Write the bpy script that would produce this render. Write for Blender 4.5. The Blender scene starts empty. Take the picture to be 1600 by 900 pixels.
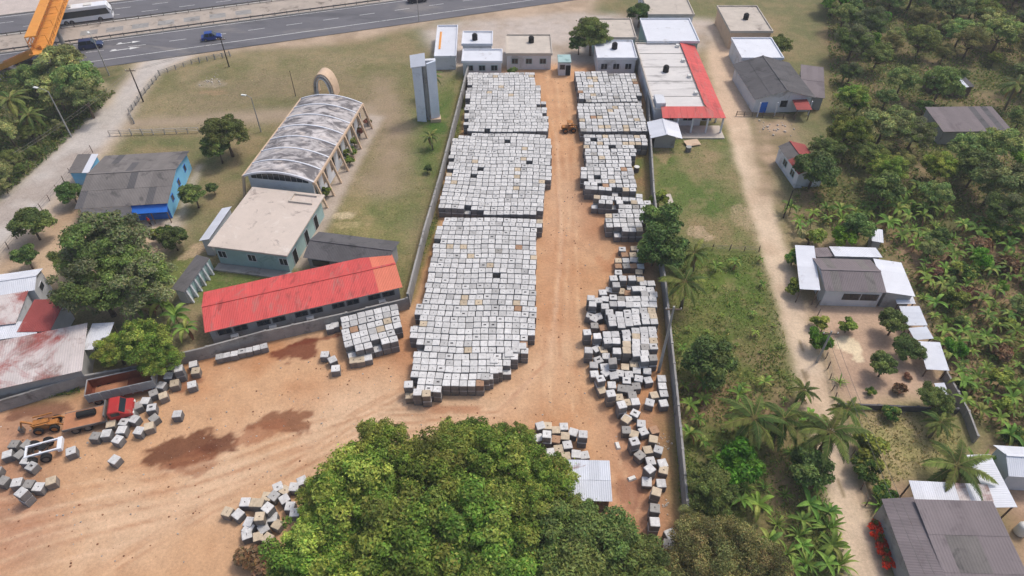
import bpy, bmesh, math, random
import numpy as np
from mathutils import Vector, Matrix, Euler

random.seed(7)
rng = np.random.default_rng(7)
SC = bpy.context.scene
COL = SC.collection

# ---------------------------------------------------------------- camera
FPX, CAM_H, PITCH = 1067.0, 63.0, math.radians(44.3)
cam_d = bpy.data.cameras.new("camera")
cam_d.sensor_width = 36.0
cam_d.lens = 36.0 * FPX / 1600.0
cam_d.clip_start = 0.5
cam_d.clip_end = 6000
cam = bpy.data.objects.new("camera", cam_d)
COL.objects.link(cam)
cam.location = (0, 0, CAM_H)
cam.rotation_euler = (math.pi / 2 - PITCH, 0, 0)
SC.camera = cam

# ---------------------------------------------------------------- sky, sun, exposure
SUN_EL, SUN_AZ = math.radians(60), math.radians(52)      # azimuth: clockwise from +Y
world = bpy.data.worlds.new("World")
SC.world = world
world.use_nodes = True
wn = world.node_tree.nodes
wn.clear()
w_out = wn.new("ShaderNodeOutputWorld")
w_bg = wn.new("ShaderNodeBackground")
w_sky = wn.new("ShaderNodeTexSky")
w_sky.sky_type = 'NISHITA'
w_sky.sun_disc = False
w_sky.sun_elevation = SUN_EL
w_sky.sun_rotation = SUN_AZ
w_sky.air_density = 1.0
w_sky.dust_density = 4.0
w_sky.ozone_density = 0.6
w_bg.inputs['Strength'].default_value = 0.14
world.node_tree.links.new(w_sky.outputs[0], w_bg.inputs[0])
world.node_tree.links.new(w_bg.outputs[0], w_out.inputs[0])
sun_d = bpy.data.lights.new("sun", 'SUN')
sun_d.energy = 1.45
sun_d.angle = math.radians(11)
sun_d.color = (1.0, 0.965, 0.905)
sun = bpy.data.objects.new("sun", sun_d)
COL.objects.link(sun)
sd = Vector((math.sin(SUN_AZ) * math.cos(SUN_EL), math.cos(SUN_AZ) * math.cos(SUN_EL), math.sin(SUN_EL)))
sun.rotation_euler = sd.to_track_quat('Z', 'Y').to_euler()
SC.view_settings.view_transform = 'Standard'
SC.view_settings.look = 'None'
SC.view_settings.gamma = 1.0
SC.view_settings.exposure = 0.24
SC.view_settings.use_curve_mapping = False
SC.render.engine = 'CYCLES'
SC.cycles.max_bounces = 5
SC.cycles.diffuse_bounces = 3
SC.cycles.glossy_bounces = 2
SC.cycles.transmission_bounces = 3
SC.cycles.volume_bounces = 0

# ---------------------------------------------------------------- helpers
def P(px, py, z=0.0):
    """the place on the level z that a point of the photograph (1600 x 900) shows"""
    u, v = (px - 800) / FPX, (py - 450) / FPX
    dy = math.cos(PITCH) - v * math.sin(PITCH)
    dz = -math.sin(PITCH) - v * math.cos(PITCH)
    t = (CAM_H - z) / -dz
    return Vector((u * t, dy * t, z))

def lin(c):
    return tuple(((x / 255) / 12.92 if x / 255 <= 0.04045 else ((x / 255 + 0.055) / 1.055) ** 2.4) for x in c)

def tag(o, label=None, cat=None, group=None, kind=None):
    if label: o['label'] = label
    if cat: o['category'] = cat
    if group: o['group'] = group
    if kind: o['kind'] = kind
    return o

def thing(name, label, cat, loc=(0, 0, 0), rz=0.0, group=None):
    o = bpy.data.objects.new(name, None)
    o.empty_display_size = 0.3
    COL.objects.link(o)
    o.location = loc
    o.rotation_euler = (0, 0, rz)
    return tag(o, label, cat, group)

def link(name, mesh, parent=None, loc=None, rot=None, scale=None):
    o = bpy.data.objects.new(name, mesh)
    COL.objects.link(o)
    if parent is not None: o.parent = parent
    if loc is not None: o.location = loc
    if rot is not None: o.rotation_euler = rot
    if scale is not None: o.scale = (scale,) * 3 if isinstance(scale, (int, float)) else scale
    return o

def copy_tree(o, parent=None):
    c = o.copy()
    COL.objects.link(c)
    c.parent = parent
    for ch in list(o.children):
        copy_tree(ch, c)
    return c

class MB:
    def __init__(s): s.v, s.f, s.m = [], [], []
    def face(s, pts, mi=0):
        n = len(s.v); s.v += [tuple(p) for p in pts]
        s.f.append(list(range(n, n + len(pts)))); s.m.append(mi); return s
    def box(s, x0, x1, y0, y1, z0, z1, mi=0, taper=0.0):
        n = len(s.v); t = taper
        s.v += [(x0, y0, z0), (x1, y0, z0), (x1, y1, z0), (x0, y1, z0),
                (x0 + t, y0 + t, z1), (x1 - t, y0 + t, z1), (x1 - t, y1 - t, z1), (x0 + t, y1 - t, z1)]
        for q in ((3, 2, 1, 0), (4, 5, 6, 7), (0, 1, 5, 4), (1, 2, 6, 5), (2, 3, 7, 6), (3, 0, 4, 7)):
            s.f.append([n + i for i in q]); s.m.append(mi)
        return s
    def prism(s, prof, y0, y1, axis='y', mi=0):
        """profile [(a, z)] extruded: axis y -> a is x; axis x -> a is y"""
        n = len(s.v); k = len(prof)
        for yy in (y0, y1):
            for a, z in prof: s.v.append((a, yy, z) if axis == 'y' else (yy, a, z))
        s.f.append([n + i for i in range(k)]); s.f.append([n + k + i for i in reversed(range(k))]); s.m += [mi, mi]
        for i in range(k):
            j = (i + 1) % k
            s.f.append([n + i, n + k + i, n + k + j, n + j]); s.m.append(mi)
        return s
    def tube(s, pts, rad, seg=8, mi=0, caps=True):
        pts = [Vector(p) for p in pts]
        rads = rad if isinstance(rad, (list, tuple)) else [rad] * len(pts)
        n0 = len(s.v)
        for i, p in enumerate(pts):
            d = (pts[min(i + 1, len(pts) - 1)] - pts[max(i - 1, 0)]).normalized()
            a = d.cross(Vector((0, 0, 1)))
            if a.length < 0.05: a = d.cross(Vector((1, 0, 0)))
            a.normalize(); b = d.cross(a)
            for k in range(seg):
                t = 2 * math.pi * k / seg
                s.v.append(tuple(p + (a * math.cos(t) + b * math.sin(t)) * rads[i]))
        for i in range(len(pts) - 1):
            for k in range(seg):
                q = (k + 1) % seg
                s.f.append([n0 + i * seg + k, n0 + i * seg + q, n0 + (i + 1) * seg + q, n0 + (i + 1) * seg + k]); s.m.append(mi)
        if caps:
            s.f.append([n0 + k for k in range(seg)]); s.m.append(mi)
            s.f.append([n0 + (len(pts) - 1) * seg + k for k in reversed(range(seg))]); s.m.append(mi)
        return s
    def bar(s, a, b, w=0.06, h=None, mi=0):
        """square bar from a to b"""
        a, b = Vector(a), Vector(b); h = h or w
        d = (b - a).normalized(); x = d.cross(Vector((0, 0, 1)))
        if x.length < 0.02: x = Vector((1, 0, 0))
        x.normalize(); y = x.cross(d)
        n = len(s.v)
        for p in (a, b):
            for i, j in ((-1, -1), (1, -1), (1, 1), (-1, 1)): s.v.append(tuple(p + x * (i * w / 2) + y * (j * h / 2)))
        for q in ((0, 1, 2, 3), (7, 6, 5, 4), (0, 4, 5, 1), (1, 5, 6, 2), (2, 6, 7, 3), (3, 7, 4, 0)):
            s.f.append([n + i for i in q]); s.m.append(mi)
        return s
    def loft(s, rings, mi=0, caps=True):
        n0 = len(s.v); k = len(rings[0])
        for r in rings: s.v += [tuple(p) for p in r]
        for i in range(len(rings) - 1):
            for j in range(k):
                q = (j + 1) % k
                s.f.append([n0 + i * k + j, n0 + i * k + q, n0 + (i + 1) * k + q, n0 + (i + 1) * k + j]); s.m.append(mi)
        if caps:
            s.f.append([n0 + j for j in reversed(range(k))]); s.m.append(mi)
            s.f.append([n0 + (len(rings) - 1) * k + j for j in range(k)]); s.m.append(mi)
        return s
    def mesh(s, name, mats, smooth=False, bevel=0.0):
        me = bpy.data.meshes.new(name)
        me.from_pydata(s.v, [], s.f)
        for m in (mats if isinstance(mats, (list, tuple)) else [mats]): me.materials.append(m)
        me.polygons.foreach_set('material_index', s.m)
        bm = bmesh.new(); bm.from_mesh(me)
        bmesh.ops.recalc_face_normals(bm, faces=bm.faces)
        if bevel:
            bmesh.ops.bevel(bm, geom=[e for e in bm.edges if e.is_manifold and e.calc_face_angle(0) > 0.6], offset=bevel, segments=2, affect='EDGES', profile=0.5)
        bm.to_mesh(me); bm.free()
        if smooth: me.polygons.foreach_set('use_smooth', [True] * len(me.polygons))
        me.update()
        return me
    def build(s, name, mats, parent=None, loc=None, rot=None, smooth=False, bevel=0.0):
        return link(name, s.mesh(name, mats, smooth, bevel), parent, loc, rot)

def mesh_np(name, V, Q, mat, col=None):
    """quads from arrays, with an optional colour per vertex"""
    me = bpy.data.meshes.new(name)
    nv, nq, k = len(V), len(Q), Q.shape[1]
    me.vertices.add(nv); me.vertices.foreach_set('co', np.ascontiguousarray(V, np.float32).ravel())
    me.loops.add(nq * k); me.loops.foreach_set('vertex_index', np.ascontiguousarray(Q, np.int32).ravel())
    me.polygons.add(nq)
    me.polygons.foreach_set('loop_start', np.arange(0, nq * k, k, dtype=np.int32))
    me.polygons.foreach_set('loop_total', np.full(nq, k, np.int32))
    if col is not None:
        a = me.color_attributes.new('Col', 'FLOAT_COLOR', 'POINT')
        a.data.foreach_set('color', np.ascontiguousarray(col, np.float32).ravel())
    me.materials.append(mat)
    me.update(calc_edges=True)
    me.shade_flat()
    return me

# ---------------------------------------------------------------- materials
def nodes_of(name):
    m = bpy.data.materials.new(name)
    m.use_nodes = True
    nt = m.node_tree
    return m, nt, nt.nodes['Principled BSDF'], nt.nodes['Material Output']

def N(nt, t, **kw):
    n = nt.nodes.new(t)
    for k, v in kw.items():
        if k in n.inputs: n.inputs[k].default_value = v
        else: setattr(n, k, v)
    return n

def mixrgb(nt, fac, a, b, blend='MIX'):
    n = nt.nodes.new('ShaderNodeMix'); n.data_type = 'RGBA'; n.blend_type = blend
    for sock, val in ((n.inputs[0], fac), (n.inputs[6], a), (n.inputs[7], b)):
        if hasattr(val, 'is_linked') or isinstance(val, bpy.types.NodeSocket): nt.links.new(val, sock)
        elif isinstance(val, (int, float)): sock.default_value = val
        else: sock.default_value = (*val, 1)
    return n.outputs[2]

def maprange(nt, val, a, b, c=0.0, d=1.0):
    n = nt.nodes.new('ShaderNodeMapRange')
    nt.links.new(val, n.inputs[0])
    for i, x in enumerate((a, b, c, d)): n.inputs[i + 1].default_value = x
    return n.outputs[0]

def surf(name, rgb, rough=0.8, var=0.18, scale=1.2, stain=None, stain_amt=0.0, stain_scale=0.35, rnd=0.1, metal=0.0, bump=0.15, fine=9.0, stretch=(1, 1, 1), stain2=None, stain2_amt=0.0):
    """painted, cast or sheet surface: own colour with uneven wear, stains with a shape of their own and a small difference from piece to piece"""
    m, nt, bs, out = nodes_of(name)
    L = nt.links
    base = lin(rgb)
    tc = N(nt, 'ShaderNodeTexCoord')
    geo = N(nt, 'ShaderNodeNewGeometry')
    mp = N(nt, 'ShaderNodeMapping'); mp.inputs['Scale'].default_value = stretch
    L.new(geo.outputs['Position'], mp.inputs[0])
    n1 = N(nt, 'ShaderNodeTexNoise', Scale=scale, Detail=6.0, Roughness=0.65); L.new(mp.outputs[0], n1.inputs['Vector'])
    n2 = N(nt, 'ShaderNodeTexNoise', Scale=fine, Detail=4.0, Roughness=0.7); L.new(mp.outputs[0], n2.inputs['Vector'])
    f1 = maprange(nt, n1.outputs[0], 0.3, 0.7, 1 - var, 1 + var)
    f2 = maprange(nt, n2.outputs[0], 0.3, 0.7, 1 - var * 0.6, 1 + var * 0.6)
    mu = N(nt, 'ShaderNodeMath', operation='MULTIPLY'); L.new(f1, mu.inputs[0]); L.new(f2, mu.inputs[1])
    oi = N(nt, 'ShaderNodeObjectInfo')
    f3 = maprange(nt, oi.outputs['Random'], 0, 1, 1 - rnd, 1 + rnd)
    mu2 = N(nt, 'ShaderNodeMath', operation='MULTIPLY'); L.new(mu.outputs[0], mu2.inputs[0]); L.new(f3, mu2.inputs[1])
    sc = N(nt, 'ShaderNodeVectorMath', operation='SCALE'); sc.inputs[0].default_value = base
    L.new(mu2.outputs[0], sc.inputs['Scale'])
    c = sc.outputs[0]
    for st, amt, off in ((stain, stain_amt, 3.1), (stain2, stain2_amt, 17.7)):
        if st is None: continue
        ad = N(nt, 'ShaderNodeVectorMath', operation='ADD'); ad.inputs[1].default_value = (off, off, off)
        L.new(mp.outputs[0], ad.inputs[0])
        n3 = N(nt, 'ShaderNodeTexNoise', Scale=stain_scale, Detail=8.0, Roughness=0.68, Distortion=0.6); L.new(ad.outputs[0], n3.inputs['Vector'])
        fs = maprange(nt, n3.outputs[0], 0.62 - amt * 0.25, 0.72 - amt * 0.2, 0, 0.9)
        c = mixrgb(nt, fs, c, lin(st))
    L.new(c, bs.inputs['Base Color'])
    bs.inputs['Roughness'].default_value = rough
    bs.inputs['Metallic'].default_value = metal
    bs.inputs['Specular IOR Level'].default_value = 0.3
    if bump:
        bp = N(nt, 'ShaderNodeBump', Strength=bump, Distance=0.05); L.new(n2.outputs[0], bp.inputs['Height'])
        L.new(bp.outputs[0], bs.inputs['Normal'])
    return m

def leaf_mat(name, trans=0.25, hue=0.06):
    m, nt, bs, out = nodes_of(name)
    L = nt.links
    at = N(nt, 'ShaderNodeAttribute'); at.attribute_name = 'Col'
    oi = N(nt, 'ShaderNodeObjectInfo')
    f = maprange(nt, oi.outputs['Random'], 0, 1, 0.74, 1.3)
    sc = N(nt, 'ShaderNodeVectorMath', operation='SCALE'); L.new(at.outputs['Color'], sc.inputs[0]); L.new(f, sc.inputs['Scale'])
    hs = N(nt, 'ShaderNodeHueSaturation'); L.new(sc.outputs[0], hs.inputs['Color'])
    r2 = N(nt, 'ShaderNodeMath', operation='MULTIPLY'); L.new(oi.outputs['Random'], r2.inputs[0]); r2.inputs[1].default_value = 7.31
    fr = N(nt, 'ShaderNodeMath', operation='FRACT'); L.new(r2.outputs[0], fr.inputs[0])
    L.new(maprange(nt, fr.outputs[0], 0, 1, 0.5 - hue * 0.55, 0.5 + hue * 0.06), hs.inputs['Hue'])
    L.new(hs.outputs[0], bs.inputs['Base Color'])
    bs.inputs['Roughness'].default_value = 0.6
    bs.inputs['Specular IOR Level'].default_value = 0.25
    tr = N(nt, 'ShaderNodeBsdfTranslucent'); L.new(hs.outputs[0], tr.inputs['Color'])
    mx = N(nt, 'ShaderNodeMixShader'); mx.inputs[0].default_value = trans
    L.new(bs.outputs[0], mx.inputs[1]); L.new(tr.outputs[0], mx.inputs[2]); L.new(mx.outputs[0], out.inputs[0])
    return m

def glass_mat(name, rgb=(40, 48, 55)):
    m, nt, bs, out = nodes_of(name)
    bs.inputs['Base Color'].default_value = (*lin(rgb), 1)
    bs.inputs['Roughness'].default_value = 0.12
    bs.inputs['Specular IOR Level'].default_value = 0.5
    return m

M = {}
M['leaf'] = leaf_mat('leaf_green')
M['glass'] = glass_mat('window_glass')
M['leaf_plain'] = leaf_mat('petal_and_leaf', .2, 0.0)
M['tower'] = surf('pale_blue_white_panel', (216, 222, 232), .6, .05, .6, stain=(190, 196, 206), stain_amt=.2, rnd=.03)
M['dark'] = surf('dark_opening', (32, 31, 31), 0.9, 0.2, rnd=0.05)
M['concrete'] = surf('concrete_wall', (150, 147, 143), 0.9, 0.16, 0.7, stain=(104, 101, 98), stain_amt=0.25, stain_scale=0.5, rnd=0.07)
M['concrete_pale'] = surf('pale_concrete', (188, 178, 166), 0.9, 0.12, 0.5, stain=(128, 118, 110), stain_amt=0.15, stain_scale=0.25, rnd=0.05)
M['red_roof'] = surf('red_sheet', (202, 82, 78), 0.6, 0.09, 0.5, stain=(176, 108, 100), stain_amt=0.32, stain_scale=0.8, stain2=(158, 66, 62), stain2_amt=0.3, rnd=0.07, bump=0.05, stretch=(1.3, .3, 1))
M['orange_roof'] = surf('faded_red_sheet', (212, 118, 92), 0.6, 0.06, 0.5, rnd=0.05, bump=0.03)
M['grey_roof'] = surf('grey_fibre_cement', (116, 111, 108), 0.9, 0.12, 0.6, stain=(82, 79, 78), stain_amt=0.3, stain_scale=0.45, rnd=0.12)
M['dark_roof'] = surf('dark_fibre_cement', (92, 90, 91), 0.9, 0.12, 0.6, stain=(66, 65, 66), stain_amt=0.3, stain_scale=0.45, rnd=0.1)
M['purple_roof'] = surf('weathered_grey_sheet', (122, 113, 114), 0.85, 0.08, 0.4, stain=(104, 95, 97), stain_amt=0.3, stain_scale=0.3, rnd=0.08)
M['white_roof'] = surf('white_sheet', (212, 214, 220), 0.5, 0.05, 0.5, stain=(176, 174, 176), stain_amt=0.12, stain_scale=0.4, rnd=0.05, bump=0.04)
M['zinc_roof'] = surf('zinc_sheet', (196, 200, 208), 0.45, 0.06, 0.6, stain=(120, 72, 58), stain_amt=0.02, stain_scale=0.5, rnd=0.08, bump=0.04)
M['rust_white'] = surf('rusty_white_sheet', (196, 186, 182), 0.75, 0.1, 0.4, stain=(148, 62, 54), stain_amt=0.62, stain_scale=0.16, stain2=(120, 86, 76), stain2_amt=0.3, rnd=0.05)
M['rust_red'] = surf('faded_red_paint', (150, 72, 68), 0.75, 0.14, 0.4, stain=(196, 160, 150), stain_amt=0.12, stain_scale=0.25, rnd=0.05)
M['blue_light'] = surf('sky_blue_paint', (120, 186, 222), 0.8, 0.08, 0.8, stain=(160, 200, 220), stain_amt=0.3, rnd=0.02)
M['blue_strong'] = surf('bright_blue_paint', (40, 112, 206), 0.7, 0.06, 0.8, rnd=0.02)
M['teal'] = surf('pale_teal_paint', (158, 184, 182), 0.85, 0.08, 0.8, stain=(110, 140, 138), stain_amt=0.2, rnd=0.02)
M['white_wall'] = surf('white_plaster', (206, 208, 212), 0.85, 0.07, 0.7, stain=(170, 168, 166), stain_amt=0.2, rnd=0.03)
M['cream'] = surf('cream_plaster', (204, 178, 152), 0.85, 0.08, 0.7, stain=(168, 140, 116), stain_amt=0.2, rnd=0.03)
M['grey_wall'] = surf('grey_plaster', (158, 156, 154), 0.88, 0.1, 0.7, stain=(120, 116, 112), stain_amt=0.25, rnd=0.04)
M['asphalt'] = surf('asphalt', (104, 103, 107), 0.92, 0.12, 0.25, stain=(86, 86, 89), stain_amt=0.45, stain_scale=0.16, stain2=(126, 122, 120), stain2_amt=0.3, rnd=0.02, stretch=(0.3, 1, 1))
M['paint_white'] = surf('road_paint', (214, 214, 210), 0.8, 0.12, 1.5, stain=(140, 138, 138), stain_amt=0.35, stain_scale=1.6, rnd=0.02)
M['kerb'] = surf('kerb_concrete', (176, 168, 158), 0.9, 0.12, 0.6, rnd=0.05)
M['median'] = surf('median_soil', (170, 158, 146), 0.95, 0.14, 0.35, stain=(110, 102, 92), stain_amt=0.3, stain_scale=0.3, rnd=0.05)
M['bark'] = surf('bark', (104, 90, 76), 0.95, 0.25, 2.0, rnd=0.15, bump=0.4)
M['wood'] = surf('weathered_wood', (112, 96, 82), 0.9, 0.2, 1.5, rnd=0.15)
M['pole'] = surf('concrete_pole', (156, 154, 150), 0.9, 0.1, 1.0, rnd=0.08)
M['dark_pole'] = surf('tarred_pole', (58, 52, 48), 0.9, 0.15, 1.0, rnd=0.08)
M['orange_steel'] = surf('orange_painted_steel', (216, 146, 62), 0.55, 0.07, 0.8, stain=(190, 104, 44), stain_amt=0.15, rnd=0.06, bump=0.03)
M['yellow'] = surf('machine_yellow', (172, 114, 58), 0.6, 0.12, 1.5, stain=(112, 82, 56), stain_amt=0.3, stain_scale=1.2, rnd=0.05)
M['black'] = surf('rubber_black', (34, 33, 33), 0.85, 0.15, 2.0, rnd=0.05)
M['steel'] = surf('dusty_steel', (112, 108, 104), 0.6, 0.15, 1.5, stain=(96, 66, 48), stain_amt=0.3, stain_scale=1.0, rnd=0.06)
M['truck_red'] = surf('truck_red_paint', (168, 44, 42), 0.55, 0.12, 1.0, stain=(150, 104, 84), stain_amt=0.3, stain_scale=1.4, rnd=0.02, bump=0.02)
M['truck_grey'] = surf('dull_grey_paint', (150, 150, 150), 0.6, 0.12, 0.8, stain=(120, 96, 80), stain_amt=0.2, stain_scale=0.8, rnd=0.02)
M['rust'] = surf('rusted_steel', (122, 66, 44), 0.9, 0.2, 1.2, stain=(88, 48, 34), stain_amt=0.4, stain_scale=0.8, rnd=0.05)
M['soil'] = surf('heaped_soil', (176, 122, 88), 0.95, 0.15, 1.0, rnd=0.02, bump=0.4)
M['car_blue'] = surf('car_blue_paint', (30, 62, 136), 0.3, 0.04, 1.0, rnd=0.02, bump=0)
M['car_navy'] = surf('car_navy_paint', (44, 56, 92), 0.3, 0.04, 1.0, rnd=0.02, bump=0)
M['car_dark'] = surf('car_dark_paint', (48, 50, 56), 0.3, 0.04, 1.0, rnd=0.02, bump=0)
M['bus_white'] = surf('bus_white_paint', (226, 228, 232), 0.4, 0.03, 1.0, rnd=0.02, bump=0)
M['lamp_glass'] = surf('lamp_lens', (226, 226, 220), 0.3, 0.03, 1.0, rnd=0.02, bump=0)
M['bark_palm'] = surf('palm_bark', (128, 116, 100), 0.95, 0.2, 3.0, rnd=0.1)
M['tank'] = surf('white_plastic', (216, 214, 208), 0.5, 0.05, 1.0, rnd=0.03)

# ---------------------------------------------------------------- ground: one fine sheet, split by what covers it
GS = 0.35
GX0, GX1, GY0, GY1 = -150.0, 150.0, 8.0, 196.0
nx, ny = int((GX1 - GX0) / GS) + 1, int((GY1 - GY0) / GS) + 1
gx = np.linspace(GX0, GX1, nx); gy = np.linspace(GY0, GY1, ny)
XX, YY = np.meshgrid(gx, gy)

def vnoise(x, y, s, seed):
    """smooth value noise, roughly -1..1"""
    r = np.random.default_rng(seed).random((256, 256)) * 2 - 1
    u, v = x / s + 1000, y / s + 1000
    iu, iv = np.floor(u).astype(int), np.floor(v).astype(int)
    fu, fv = u - iu, v - iv
    fu = fu * fu * (3 - 2 * fu); fv = fv * fv * (3 - 2 * fv)
    g = lambda a, b: r[a % 256, b % 256]
    return (g(iu, iv) * (1 - fu) + g(iu + 1, iv) * fu) * (1 - fv) + (g(iu, iv + 1) * (1 - fu) + g(iu + 1, iv + 1) * fu) * fv

def fbm(x, y, s, seed, o=4):
    t = 0; a = 1; n = 0
    for k in range(o):
        t = t + a * vnoise(x, y, s / 2 ** k, seed + k); n += a; a *= 0.55
    return t / n

def inside(poly, X, Y):
    m = np.zeros(X.shape, bool)
    n = len(poly)
    for i in range(n):
        x1, y1 = poly[i]; x2, y2 = poly[(i + 1) % n]
        if y1 == y2: continue
        c = ((y1 > Y) != (y2 > Y)) & (X < (x2 - x1) * (Y - y1) / (y2 - y1) + x1)
        m ^= c
    return m

def blur(a, r):
    if r < 1: return a
    for _ in range(2):
        for ax in (0, 1):
            p = np.pad(a, [(r + 1, r) if k == ax else (0, 0) for k in (0, 1)], mode='edge')
            c = np.cumsum(p, ax)
            a = (np.take(c, range(2 * r + 1, c.shape[ax]), ax) - np.take(c, range(0, c.shape[ax] - 2 * r - 1), ax)) / (2 * r + 1)
    return a

DX = fbm(XX, YY, 5.0, 11) ; DY = fbm(XX, YY, 5.0, 51)

def wp(pts): return [tuple(P(*q)[:2]) for q in pts]

def strip(pts, widths):
    """closed outline of a lane whose centre line runs through pts (world)"""
    l, r = [], []
    for i, p in enumerate(pts):
        a, b = pts[max(i - 1, 0)], pts[min(i + 1, len(pts) - 1)]
        d = Vector((b[0] - a[0], b[1] - a[1])).normalized(); n = Vector((-d.y, d.x)) * widths[i] / 2
        l.append((p[0] + n.x, p[1] + n.y)); r.append((p[0] - n.x, p[1] - n.y))
    return l + r[::-1]

base = lin((122, 118, 84))
CR = np.zeros((ny, nx, 3)); CR[:] = base
GRASS = np.full((ny, nx), 0.75)
ZONE = np.zeros((ny, nx), np.int16)
ZN = ['ground']

def win(x0, x1, y0, y1, mg=4.0):
    i0 = max(int((y0 - mg - GY0) / GS), 0); i1 = min(int((y1 + mg - GY0) / GS) + 2, ny)
    j0 = max(int((x0 - mg - GX0) / GS), 0); j1 = min(int((x1 + mg - GX0) / GS) + 2, nx)
    return (slice(i0, max(i1, i0 + 2)), slice(j0, max(j1, j0 + 2)))

def zone(name, poly, rgb, grass, wob=0.6, soft=2, mot=None, mot_s=4.0, mot_amt=0.5, seed=1, alpha=1.0):
    """lay a cover over the ground inside a world outline; mot: second colour in patches"""
    xs = [p[0] for p in poly]; ys = [p[1] for p in poly]
    W = win(min(xs), max(xs), min(ys), max(ys), 1.0 + wob + soft * GS * 2.2)
    X, Y = XX[W], YY[W]
    m = inside(poly, X + DX[W] * wob, Y + DY[W] * wob).astype(float)
    if name:
        if name not in ZN: ZN.append(name)
        ZONE[W][m > 0.5] = ZN.index(name)
    m = blur(m, soft) * alpha
    c = np.zeros((*X.shape, 3)); c[:] = lin(rgb)
    if mot is not None:
        t = np.clip((fbm(X, Y, mot_s, seed + 100, 4) * 1.6 + mot_amt), 0, 1)[..., None]
        c = c * (1 - t) + np.array(lin(mot)) * t
    CR[W] = CR[W] * (1 - m[..., None]) + c * m[..., None]
    GRASS[W] = GRASS[W] * (1 - m) + grass * m

# wide base patches
zone(None, [(-200, 0), (200, 0), (200, 300), (-200, 300)], (116, 114, 80), 0.8, 0, 0, (146, 128, 98), 9, 0.35, 2)
# wood and plantation floors
zone('plantation_soil', wp([(1290, -20), (1640, -40), (1700, 920), (1600, 720), (1500, 640), (1430, 460), (1350, 380), (1220, 330), (1300, 240)]), (104, 102, 62), 0.85, 2, 4, (150, 122, 98), 4.5, 0.5, 3)
zone(None, wp([(1300, -20), (1640, -40), (1640, 330), (1480, 360), (1330, 330), (1290, 200)]), (92, 96, 60), 0.9, 2, 5, (132, 116, 88), 6, 0.35, 33)
zone(None, wp([(-60, 80), (60, 100), (190, 110), (190, 150), (100, 235), (0, 310), (-60, 330)]), (72, 82, 48), 0.9, 1.5, 4, (110, 104, 74), 5, 0.3, 4)
# lots on the side of the blue house
zone('dirt_lot', wp([(-40, 420), (60, 330), (125, 275), (150, 330), (215, 345), (285, 345), (290, 380), (250, 420), (210, 500), (60, 440), (-40, 440)]), (190, 164, 136), 0.1, 1, 3, (170, 142, 114), 5, 0.3, 5)
zone('field', wp([(205, 195), (250, 110), (330, 88), (480, 80), (640, 90), (720, 100), (720, 130), (640, 470), (480, 470), (300, 470), (250, 450), (300, 350), (330, 250), (330, 215), (240, 195)]), (116, 112, 76), 0.85, 1.2, 4, (144, 130, 100), 7, 0.45, 6)
zone('field', wp([(300, 130), (430, 110), (560, 120), (600, 165), (520, 190), (400, 195), (290, 190)]), (132, 118, 92), 0.6, 2, 8, (108, 106, 72), 7, 0.35, 61, 0.8)
zone('field', wp([(170, 240), (180, 215), (300, 210), (380, 200), (460, 190), (380, 330), (310, 330), (310, 250)]), (140, 124, 92), 0.6, 1, 4, (106, 108, 70), 5, 0.35, 62)
zone('lawn', wp([(560, 290), (660, 300), (640, 440), (500, 440), (510, 370)]), (100, 108, 60), 0.95, 1.5, 6, (150, 136, 92), 6, 0.35, 63, 0.85)
zone('lawn', wp([(640, 175), (725, 110), (735, 100), (722, 150), (690, 290), (660, 300), (640, 220)]), (74, 102, 44), 1.0, 1.2, 5, (110, 114, 66), 5, 0.25, 64)
zone('lawn', wp([(330, 415), (450, 425), (470, 435), (320, 480), (290, 470)]), (104, 114, 62), 1.0, 0.6, 2, (88, 104, 52), 3, 0.3, 65)
zone('lawn', wp([(270, 395), (310, 400), (280, 450), (240, 470)]), (110, 118, 66), 1.0, 0.6, 2, (92, 104, 54), 3, 0.3, 66)
# worn vehicle track beside the hall, forecourt walks
zone('worn_track', wp([(585, 115), (610, 115), (640, 200), (640, 260), (625, 310), (560, 300), (585, 230), (590, 190), (575, 150)]), (158, 138, 116), 0.2, 1.2, 5, (140, 124, 98), 4, 0.35, 7, 0.9)
zone('worn_track', wp([(435, 170), (520, 168), (590, 160), (600, 185), (450, 190), (330, 195), (190, 205), (190, 185), (300, 180)]), (160, 142, 122), 0.15, 0.5, 3, None, 4, 0, 8, 0.9)
# orange yard
zone('yard_ground', wp([(833, 92), (900, 90), (1006, 118), (1060, 790), (1070, 940), (-80, 960), (-80, 650), (130, 590), (280, 560), (635, 474), (690, 280), (728, 112)]), (194, 154, 118), 0.0, 0.3, 2, (182, 134, 96), 6, 0.3, 9)
zone(None, wp([(870, 200), (900, 300), (880, 420), (880, 560), (800, 660), (500, 700), (200, 880), (60, 900), (60, 830), (350, 690), (560, 600), (780, 620), (850, 520), (850, 300)]), (208, 178, 148), 0.0, 2.5, 9, (196, 158, 124), 5, 0.15, 91, 0.9)
zone(None, wp([(842, 200), (872, 200), (880, 420), (860, 560), (836, 560), (846, 400)]), (178, 126, 92), 0.0, 1.5, 6, None, 5, 0.3, 92, 0.55)
zone(None, wp([(905, 240), (930, 300), (960, 380), (930, 400), (890, 300)]), (160, 112, 84), 0.0, 1.5, 5, None, 5, 0.3, 93, 0.6)
zone(None, wp([(940, 640), (1040, 640), (1052, 800), (1040, 850), (960, 830), (960, 700)]), (176, 128, 100), 0.0, 1.5, 5, (160, 110, 84), 3, 0.3, 94, 0.8)
zone(None, wp([(-40, 640), (110, 630), (110, 660), (40, 720), (90, 790), (60, 900), (-40, 900)]), (172, 128, 104), 0.0, 1.5, 6, (138, 104, 86), 4, 0.4, 95, 0.75)
zone('yard_ground', wp([(832, 95), (897, 95), (905, 240), (862, 240), (852, 170)]), (202, 158, 120), 0.0, 0.5, 3, (190, 146, 110), 5, 0.3, 96)
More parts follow.
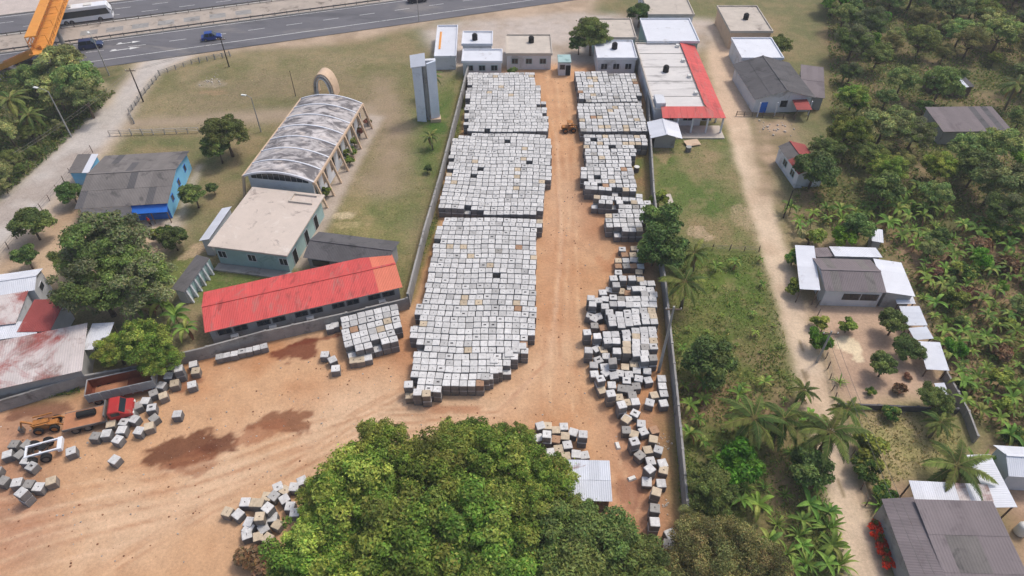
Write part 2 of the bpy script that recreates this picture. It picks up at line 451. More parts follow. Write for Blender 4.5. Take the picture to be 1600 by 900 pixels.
zone(None, wp([(620, 480), (642, 500), (640, 620), (625, 590), (628, 530)]), (176, 118, 84), 0.0, .8, 3, None, 5, 0.3, 97, 0.7)
# dark soaked patches in the yard
def patch(px, py, rx, ry, rgb, a, seed, rot=0.0, name=None):
    c = P(px, py)
    k = max(rx, ry) * 2.2
    W = win(c.x - k, c.x + k, c.y - k, c.y + k, 0)
    X, Y = XX[W], YY[W]
    q = (X - c.x) * math.cos(rot) + (Y - c.y) * math.sin(rot); r = -(X - c.x) * math.sin(rot) + (Y - c.y) * math.cos(rot)
    d = np.sqrt((q / rx) ** 2 + (r / ry) ** 2) + fbm(X, Y, 1.9, seed, 5) * 1.05
    m = np.clip((1.05 - d) / 0.16, 0, 1)[..., None] * a
    CR[W] = CR[W] * (1 - m) + np.array(lin(rgb)) * m
patch(278, 702, 3.6, 2.0, (106, 66, 46), 0.92, 201, 0.1)
patch(338, 694, 2.3, 1.6, (104, 64, 46), 0.92, 203, 0.5)
patch(300, 726, 3.0, 1.5, (140, 90, 64), 0.6, 205, 0.3)
patch(446, 662, 3.2, 1.6, (124, 80, 56), 0.85, 207, 0.2)
patch(408, 676, 2.2, 0.9, (150, 98, 70), 0.6, 208, 0.4)
patch(462, 546, 2.6, 1.7, (104, 50, 34), 0.85, 209, 0.2)
patch(500, 530, 3.4, 0.35, (110, 54, 38), 0.7, 211, 0.28)
patch(960, 410, 2.0, 2.2, (176, 122, 86), 0.5, 215)
patch(280, 598, 2.2, 1.4, (132, 84, 60), 0.7, 217)
patch(60, 640, 3.2, 1.1, (104, 66, 52), 0.7, 219)
patch(720, 640, 3.0, 0.7, (160, 106, 76), 0.6, 221)
patch(985, 770, 1.2, 1.6, (140, 98, 78), 0.6, 223)
# tyre tracks sweeping across the yard
def track(pts, w, rgb, a, seed):
    ps = [P(*q) for q in pts]
    W = win(min(p.x for p in ps), max(p.x for p in ps), min(p.y for p in ps), max(p.y for p in ps), 2)
    X, Y, dx, dy = XX[W], YY[W], DX[W], DY[W]
    d = np.full(X.shape, 1e9)
    for i in range(len(ps) - 1):
        ax, ay = ps[i].x, ps[i].y; bx, by = ps[i + 1].x, ps[i + 1].y
        t = np.clip(((X - ax) * (bx - ax) + (Y - ay) * (by - ay)) / ((bx - ax) ** 2 + (by - ay) ** 2), 0, 1)
        d = np.minimum(d, np.hypot(X + dx * .35 - ax - t * (bx - ax), Y + dy * .35 - ay - t * (by - ay)))
    m = np.clip(1.3 - d / w, 0, 1)[..., None] * a * np.clip(0.7 + fbm(X, Y, 3, seed, 2), 0, 1)[..., None]
    CR[W] = CR[W] * (1 - m) + np.array(lin(rgb)) * m
for k, (o, a) in enumerate(((0, .5), (16, .5), (40, .35), (58, .35), (86, .3))):
    track([(20, 810 + o), (180, 770 + o), (330, 735 + o * .8), (470, 695 + o * .6), (640, 655 + o * .3), (780, 640 + o * .2), (860, 560), (878, 400), (868, 200)], 0.24, (166, 116, 84) if k % 2 else (216, 184, 154), a, 300 + k)
for k, o in enumerate((0, 12, 34)):
    track([(150 + o, 890), (300 + o, 800), (420 + o, 740), (560, 640 + o * .5), (640, 600 + o * .4)], 0.22, (166, 118, 84), 0.5, 320 + k)
for k in range(9):
    o = 13 * k + (k % 2) * 4
    track([(-20, 760 + o * 1.3), (140, 735 + o), (300, 715 + o * .8), (450, 670 + o * .7), (600, 632 + o * .3), (700, 642 + o * .1)], 0.2, ((158, 110, 78), (212, 182, 150))[k % 2], 0.5, 340 + k)
for k in range(6):
    o = 7 * k
    track([(846 + o, 110), (862 + o, 220), (872 + o * .8, 330), (862 + o * 1.2, 440), (850 + o * 1.6, 540), (845 + o * 2.4, 640), (905 + o * 1.8, 720), (960 + o, 800)], 0.18, ((168, 118, 82), (212, 178, 142))[k % 2], 0.45, 360 + k)
# weeds along the inner side of the walls
zone('lawn', wp([(727, 110), (733, 130), (718, 215), (700, 250), (680, 330), (684, 345), (668, 400), (645, 470), (634, 478), (690, 275)]), (78, 98, 46), 0.95, 0.5, 1, (112, 104, 66), 3, 0.0, 10)
zone('lawn', wp([(985, 225), (1008, 225), (1014, 320), (996, 330), (984, 300)]), (84, 102, 50), 0.95, 0.6, 2, (136, 108, 76), 3, 0.3, 101)
zone(None, wp([(1015, 640), (1040, 650), (1055, 790), (1042, 790), (1020, 700)]), (96, 96, 58), 0.8, 0.8, 3, (160, 118, 88), 2.5, 0.5, 102, 0.7)
zone('lawn', wp([(0, 606), (130, 596), (132, 612), (60, 624), (0, 634)]), (78, 98, 46), 0.95, 0.5, 2, None, 3, 0.3, 103)
# lots east of the wall
zone('lawn', wp([(1014, 195), (1130, 200), (1190, 390), (1040, 390), (1018, 330)]), (96, 110, 58), 0.95, 1, 3, (146, 128, 96), 6, 0.3, 12)
zone('lawn', wp([(1085, 270), (1150, 290), (1180, 390), (1060, 385)]), (82, 104, 50), 1, 2, 6, (138, 122, 88), 5, 0.3, 121, 0.7)
zone('planted_ground', wp([(1035, 392), (1190, 392), (1235, 560), (1290, 700), (1330, 830), (1345, 960), (1070, 960), (1062, 800), (1045, 560)]), (92, 104, 50), 0.9, 1, 3, (128, 108, 80), 5, 0.22, 13)
zone(None, wp([(1060, 395), (1190, 395), (1215, 500), (1060, 510)]), (104, 118, 54), 0.95, 2, 6, (84, 104, 46), 5, 0.35, 131, 0.85)
zone(None, wp([(1110, 560), (1150, 590), (1180, 620), (1140, 680), (1090, 640)]), (156, 124, 98), 0.3, 2.5, 4, (110, 100, 62), 2.5, 0.4, 132, 0.8)
zone(None, wp([(1190, 690), (1250, 700), (1290, 800), (1240, 850), (1200, 780), (1180, 720)]), (146, 122, 98), 0.3, 2.5, 4, (96, 96, 56), 2.5, 0.4, 133, 0.8)
# right hand dirt road and its verges
rd = [P(*q) for q in [(1120, 40), (1130, 100), (1145, 165), (1165, 240), (1190, 325), (1212, 400), (1235, 470), (1258, 545), (1278, 625), (1300, 700), (1325, 780), (1345, 860), (1362, 940)]]
rdp = [(p.x, p.y) for p in rd]
zone(None, strip(rdp, [5.0] * len(rdp)), (126, 122, 82), 0.6, 0.9, 2, (148, 134, 104), 2.5, 0.2, 14, 0.7)
zone('dirt_road', strip(rdp, [4.8, 4.5, 4.1, 3.8, 3.7, 3.6, 3.5, 3.5, 3.6, 3.8, 3.8, 3.8, 3.8]), (206, 184, 158), 0.0, 0.3, 1, (194, 170, 144), 4, 0.2, 15)
zone('dirt_road', wp([(1100, 70), (1150, 68), (1160, 110), (1180, 180), (1120, 190)]), (204, 178, 152), 0.0, 0.8, 3, None, 3, 0.2, 16)
zone('dirt_lot', wp([(1180, 180), (1240, 185), (1250, 240), (1220, 260), (1200, 330), (1185, 300), (1170, 215)]), (172, 148, 124), 0.15, 1.2, 3, (130, 116, 88), 3.5, 0.35, 17)
zone('dirt_lot', wp([(1255, 470), (1420, 462), (1450, 520), (1490, 632), (1310, 632), (1290, 560), (1268, 500)]), (190, 162, 138), 0.05, 0.8, 3, (174, 146, 124), 5, 0.3, 18)
zone('lawn', wp([(1325, 640), (1490, 645), (1510, 700), (1440, 745), (1420, 770), (1370, 770), (1345, 700)]), (152, 144, 94), 0.7, 0.8, 4, (176, 152, 120), 4, 0.35, 19)
zone('dirt_lot', wp([(1350, 760), (1440, 745), (1450, 790), (1390, 800), (1370, 830)]), (182, 152, 126), 0.1, 0.8, 3, (120, 108, 70), 3, 0.3, 191)
zone('dirt_lot', wp([(1540, 700), (1660, 690), (1700, 950), (1600, 960), (1560, 800)]), (180, 150, 126), 0.1, 1, 3, (150, 124, 98), 4, 0.3, 192)
patch(1323, 541, 1.5, 1.6, (222, 204, 172), 0.95, 231)
patch(1410, 690, 1.2, 0.6, (120, 112, 80), 0.4, 232)
for q, w in (((1253, 543), .25), ((1257, 586), .3), ((1314, 762), .2)):
    patch(q[0], q[1], w, 1.0, (120, 104, 74), 0.7, 233)
# road of the junction on the other side
zone(None, wp([(215, 85), (330, 75), (300, 95), (250, 112), (206, 180), (190, 215), (100, 320), (-30, 440), (-60, 400), (60, 265), (150, 175), (196, 125)]), (186, 168, 148), 0.1, 0.6, 3, None, 3, 0, 20)
zone('access_road', wp([(232, 88), (320, 78), (262, 104), (232, 126), (196, 190), (160, 230), (80, 312), (-40, 425), (-70, 378), (46, 272), (138, 188), (198, 128)]), (186, 178, 170), 0.0, 0.3, 2, (168, 156, 146), 5, 0.3, 21)
zone(None, wp([(140, 128), (165, 130), (178, 145), (170, 165), (160, 170), (172, 146), (158, 136)]), (190, 172, 142), 0.1, .5, 2, None, 3, 0, 22)
zone('paved_apron', wp([(230, 82), (400, 60), (640, 20), (800, -10), (930, -20), (930, 60), (700, 30), (640, 45), (520, 70), (330, 84)]), (182, 160, 138), 0.05, 0.6, 4, (160, 140, 118), 5, 0.3, 23)
zone('paved_apron', wp([(655, 40), (900, 20), (1120, 30), (1110, 72), (1000, 105), (840, 98), (735, 112), (690, 100)]), (186, 174, 164), 0.05, 0.6, 4, (166, 150, 134), 5, 0.3, 24)
zone('paved_apron', wp([(-80, -60), (400, -60), (380, -10), (60, 20), (-80, 40)]), (190, 178, 170), 0.0, 0.3, 2, None, 5, 0.3, 25)
# paving round the hall and the school
zone('footpath', wp([(455, 420), (480, 420), (600, 182), (575, 178), (560, 195), (500, 320)]), (176, 162, 148), 0.0, 0.1, 1, (160, 146, 132), 3, 0.3, 26)
zone('footpath', wp([(318, 412), (326, 415), (290, 480), (278, 478)]), (186, 174, 158), 0.0, 0.1, 1, None, 3, 0.3, 27)
zone('footpath', wp([(275, 342), (285, 342), (316, 258), (308, 256)]), (182, 170, 154), 0.0, 0.1, 1, None, 3, 0.3, 28)
zone('footpath', wp([(225, 345), (280, 340), (285, 355), (255, 375), (228, 365)]), (192, 180, 164), 0.0, 0.4, 2, None, 3, 0.3, 29)
patch(537, 337, 1.3, 0.9, (196, 178, 146), 0.85, 240)
patch(540, 350, 2.4, 0.8, (176, 158, 118), 0.6, 241)
patch(318, 385, 1.0, 0.9, (196, 166, 140), 0.7, 242)
for q in ((300, 395, 1.6), (250, 355, 1.2)): patch(q[0], q[1], q[2], q[2], (190, 164, 136), 0.7, 243)
patch(330, 130, 3.0, 1.4, (168, 154, 138), 0.5, 245)
patch(330, 145, 2.4, 1.0, (160, 130, 104), 0.5, 246)
patch(1095, 365, 1.6, 1.6, (186, 160, 134), 0.7, 247)
patch(1160, 340, 1.6, 3.0, (178, 156, 128), 0.5, 248)
patch(1037, 240, 1.4, 2.0, (170, 140, 112), 0.6, 249)

rel = fbm(XX, YY, 2.2, 77, 4) * (0.012 + 0.05 * GRASS) + fbm(XX, YY, 14, 88, 2) * 0.03
rel = np.where(YY > 0, rel, 0)
col = np.concatenate([CR, GRASS[..., None]], -1).reshape(-1, 4)
VV = np.stack([XX, YY, rel - 0.02], -1).reshape(-1, 3)

gm, nt, bs, out = nodes_of('ground_cover')
L = nt.links
at = N(nt, 'ShaderNodeAttribute'); at.attribute_name = 'Col'
geo = N(nt, 'ShaderNodeNewGeometry')
def gnoise(scale, det=5.0, ro=0.65):
    n = N(nt, 'ShaderNodeTexNoise', Scale=scale, Detail=det, Roughness=ro); L.new(geo.outputs['Position'], n.inputs['Vector']); return n.outputs[0]
nA, nB, nC = gnoise(0.55), gnoise(3.2), gnoise(11.0, 3.0)
gA = maprange(nt, nA, 0.3, 0.7, -1, 1); gB = maprange(nt, nB, 0.3, 0.7, -1, 1); gC = maprange(nt, nC, 0.3, 0.7, -1, 1)
def madd(a, k, b):
    n = N(nt, 'ShaderNodeMath', operation='MULTIPLY_ADD'); L.new(a, n.inputs[0])
    if isinstance(k, float): n.inputs[1].default_value = k
    else: L.new(k, n.inputs[1])
    if isinstance(b, float): n.inputs[2].default_value = b
    else: L.new(b, n.inputs[2])
    return n.outputs[0]
kg = maprange(nt, at.outputs['Alpha'], 0, 1, 0.13, 0.36)
t = madd(gB, kg, 1.0)
kc = maprange(nt, at.outputs['Alpha'], 0, 1, 0.09, 0.24)
t = madd(gC, kc, t)
t = madd(gA, 0.11, t)
sc = N(nt, 'ShaderNodeVectorMath', operation='SCALE'); L.new(at.outputs['Color'], sc.inputs[0]); L.new(t, sc.inputs['Scale'])
# tufts of greener and drier growth where the cover is grass
gn = maprange(nt, gnoise(1.1), 0.46, 0.62)
gf = N(nt, 'ShaderNodeMath', operation='MULTIPLY'); L.new(gn, gf.inputs[0]); L.new(at.outputs['Alpha'], gf.inputs[1])
gf2 = N(nt, 'ShaderNodeMath', operation='MULTIPLY'); L.new(gf.outputs[0], gf2.inputs[0]); gf2.inputs[1].default_value = 0.38
c2 = mixrgb(nt, gf2.outputs[0], sc.outputs[0], lin((86, 98, 52)))
gd = maprange(nt, gnoise(0.32, 6.0, 0.7), 0.5, 0.64)
gd1 = N(nt, 'ShaderNodeMath', operation='MULTIPLY'); L.new(gd, gd1.inputs[0]); L.new(at.outputs['Alpha'], gd1.inputs[1])
gd2 = N(nt, 'ShaderNodeMath', operation='MULTIPLY'); L.new(gd1.outputs[0], gd2.inputs[0]); gd2.inputs[1].default_value = 0.5
c2 = mixrgb(nt, gd2.outputs[0], c2, lin((150, 132, 98)))
L.new(c2, bs.inputs['Base Color'])
bs.inputs['Roughness'].default_value = 0.95
bs.inputs['Specular IOR Level'].default_value = 0.1
bp = N(nt, 'ShaderNodeBump', Strength=0.35, Distance=0.12); L.new(nB, bp.inputs['Height']); L.new(bp.outputs[0], bs.inputs['Normal'])
M['ground'] = gm

Z4 = ZONE[:-1, :-1].ravel()
idx = (np.arange(ny - 1)[:, None] * nx + np.arange(nx - 1)[None, :]).ravel()
quads = np.stack([idx, idx + 1, idx + nx + 1, idx + nx], -1)
ZLAB = {'ground': 'dry grassy ground across the whole place'}
for zi, zn in enumerate(ZN):
    q = quads[Z4 == zi]
    if not len(q): continue
    used, inv = np.unique(q.ravel(), return_inverse=True)
    me = mesh_np(zn, VV[used], inv.reshape(-1, 4), gm, col[used])
    me.polygons.foreach_set('use_smooth', [True] * len(me.polygons))
    tag(link(zn, me), kind='structure')
# far ground out to the horizon: a ring round the fine sheet
R = 3000.0
ring = MB()
o = [(-R, -R), (R, -R), (R, R), (-R, R)]; i_ = [(GX0, GY0), (GX1, GY0), (GX1, GY1), (GX0, GY1)]
for k in range(4):
    j = (k + 1) % 4
    ring.face([(*o[k], -0.06), (*o[j], -0.06), (*i_[j], -0.06), (*i_[k], -0.06)])
me = ring.mesh('terrain', gm)
a = me.color_attributes.new('Col', 'FLOAT_COLOR', 'POINT')
a.data.foreach_set('color', np.tile(np.array([*lin((104, 104, 70)), 0.8], np.float32), (len(me.vertices), 1)).ravel())
tag(link('terrain', me), kind='structure')

def zone_at(x, y):
    i = int(round((y - GY0) / GS)); j = int(round((x - GX0) / GS))
    if 0 <= i < ny and 0 <= j < nx: return ZN[ZONE[i, j]], GRASS[i, j]
    return 'ground', 0.8

# ---------------------------------------------------------------- highway
HA = math.radians(19.3)
hd = Vector((math.cos(HA), math.sin(HA))); hn = Vector((-math.sin(HA), math.cos(HA)))
def hw(px, py, z=0):
    p = P(px, py, z); return (p.x * hd.x + p.y * hd.y, p.x * hn.x + p.y * hn.y)
def hw_obj(name, mb, mats, **k):
    o = mb.build(name, mats, None, (0, 0, 0), (0, 0, HA), **k); return o
def sheet(x0, x1, y0, y1, z, n=40):
    m = MB(); st = (x1 - x0) / n
    for k in range(n): m.face([(x0 + k * st, y0, z), (x0 + (k + 1) * st, y0, z), (x0 + (k + 1) * st, y1, z), (x0 + k * st, y1, z)])
    return m
tag(hw_obj('carriageway', sheet(-220, 220, 146.5, 159.6, 0.08), M['asphalt']), kind='structure')
tag(hw_obj('carriageway', sheet(-220, 220, 169.0, 180.4, 0.08), M['asphalt']), kind='structure')
md = MB().box(-220, 220, 160.2, 168.6, -0.3, 0.16)
tag(hw_obj('median', md, M['median']), kind='structure')
for y0 in (159.7, 168.7, 180.5):
    kb = MB()
    for k in range(60): kb.box(-100 + k * 3.0, -100 + k * 3.0 + 2.98, y0, y0 + 0.35, -0.2, 0.24)
    tag(hw_obj('kerb', kb, M['kerb'], bevel=0.0), kind='structure')
mk = MB()
for x0, x1, y, w in [(-220, 220, 149.7, .16), (-220, 220, 159.1, .14), (-220, 220, 169.5, .14), (-220, 220, 179.6, .14)]:
    mk.box(x0, x1, y, y + w, 0.080, 0.086)
for k in range(40):
    x = -150 + k * 8.0
    mk.box(x, x + 3.4, 154.4, 154.54, 0.080, 0.086)
    mk.box(x + 2, x + 5.4, 172.6, 172.74, 0.080, 0.086)
    mk.box(x + 4.2, x + 7.6, 176.2, 176.34, 0.080, 0.086)
tag(hw_obj('lane_marking', mk, M['paint_white']), kind='structure')
for px, py, s in ((198, 77, 1.0), (203, 67, 0.8)):
    x, y = hw(px, py)
    ar = MB()
    ar.prism([(x - 3.2 * s, y - .14), (x + .6 * s, y - .14), (x + .6 * s, y - .5), (x + 2.6 * s, y), (x + .6 * s, y + .5), (x + .6 * s, y + .14), (x - 1.8 * s, y + .14), (x - 2.2 * s, y + .7), (x - 3.0 * s, y + .5), (x - 2.8 * s, y + .14), (x - 3.2 * s, y + .14)], 0, 0.006)
    ar.v = [(a_, c_, 0.081 + b_) for a_, b_, c_ in ar.v]
    tag(hw_obj('lane_arrow', ar, M['paint_white']), kind='structure')
# paving squares laid in the median
sq = [hw(140 + 40 * k, 50 - 5.6 * k) for k in range(7)]
for k, (x, y) in enumerate(sq):
    if k < 1: pass
    o = MB().box(x - 1.7, x + 1.7, 163.2, 165.6, 0.1, 0.175).build('median_slab', M['concrete'], None, None, (0, 0, HA))
    tag(o, kind='structure')
# guard rails
def guard_rail(y, x0, x1, label, step=2.6):
    t = thing('guard_rail', label, 'guard rail', (hd.x * x0 + hn.x * y, hd.y * x0 + hn.y * y, 0.1), HA, 'highway guard rails')
    ln = x1 - x0
    MB().prism([(-.04, .45), (.03, .5), (-.02, .58), (.03, .66), (-.04, .74), (-.07, .74), (-.07, .45)], 0, ln, 'x').build('rail', M['steel'], t)
    pm = MB().box(-.06, .06, .0, .12, 0, .8).mesh('post', M['dark_pole'])
    for k in range(int(ln / step) + 1): link('post', pm, t, (min(k * step, ln - .1), 0.02, 0))
guard_rail(160.05, -70, 25, 'steel guard rail between the near carriageway and the median')
guard_rail(168.45, -70, 25, 'steel guard rail between the median and the far carriageway')

# ---------------------------------------------------------------- building kit
def rect(NL, NR, FR, FL, z):
    """fit a rectangle to four corners of the photograph at height z -> (base corner, angle, length, depth)"""
    a, b, c, d = (P(*q, z) for q in (NL, NR, FR, FL))
    ctr = (a + b + c + d) / 4
    dx = ((b - a) + (c - d)); dx.z = 0; Ln = ((b - a).length + (c - d).length) / 2
    dx.normalize(); dy = Vector((-dx.y, dx.x, 0))
    Dp = (abs((d - a).dot(dy)) + abs((c - b).dot(dy))) / 2
    p = ctr - dx * Ln / 2 - dy * Dp / 2; p.z = 0
    return p, math.atan2(dx.y, dx.x), Ln, Dp

_sheet_cache = {}
def sheet_mesh(w, l, mat, ribs=5, amp=0.016):
    """one roofing sheet: width along x, length along y, ribs running down the slope"""
    key = (round(w, 2), round(l, 2), mat.name, ribs)
    if key in _sheet_cache: return _sheet_cache[key]
    V, Q = [], []
    xs, zs = [], []
    for k in range(ribs):
        x0 = w * k / ribs; st = w / ribs
        xs += [x0, x0 + st * .25, x0 + st * .5, x0 + st * .75]; zs += [0, 0, amp, amp]
    xs.append(w); zs.append(0)
    n = len(xs)
    for y in (0, l):
        for x, z in zip(xs, zs): V.append((x, y, z))
    for y in (0, l):
        for x, z in zip(xs, zs): V.append((x, y, z - 0.02))
    for i in range(n - 1):
        Q.append((i, i + 1, n + i + 1, n + i)); Q.append((2 * n + i, 3 * n + i, 3 * n + i + 1, 2 * n + i + 1))
        Q.append((i, 2 * n + i, 2 * n + i + 1, i + 1)); Q.append((n + i, n + i + 1, 3 * n + i + 1, 3 * n + i))
    me = mesh_np('sheet', np.array(V), np.array(Q), mat)
    _sheet_cache[key] = me
    return me

def slope(parent, p0, p1, q0, q1, mat, cw=1.05, rows=1, lift=0.03, ribs=5, jit=0.008, alt=None):
    """cover a rectangular slope with sheets: p0-p1 lower edge, q0-q1 upper edge (local to parent)"""
    p0, p1, q0, q1 = map(Vector, (p0, p1, q0, q1))
    ex = (p1 - p0); Lx = ex.length; ex.normalize()
    ey = (q0 - p0); Ly = ey.length; ey.normalize()
    ez = ex.cross(ey).normalized()
    n = max(1, round(Lx / cw)); w = Lx / n; l = Ly / rows
    for r in range(rows):
        for k in range(n):
            m_ = mat if alt is None else alt(k, r, n, rows, mat)
            me = sheet_mesh(w * 0.995, l + (0.12 if r < rows - 1 else 0), m_, ribs)
            o = link('sheet', me, parent)
            org = p0 + ex * (w * k) + ey * (l * r) + ez * (lift + 0.035 * (rows - 1 - r) * -1 + random.uniform(0, jit))
            mt = Matrix((ex, ey, ez)).transposed().to_4x4(); mt.translation = org
            tilt = Matrix.Rotation(random.uniform(-.004, .004), 4, 'Y')
            o.matrix_local = mt @ tilt

def window(root, w, h, loc, facing, bars=2, mat=None, frame=None, name='window', glass=None):
    """framed opening with panes; facing: angle of its outward normal in the building's own frame (0 = towards -y)"""
    fr = frame or M['white_wall']
    f = MB(); t = 0.07
    f.box(-w / 2 - t, w / 2 + t, -.05, .04, -t, 0).box(-w / 2 - t, w / 2 + t, -.05, .04, h, h + t)
    f.box(-w / 2 - t, -w / 2, -.05, .04, 0, h).box(w / 2, w / 2 + t, -.05, .04, 0, h)
    for k in range(1, bars): f.box(-w / 2 + w * k / bars - .025, -w / 2 + w * k / bars + .025, -.045, .03, 0, h)
    o = f.build(name, fr, root, loc, (0, 0, facing))
    for k in range(bars):
        a = -w / 2 + w * k / bars + .03; b = -w / 2 + w * (k + 1) / bars - .03
        MB().box(a, b, -.02, .0, 0.01, h - .01).build('pane', glass or M['glass'], o)
    return o

def door(root, w, h, loc, facing, mat, frame=None):
    f = MB(); t = .08
    f.box(-w / 2 - t, -w / 2, -.06, .04, 0, h + t).box(w / 2, w / 2 + t, -.06, .04, 0, h + t).box(-w / 2, w / 2, -.06, .04, h, h + t)
    o = MB().box(-w / 2, w / 2, -.035, 0, 0, h).build('door', mat, root, loc, (0, 0, facing))
    f.build('frame', frame or M['white_wall'], o)
    MB().box(w / 2 - .2, w / 2 - .1, -.08, -.03, 1, 1.06).build('handle', M['steel'], o)
    return o

FRONT, RIGHT, BACK, LEFT = 0.0, math.pi / 2, math.pi, -math.pi / 2

def gable_house(name, label, cat, R, eave, ridge, wall, roof, ridge_axis='x', over=0.45, rows=1, cw=1.05, alt=None, cap=None, ridge_at=0.5, group=None, ends=None, alt_back=None):
    p, rz, Ln, Dp = R
    t = thing(name, label, cat, p, rz, group)
    o = over
    half = (Dp if ridge_axis == 'x' else Ln) * min(ridge_at, 1 - ridge_at)
    ez_ = eave - .12 + (ridge - eave + .12) * o / half - .06
    if ridge_axis == 'x':
        prof = [(o, -0.1), (o, ez_), (Dp * ridge_at, ridge - 0.07), (Dp - o, ez_), (Dp - o, -0.1)]
        MB().prism(prof, o, Ln - o, 'x').build('wall', wall, t)
        r = MB()
        r.box(0, Ln, Dp * ridge_at - .15, Dp * ridge_at + .15, ridge + .035, ridge + .1)
        ro = r.build('roof', cap or roof, t)
        slope(ro, (0, 0, eave - .12), (Ln, 0, eave - .12), (0, Dp * ridge_at, ridge), (Ln, Dp * ridge_at, ridge), roof, cw, rows, alt=alt)
        slope(ro, (Ln, Dp, eave - .12), (0, Dp, eave - .12), (Ln, Dp * ridge_at, ridge), (0, Dp * ridge_at, ridge), roof, cw, rows, alt=alt_back or alt)
    else:
        prof = [(o, -0.1), (o, ez_), (Ln * ridge_at, ridge - 0.07), (Ln - o, ez_), (Ln - o, -0.1)]
        MB().prism(prof, o, Dp - o, 'y').build('wall', wall, t)
        r = MB()
        r.box(Ln * ridge_at - .15, Ln * ridge_at + .15, 0, Dp, ridge + .035, ridge + .1)
        ro = r.build('roof', cap or roof, t)
        slope(ro, (0, Dp, eave - .12), (0, 0, eave - .12), (Ln * ridge_at, Dp, ridge), (Ln * ridge_at, 0, ridge), roof, cw, rows, alt=alt)
        slope(ro, (Ln, 0, eave - .12), (Ln, Dp, eave - .12), (Ln * ridge_at, 0, ridge), (Ln * ridge_at, Dp, ridge), roof, cw, rows, alt=alt)
    return t, Ln, Dp

def shed(name, label, cat, R, z_front, z_back, roof, wall=None, along='x', posts=None, cw=1.05, rows=1, alt=None, over=.25, tilt='y', group=None, walls=('back',)):
    """single-slope sheet roof on walls or posts. tilt y: rises towards the back; tilt x: rises towards +x"""
    p, rz, Ln, Dp = R
    t = thing(name, label, cat, p, rz, group)
    if tilt == 'y':
        zc = lambda x, y: z_front + (z_back - z_front) * y / Dp
    else:
        zc = lambda x, y: z_front + (z_back - z_front) * x / Ln
    if wall is not None:
        o = over
        w = MB()
        n = len(w.v)
        pts = [(o, o), (Ln - o, o), (Ln - o, Dp - o), (o, Dp - o)]
        ring0 = [(x, y, -0.1) for x, y in pts]; ring1 = [(x, y, zc(x, y) - .08) for x, y in pts]
        w.loft([ring0, ring1])
        w.build('wall', wall, t)
    fr = MB()
    for x in ([0.15, Ln - .15] if Ln < 7 else [0.15, Ln / 2, Ln - .15]):
        fr.bar((x, 0.1, zc(x, 0.1) - .07), (x, Dp - .1, zc(x, Dp - .1) - .07), .08)
    for y in (0.15, Dp - .15): fr.bar((.1, y, zc(.1, y) - .06), (Ln - .1, y, zc(Ln - .1, y) - .06), .08)
    ro = fr.build('roof', M['wood'], t)
    if tilt == 'y':
        slope(ro, (0, 0, z_front), (Ln, 0, z_front), (0, Dp, z_back), (Ln, Dp, z_back), roof, cw, rows, alt=alt)
    else:
        slope(ro, (0, Dp, z_front), (0, 0, z_front), (Ln, Dp, z_back), (Ln, 0, z_back), roof, cw, rows, alt=alt)
    if wall is None:
        for x, y in ((.2, .2), (Ln - .2, .2), (Ln - .2, Dp - .2), (.2, Dp - .2)):
            MB().box(x - .06, x + .06, y - .06, y + .06, -.1, zc(x, y) - .08).build('post', M['wood'], t)
    return t, Ln, Dp

def flat_block(name, label, cat, R, h, wall, top, over=.35, parapet=0.0, group=None):
    p, rz, Ln, Dp = R
    t = thing(name, label, cat, p, rz, group)
    MB().box(over, Ln - over, over, Dp - over, -.1, h - .25).build('wall', wall, t)
    s = MB().box(0, Ln, 0, Dp, h - .25, h)
    ro = s.build('roof', top, t, bevel=.03)
    if parapet:
        q = MB(); k = .18
        q.box(0, Ln, 0, k, h, h + parapet).box(0, Ln, Dp - k, Dp, h, h + parapet).box(0, k, k, Dp - k, h, h + parapet).box(Ln - k, Ln, k, Dp - k, h, h + parapet)
        q.build('parapet', top, ro)
    return t, Ln, Dp

# ---------------------------------------------------------------- blue house
def alt_blue(k, r, n, rows, mat):
    return M['dark_roof'] if (k * 7 + r * 3) % 9 == 0 else mat
t, Ln, Dp = gable_house('blue_house', 'sky blue house with weathered grey sheet roof beside the access road', 'house',
                        rect((120, 327), (262, 317), (296, 236), (160, 243), 3.0), 3.1, 4.2, M['blue_light'], M['grey_roof'], rows=2, alt=alt_blue)
w = MB().box(Ln * .58, Ln - .40, .40, .455, -.1, 3.0)
o = w.build('front_panel', M['blue_strong'], t); o['label'] = 'bright blue painted half of the front wall'
o = MB().box(.5, Ln * .58 - .01, .41, .452, -.1, 2.96).build('front_panel', M['white_wall'], t); o['label'] = 'pale washed half of the front wall'
for x in (.68, .88): window(t, 1.3, 1.0, (Ln * x, .40, 1.1), FRONT, 2, frame=M['dark'])
for y in (.22, .5, .78): window(t, .8, 1.0, (Ln - .44, Dp * y, 1.3), RIGHT, 1, frame=M['blue_strong'])
o = MB().loft([[(Ln * .6, -.75, 1.95), (Ln - .2, -.75, 1.95), (Ln - .2, .38, 2.75), (Ln * .6, .38, 2.75)], [(Ln * .6, -.75, 2.02), (Ln - .2, -.75, 2.02), (Ln - .2, .38, 2.82), (Ln * .6, .38, 2.82)]]).build('porch_roof', M['blue_strong'], t)
for x in (Ln * .62, Ln * .8, Ln - .3): MB().box(x - .06, x + .06, -.7, -.58, -.1, 2.0).build('porch_post', M['wood'], t)
t, a, b = shed('side_room', 'low grey-roofed side room with blue wall against the blue house', 'annex', rect((109, 271), (138, 270), (157, 246), (121, 246), 2.3), 2.3, 2.9, M['grey_roof'], M['blue_light'], alt=lambda k, r, n, rows, m: M['white_roof'] if k == n - 1 else m)

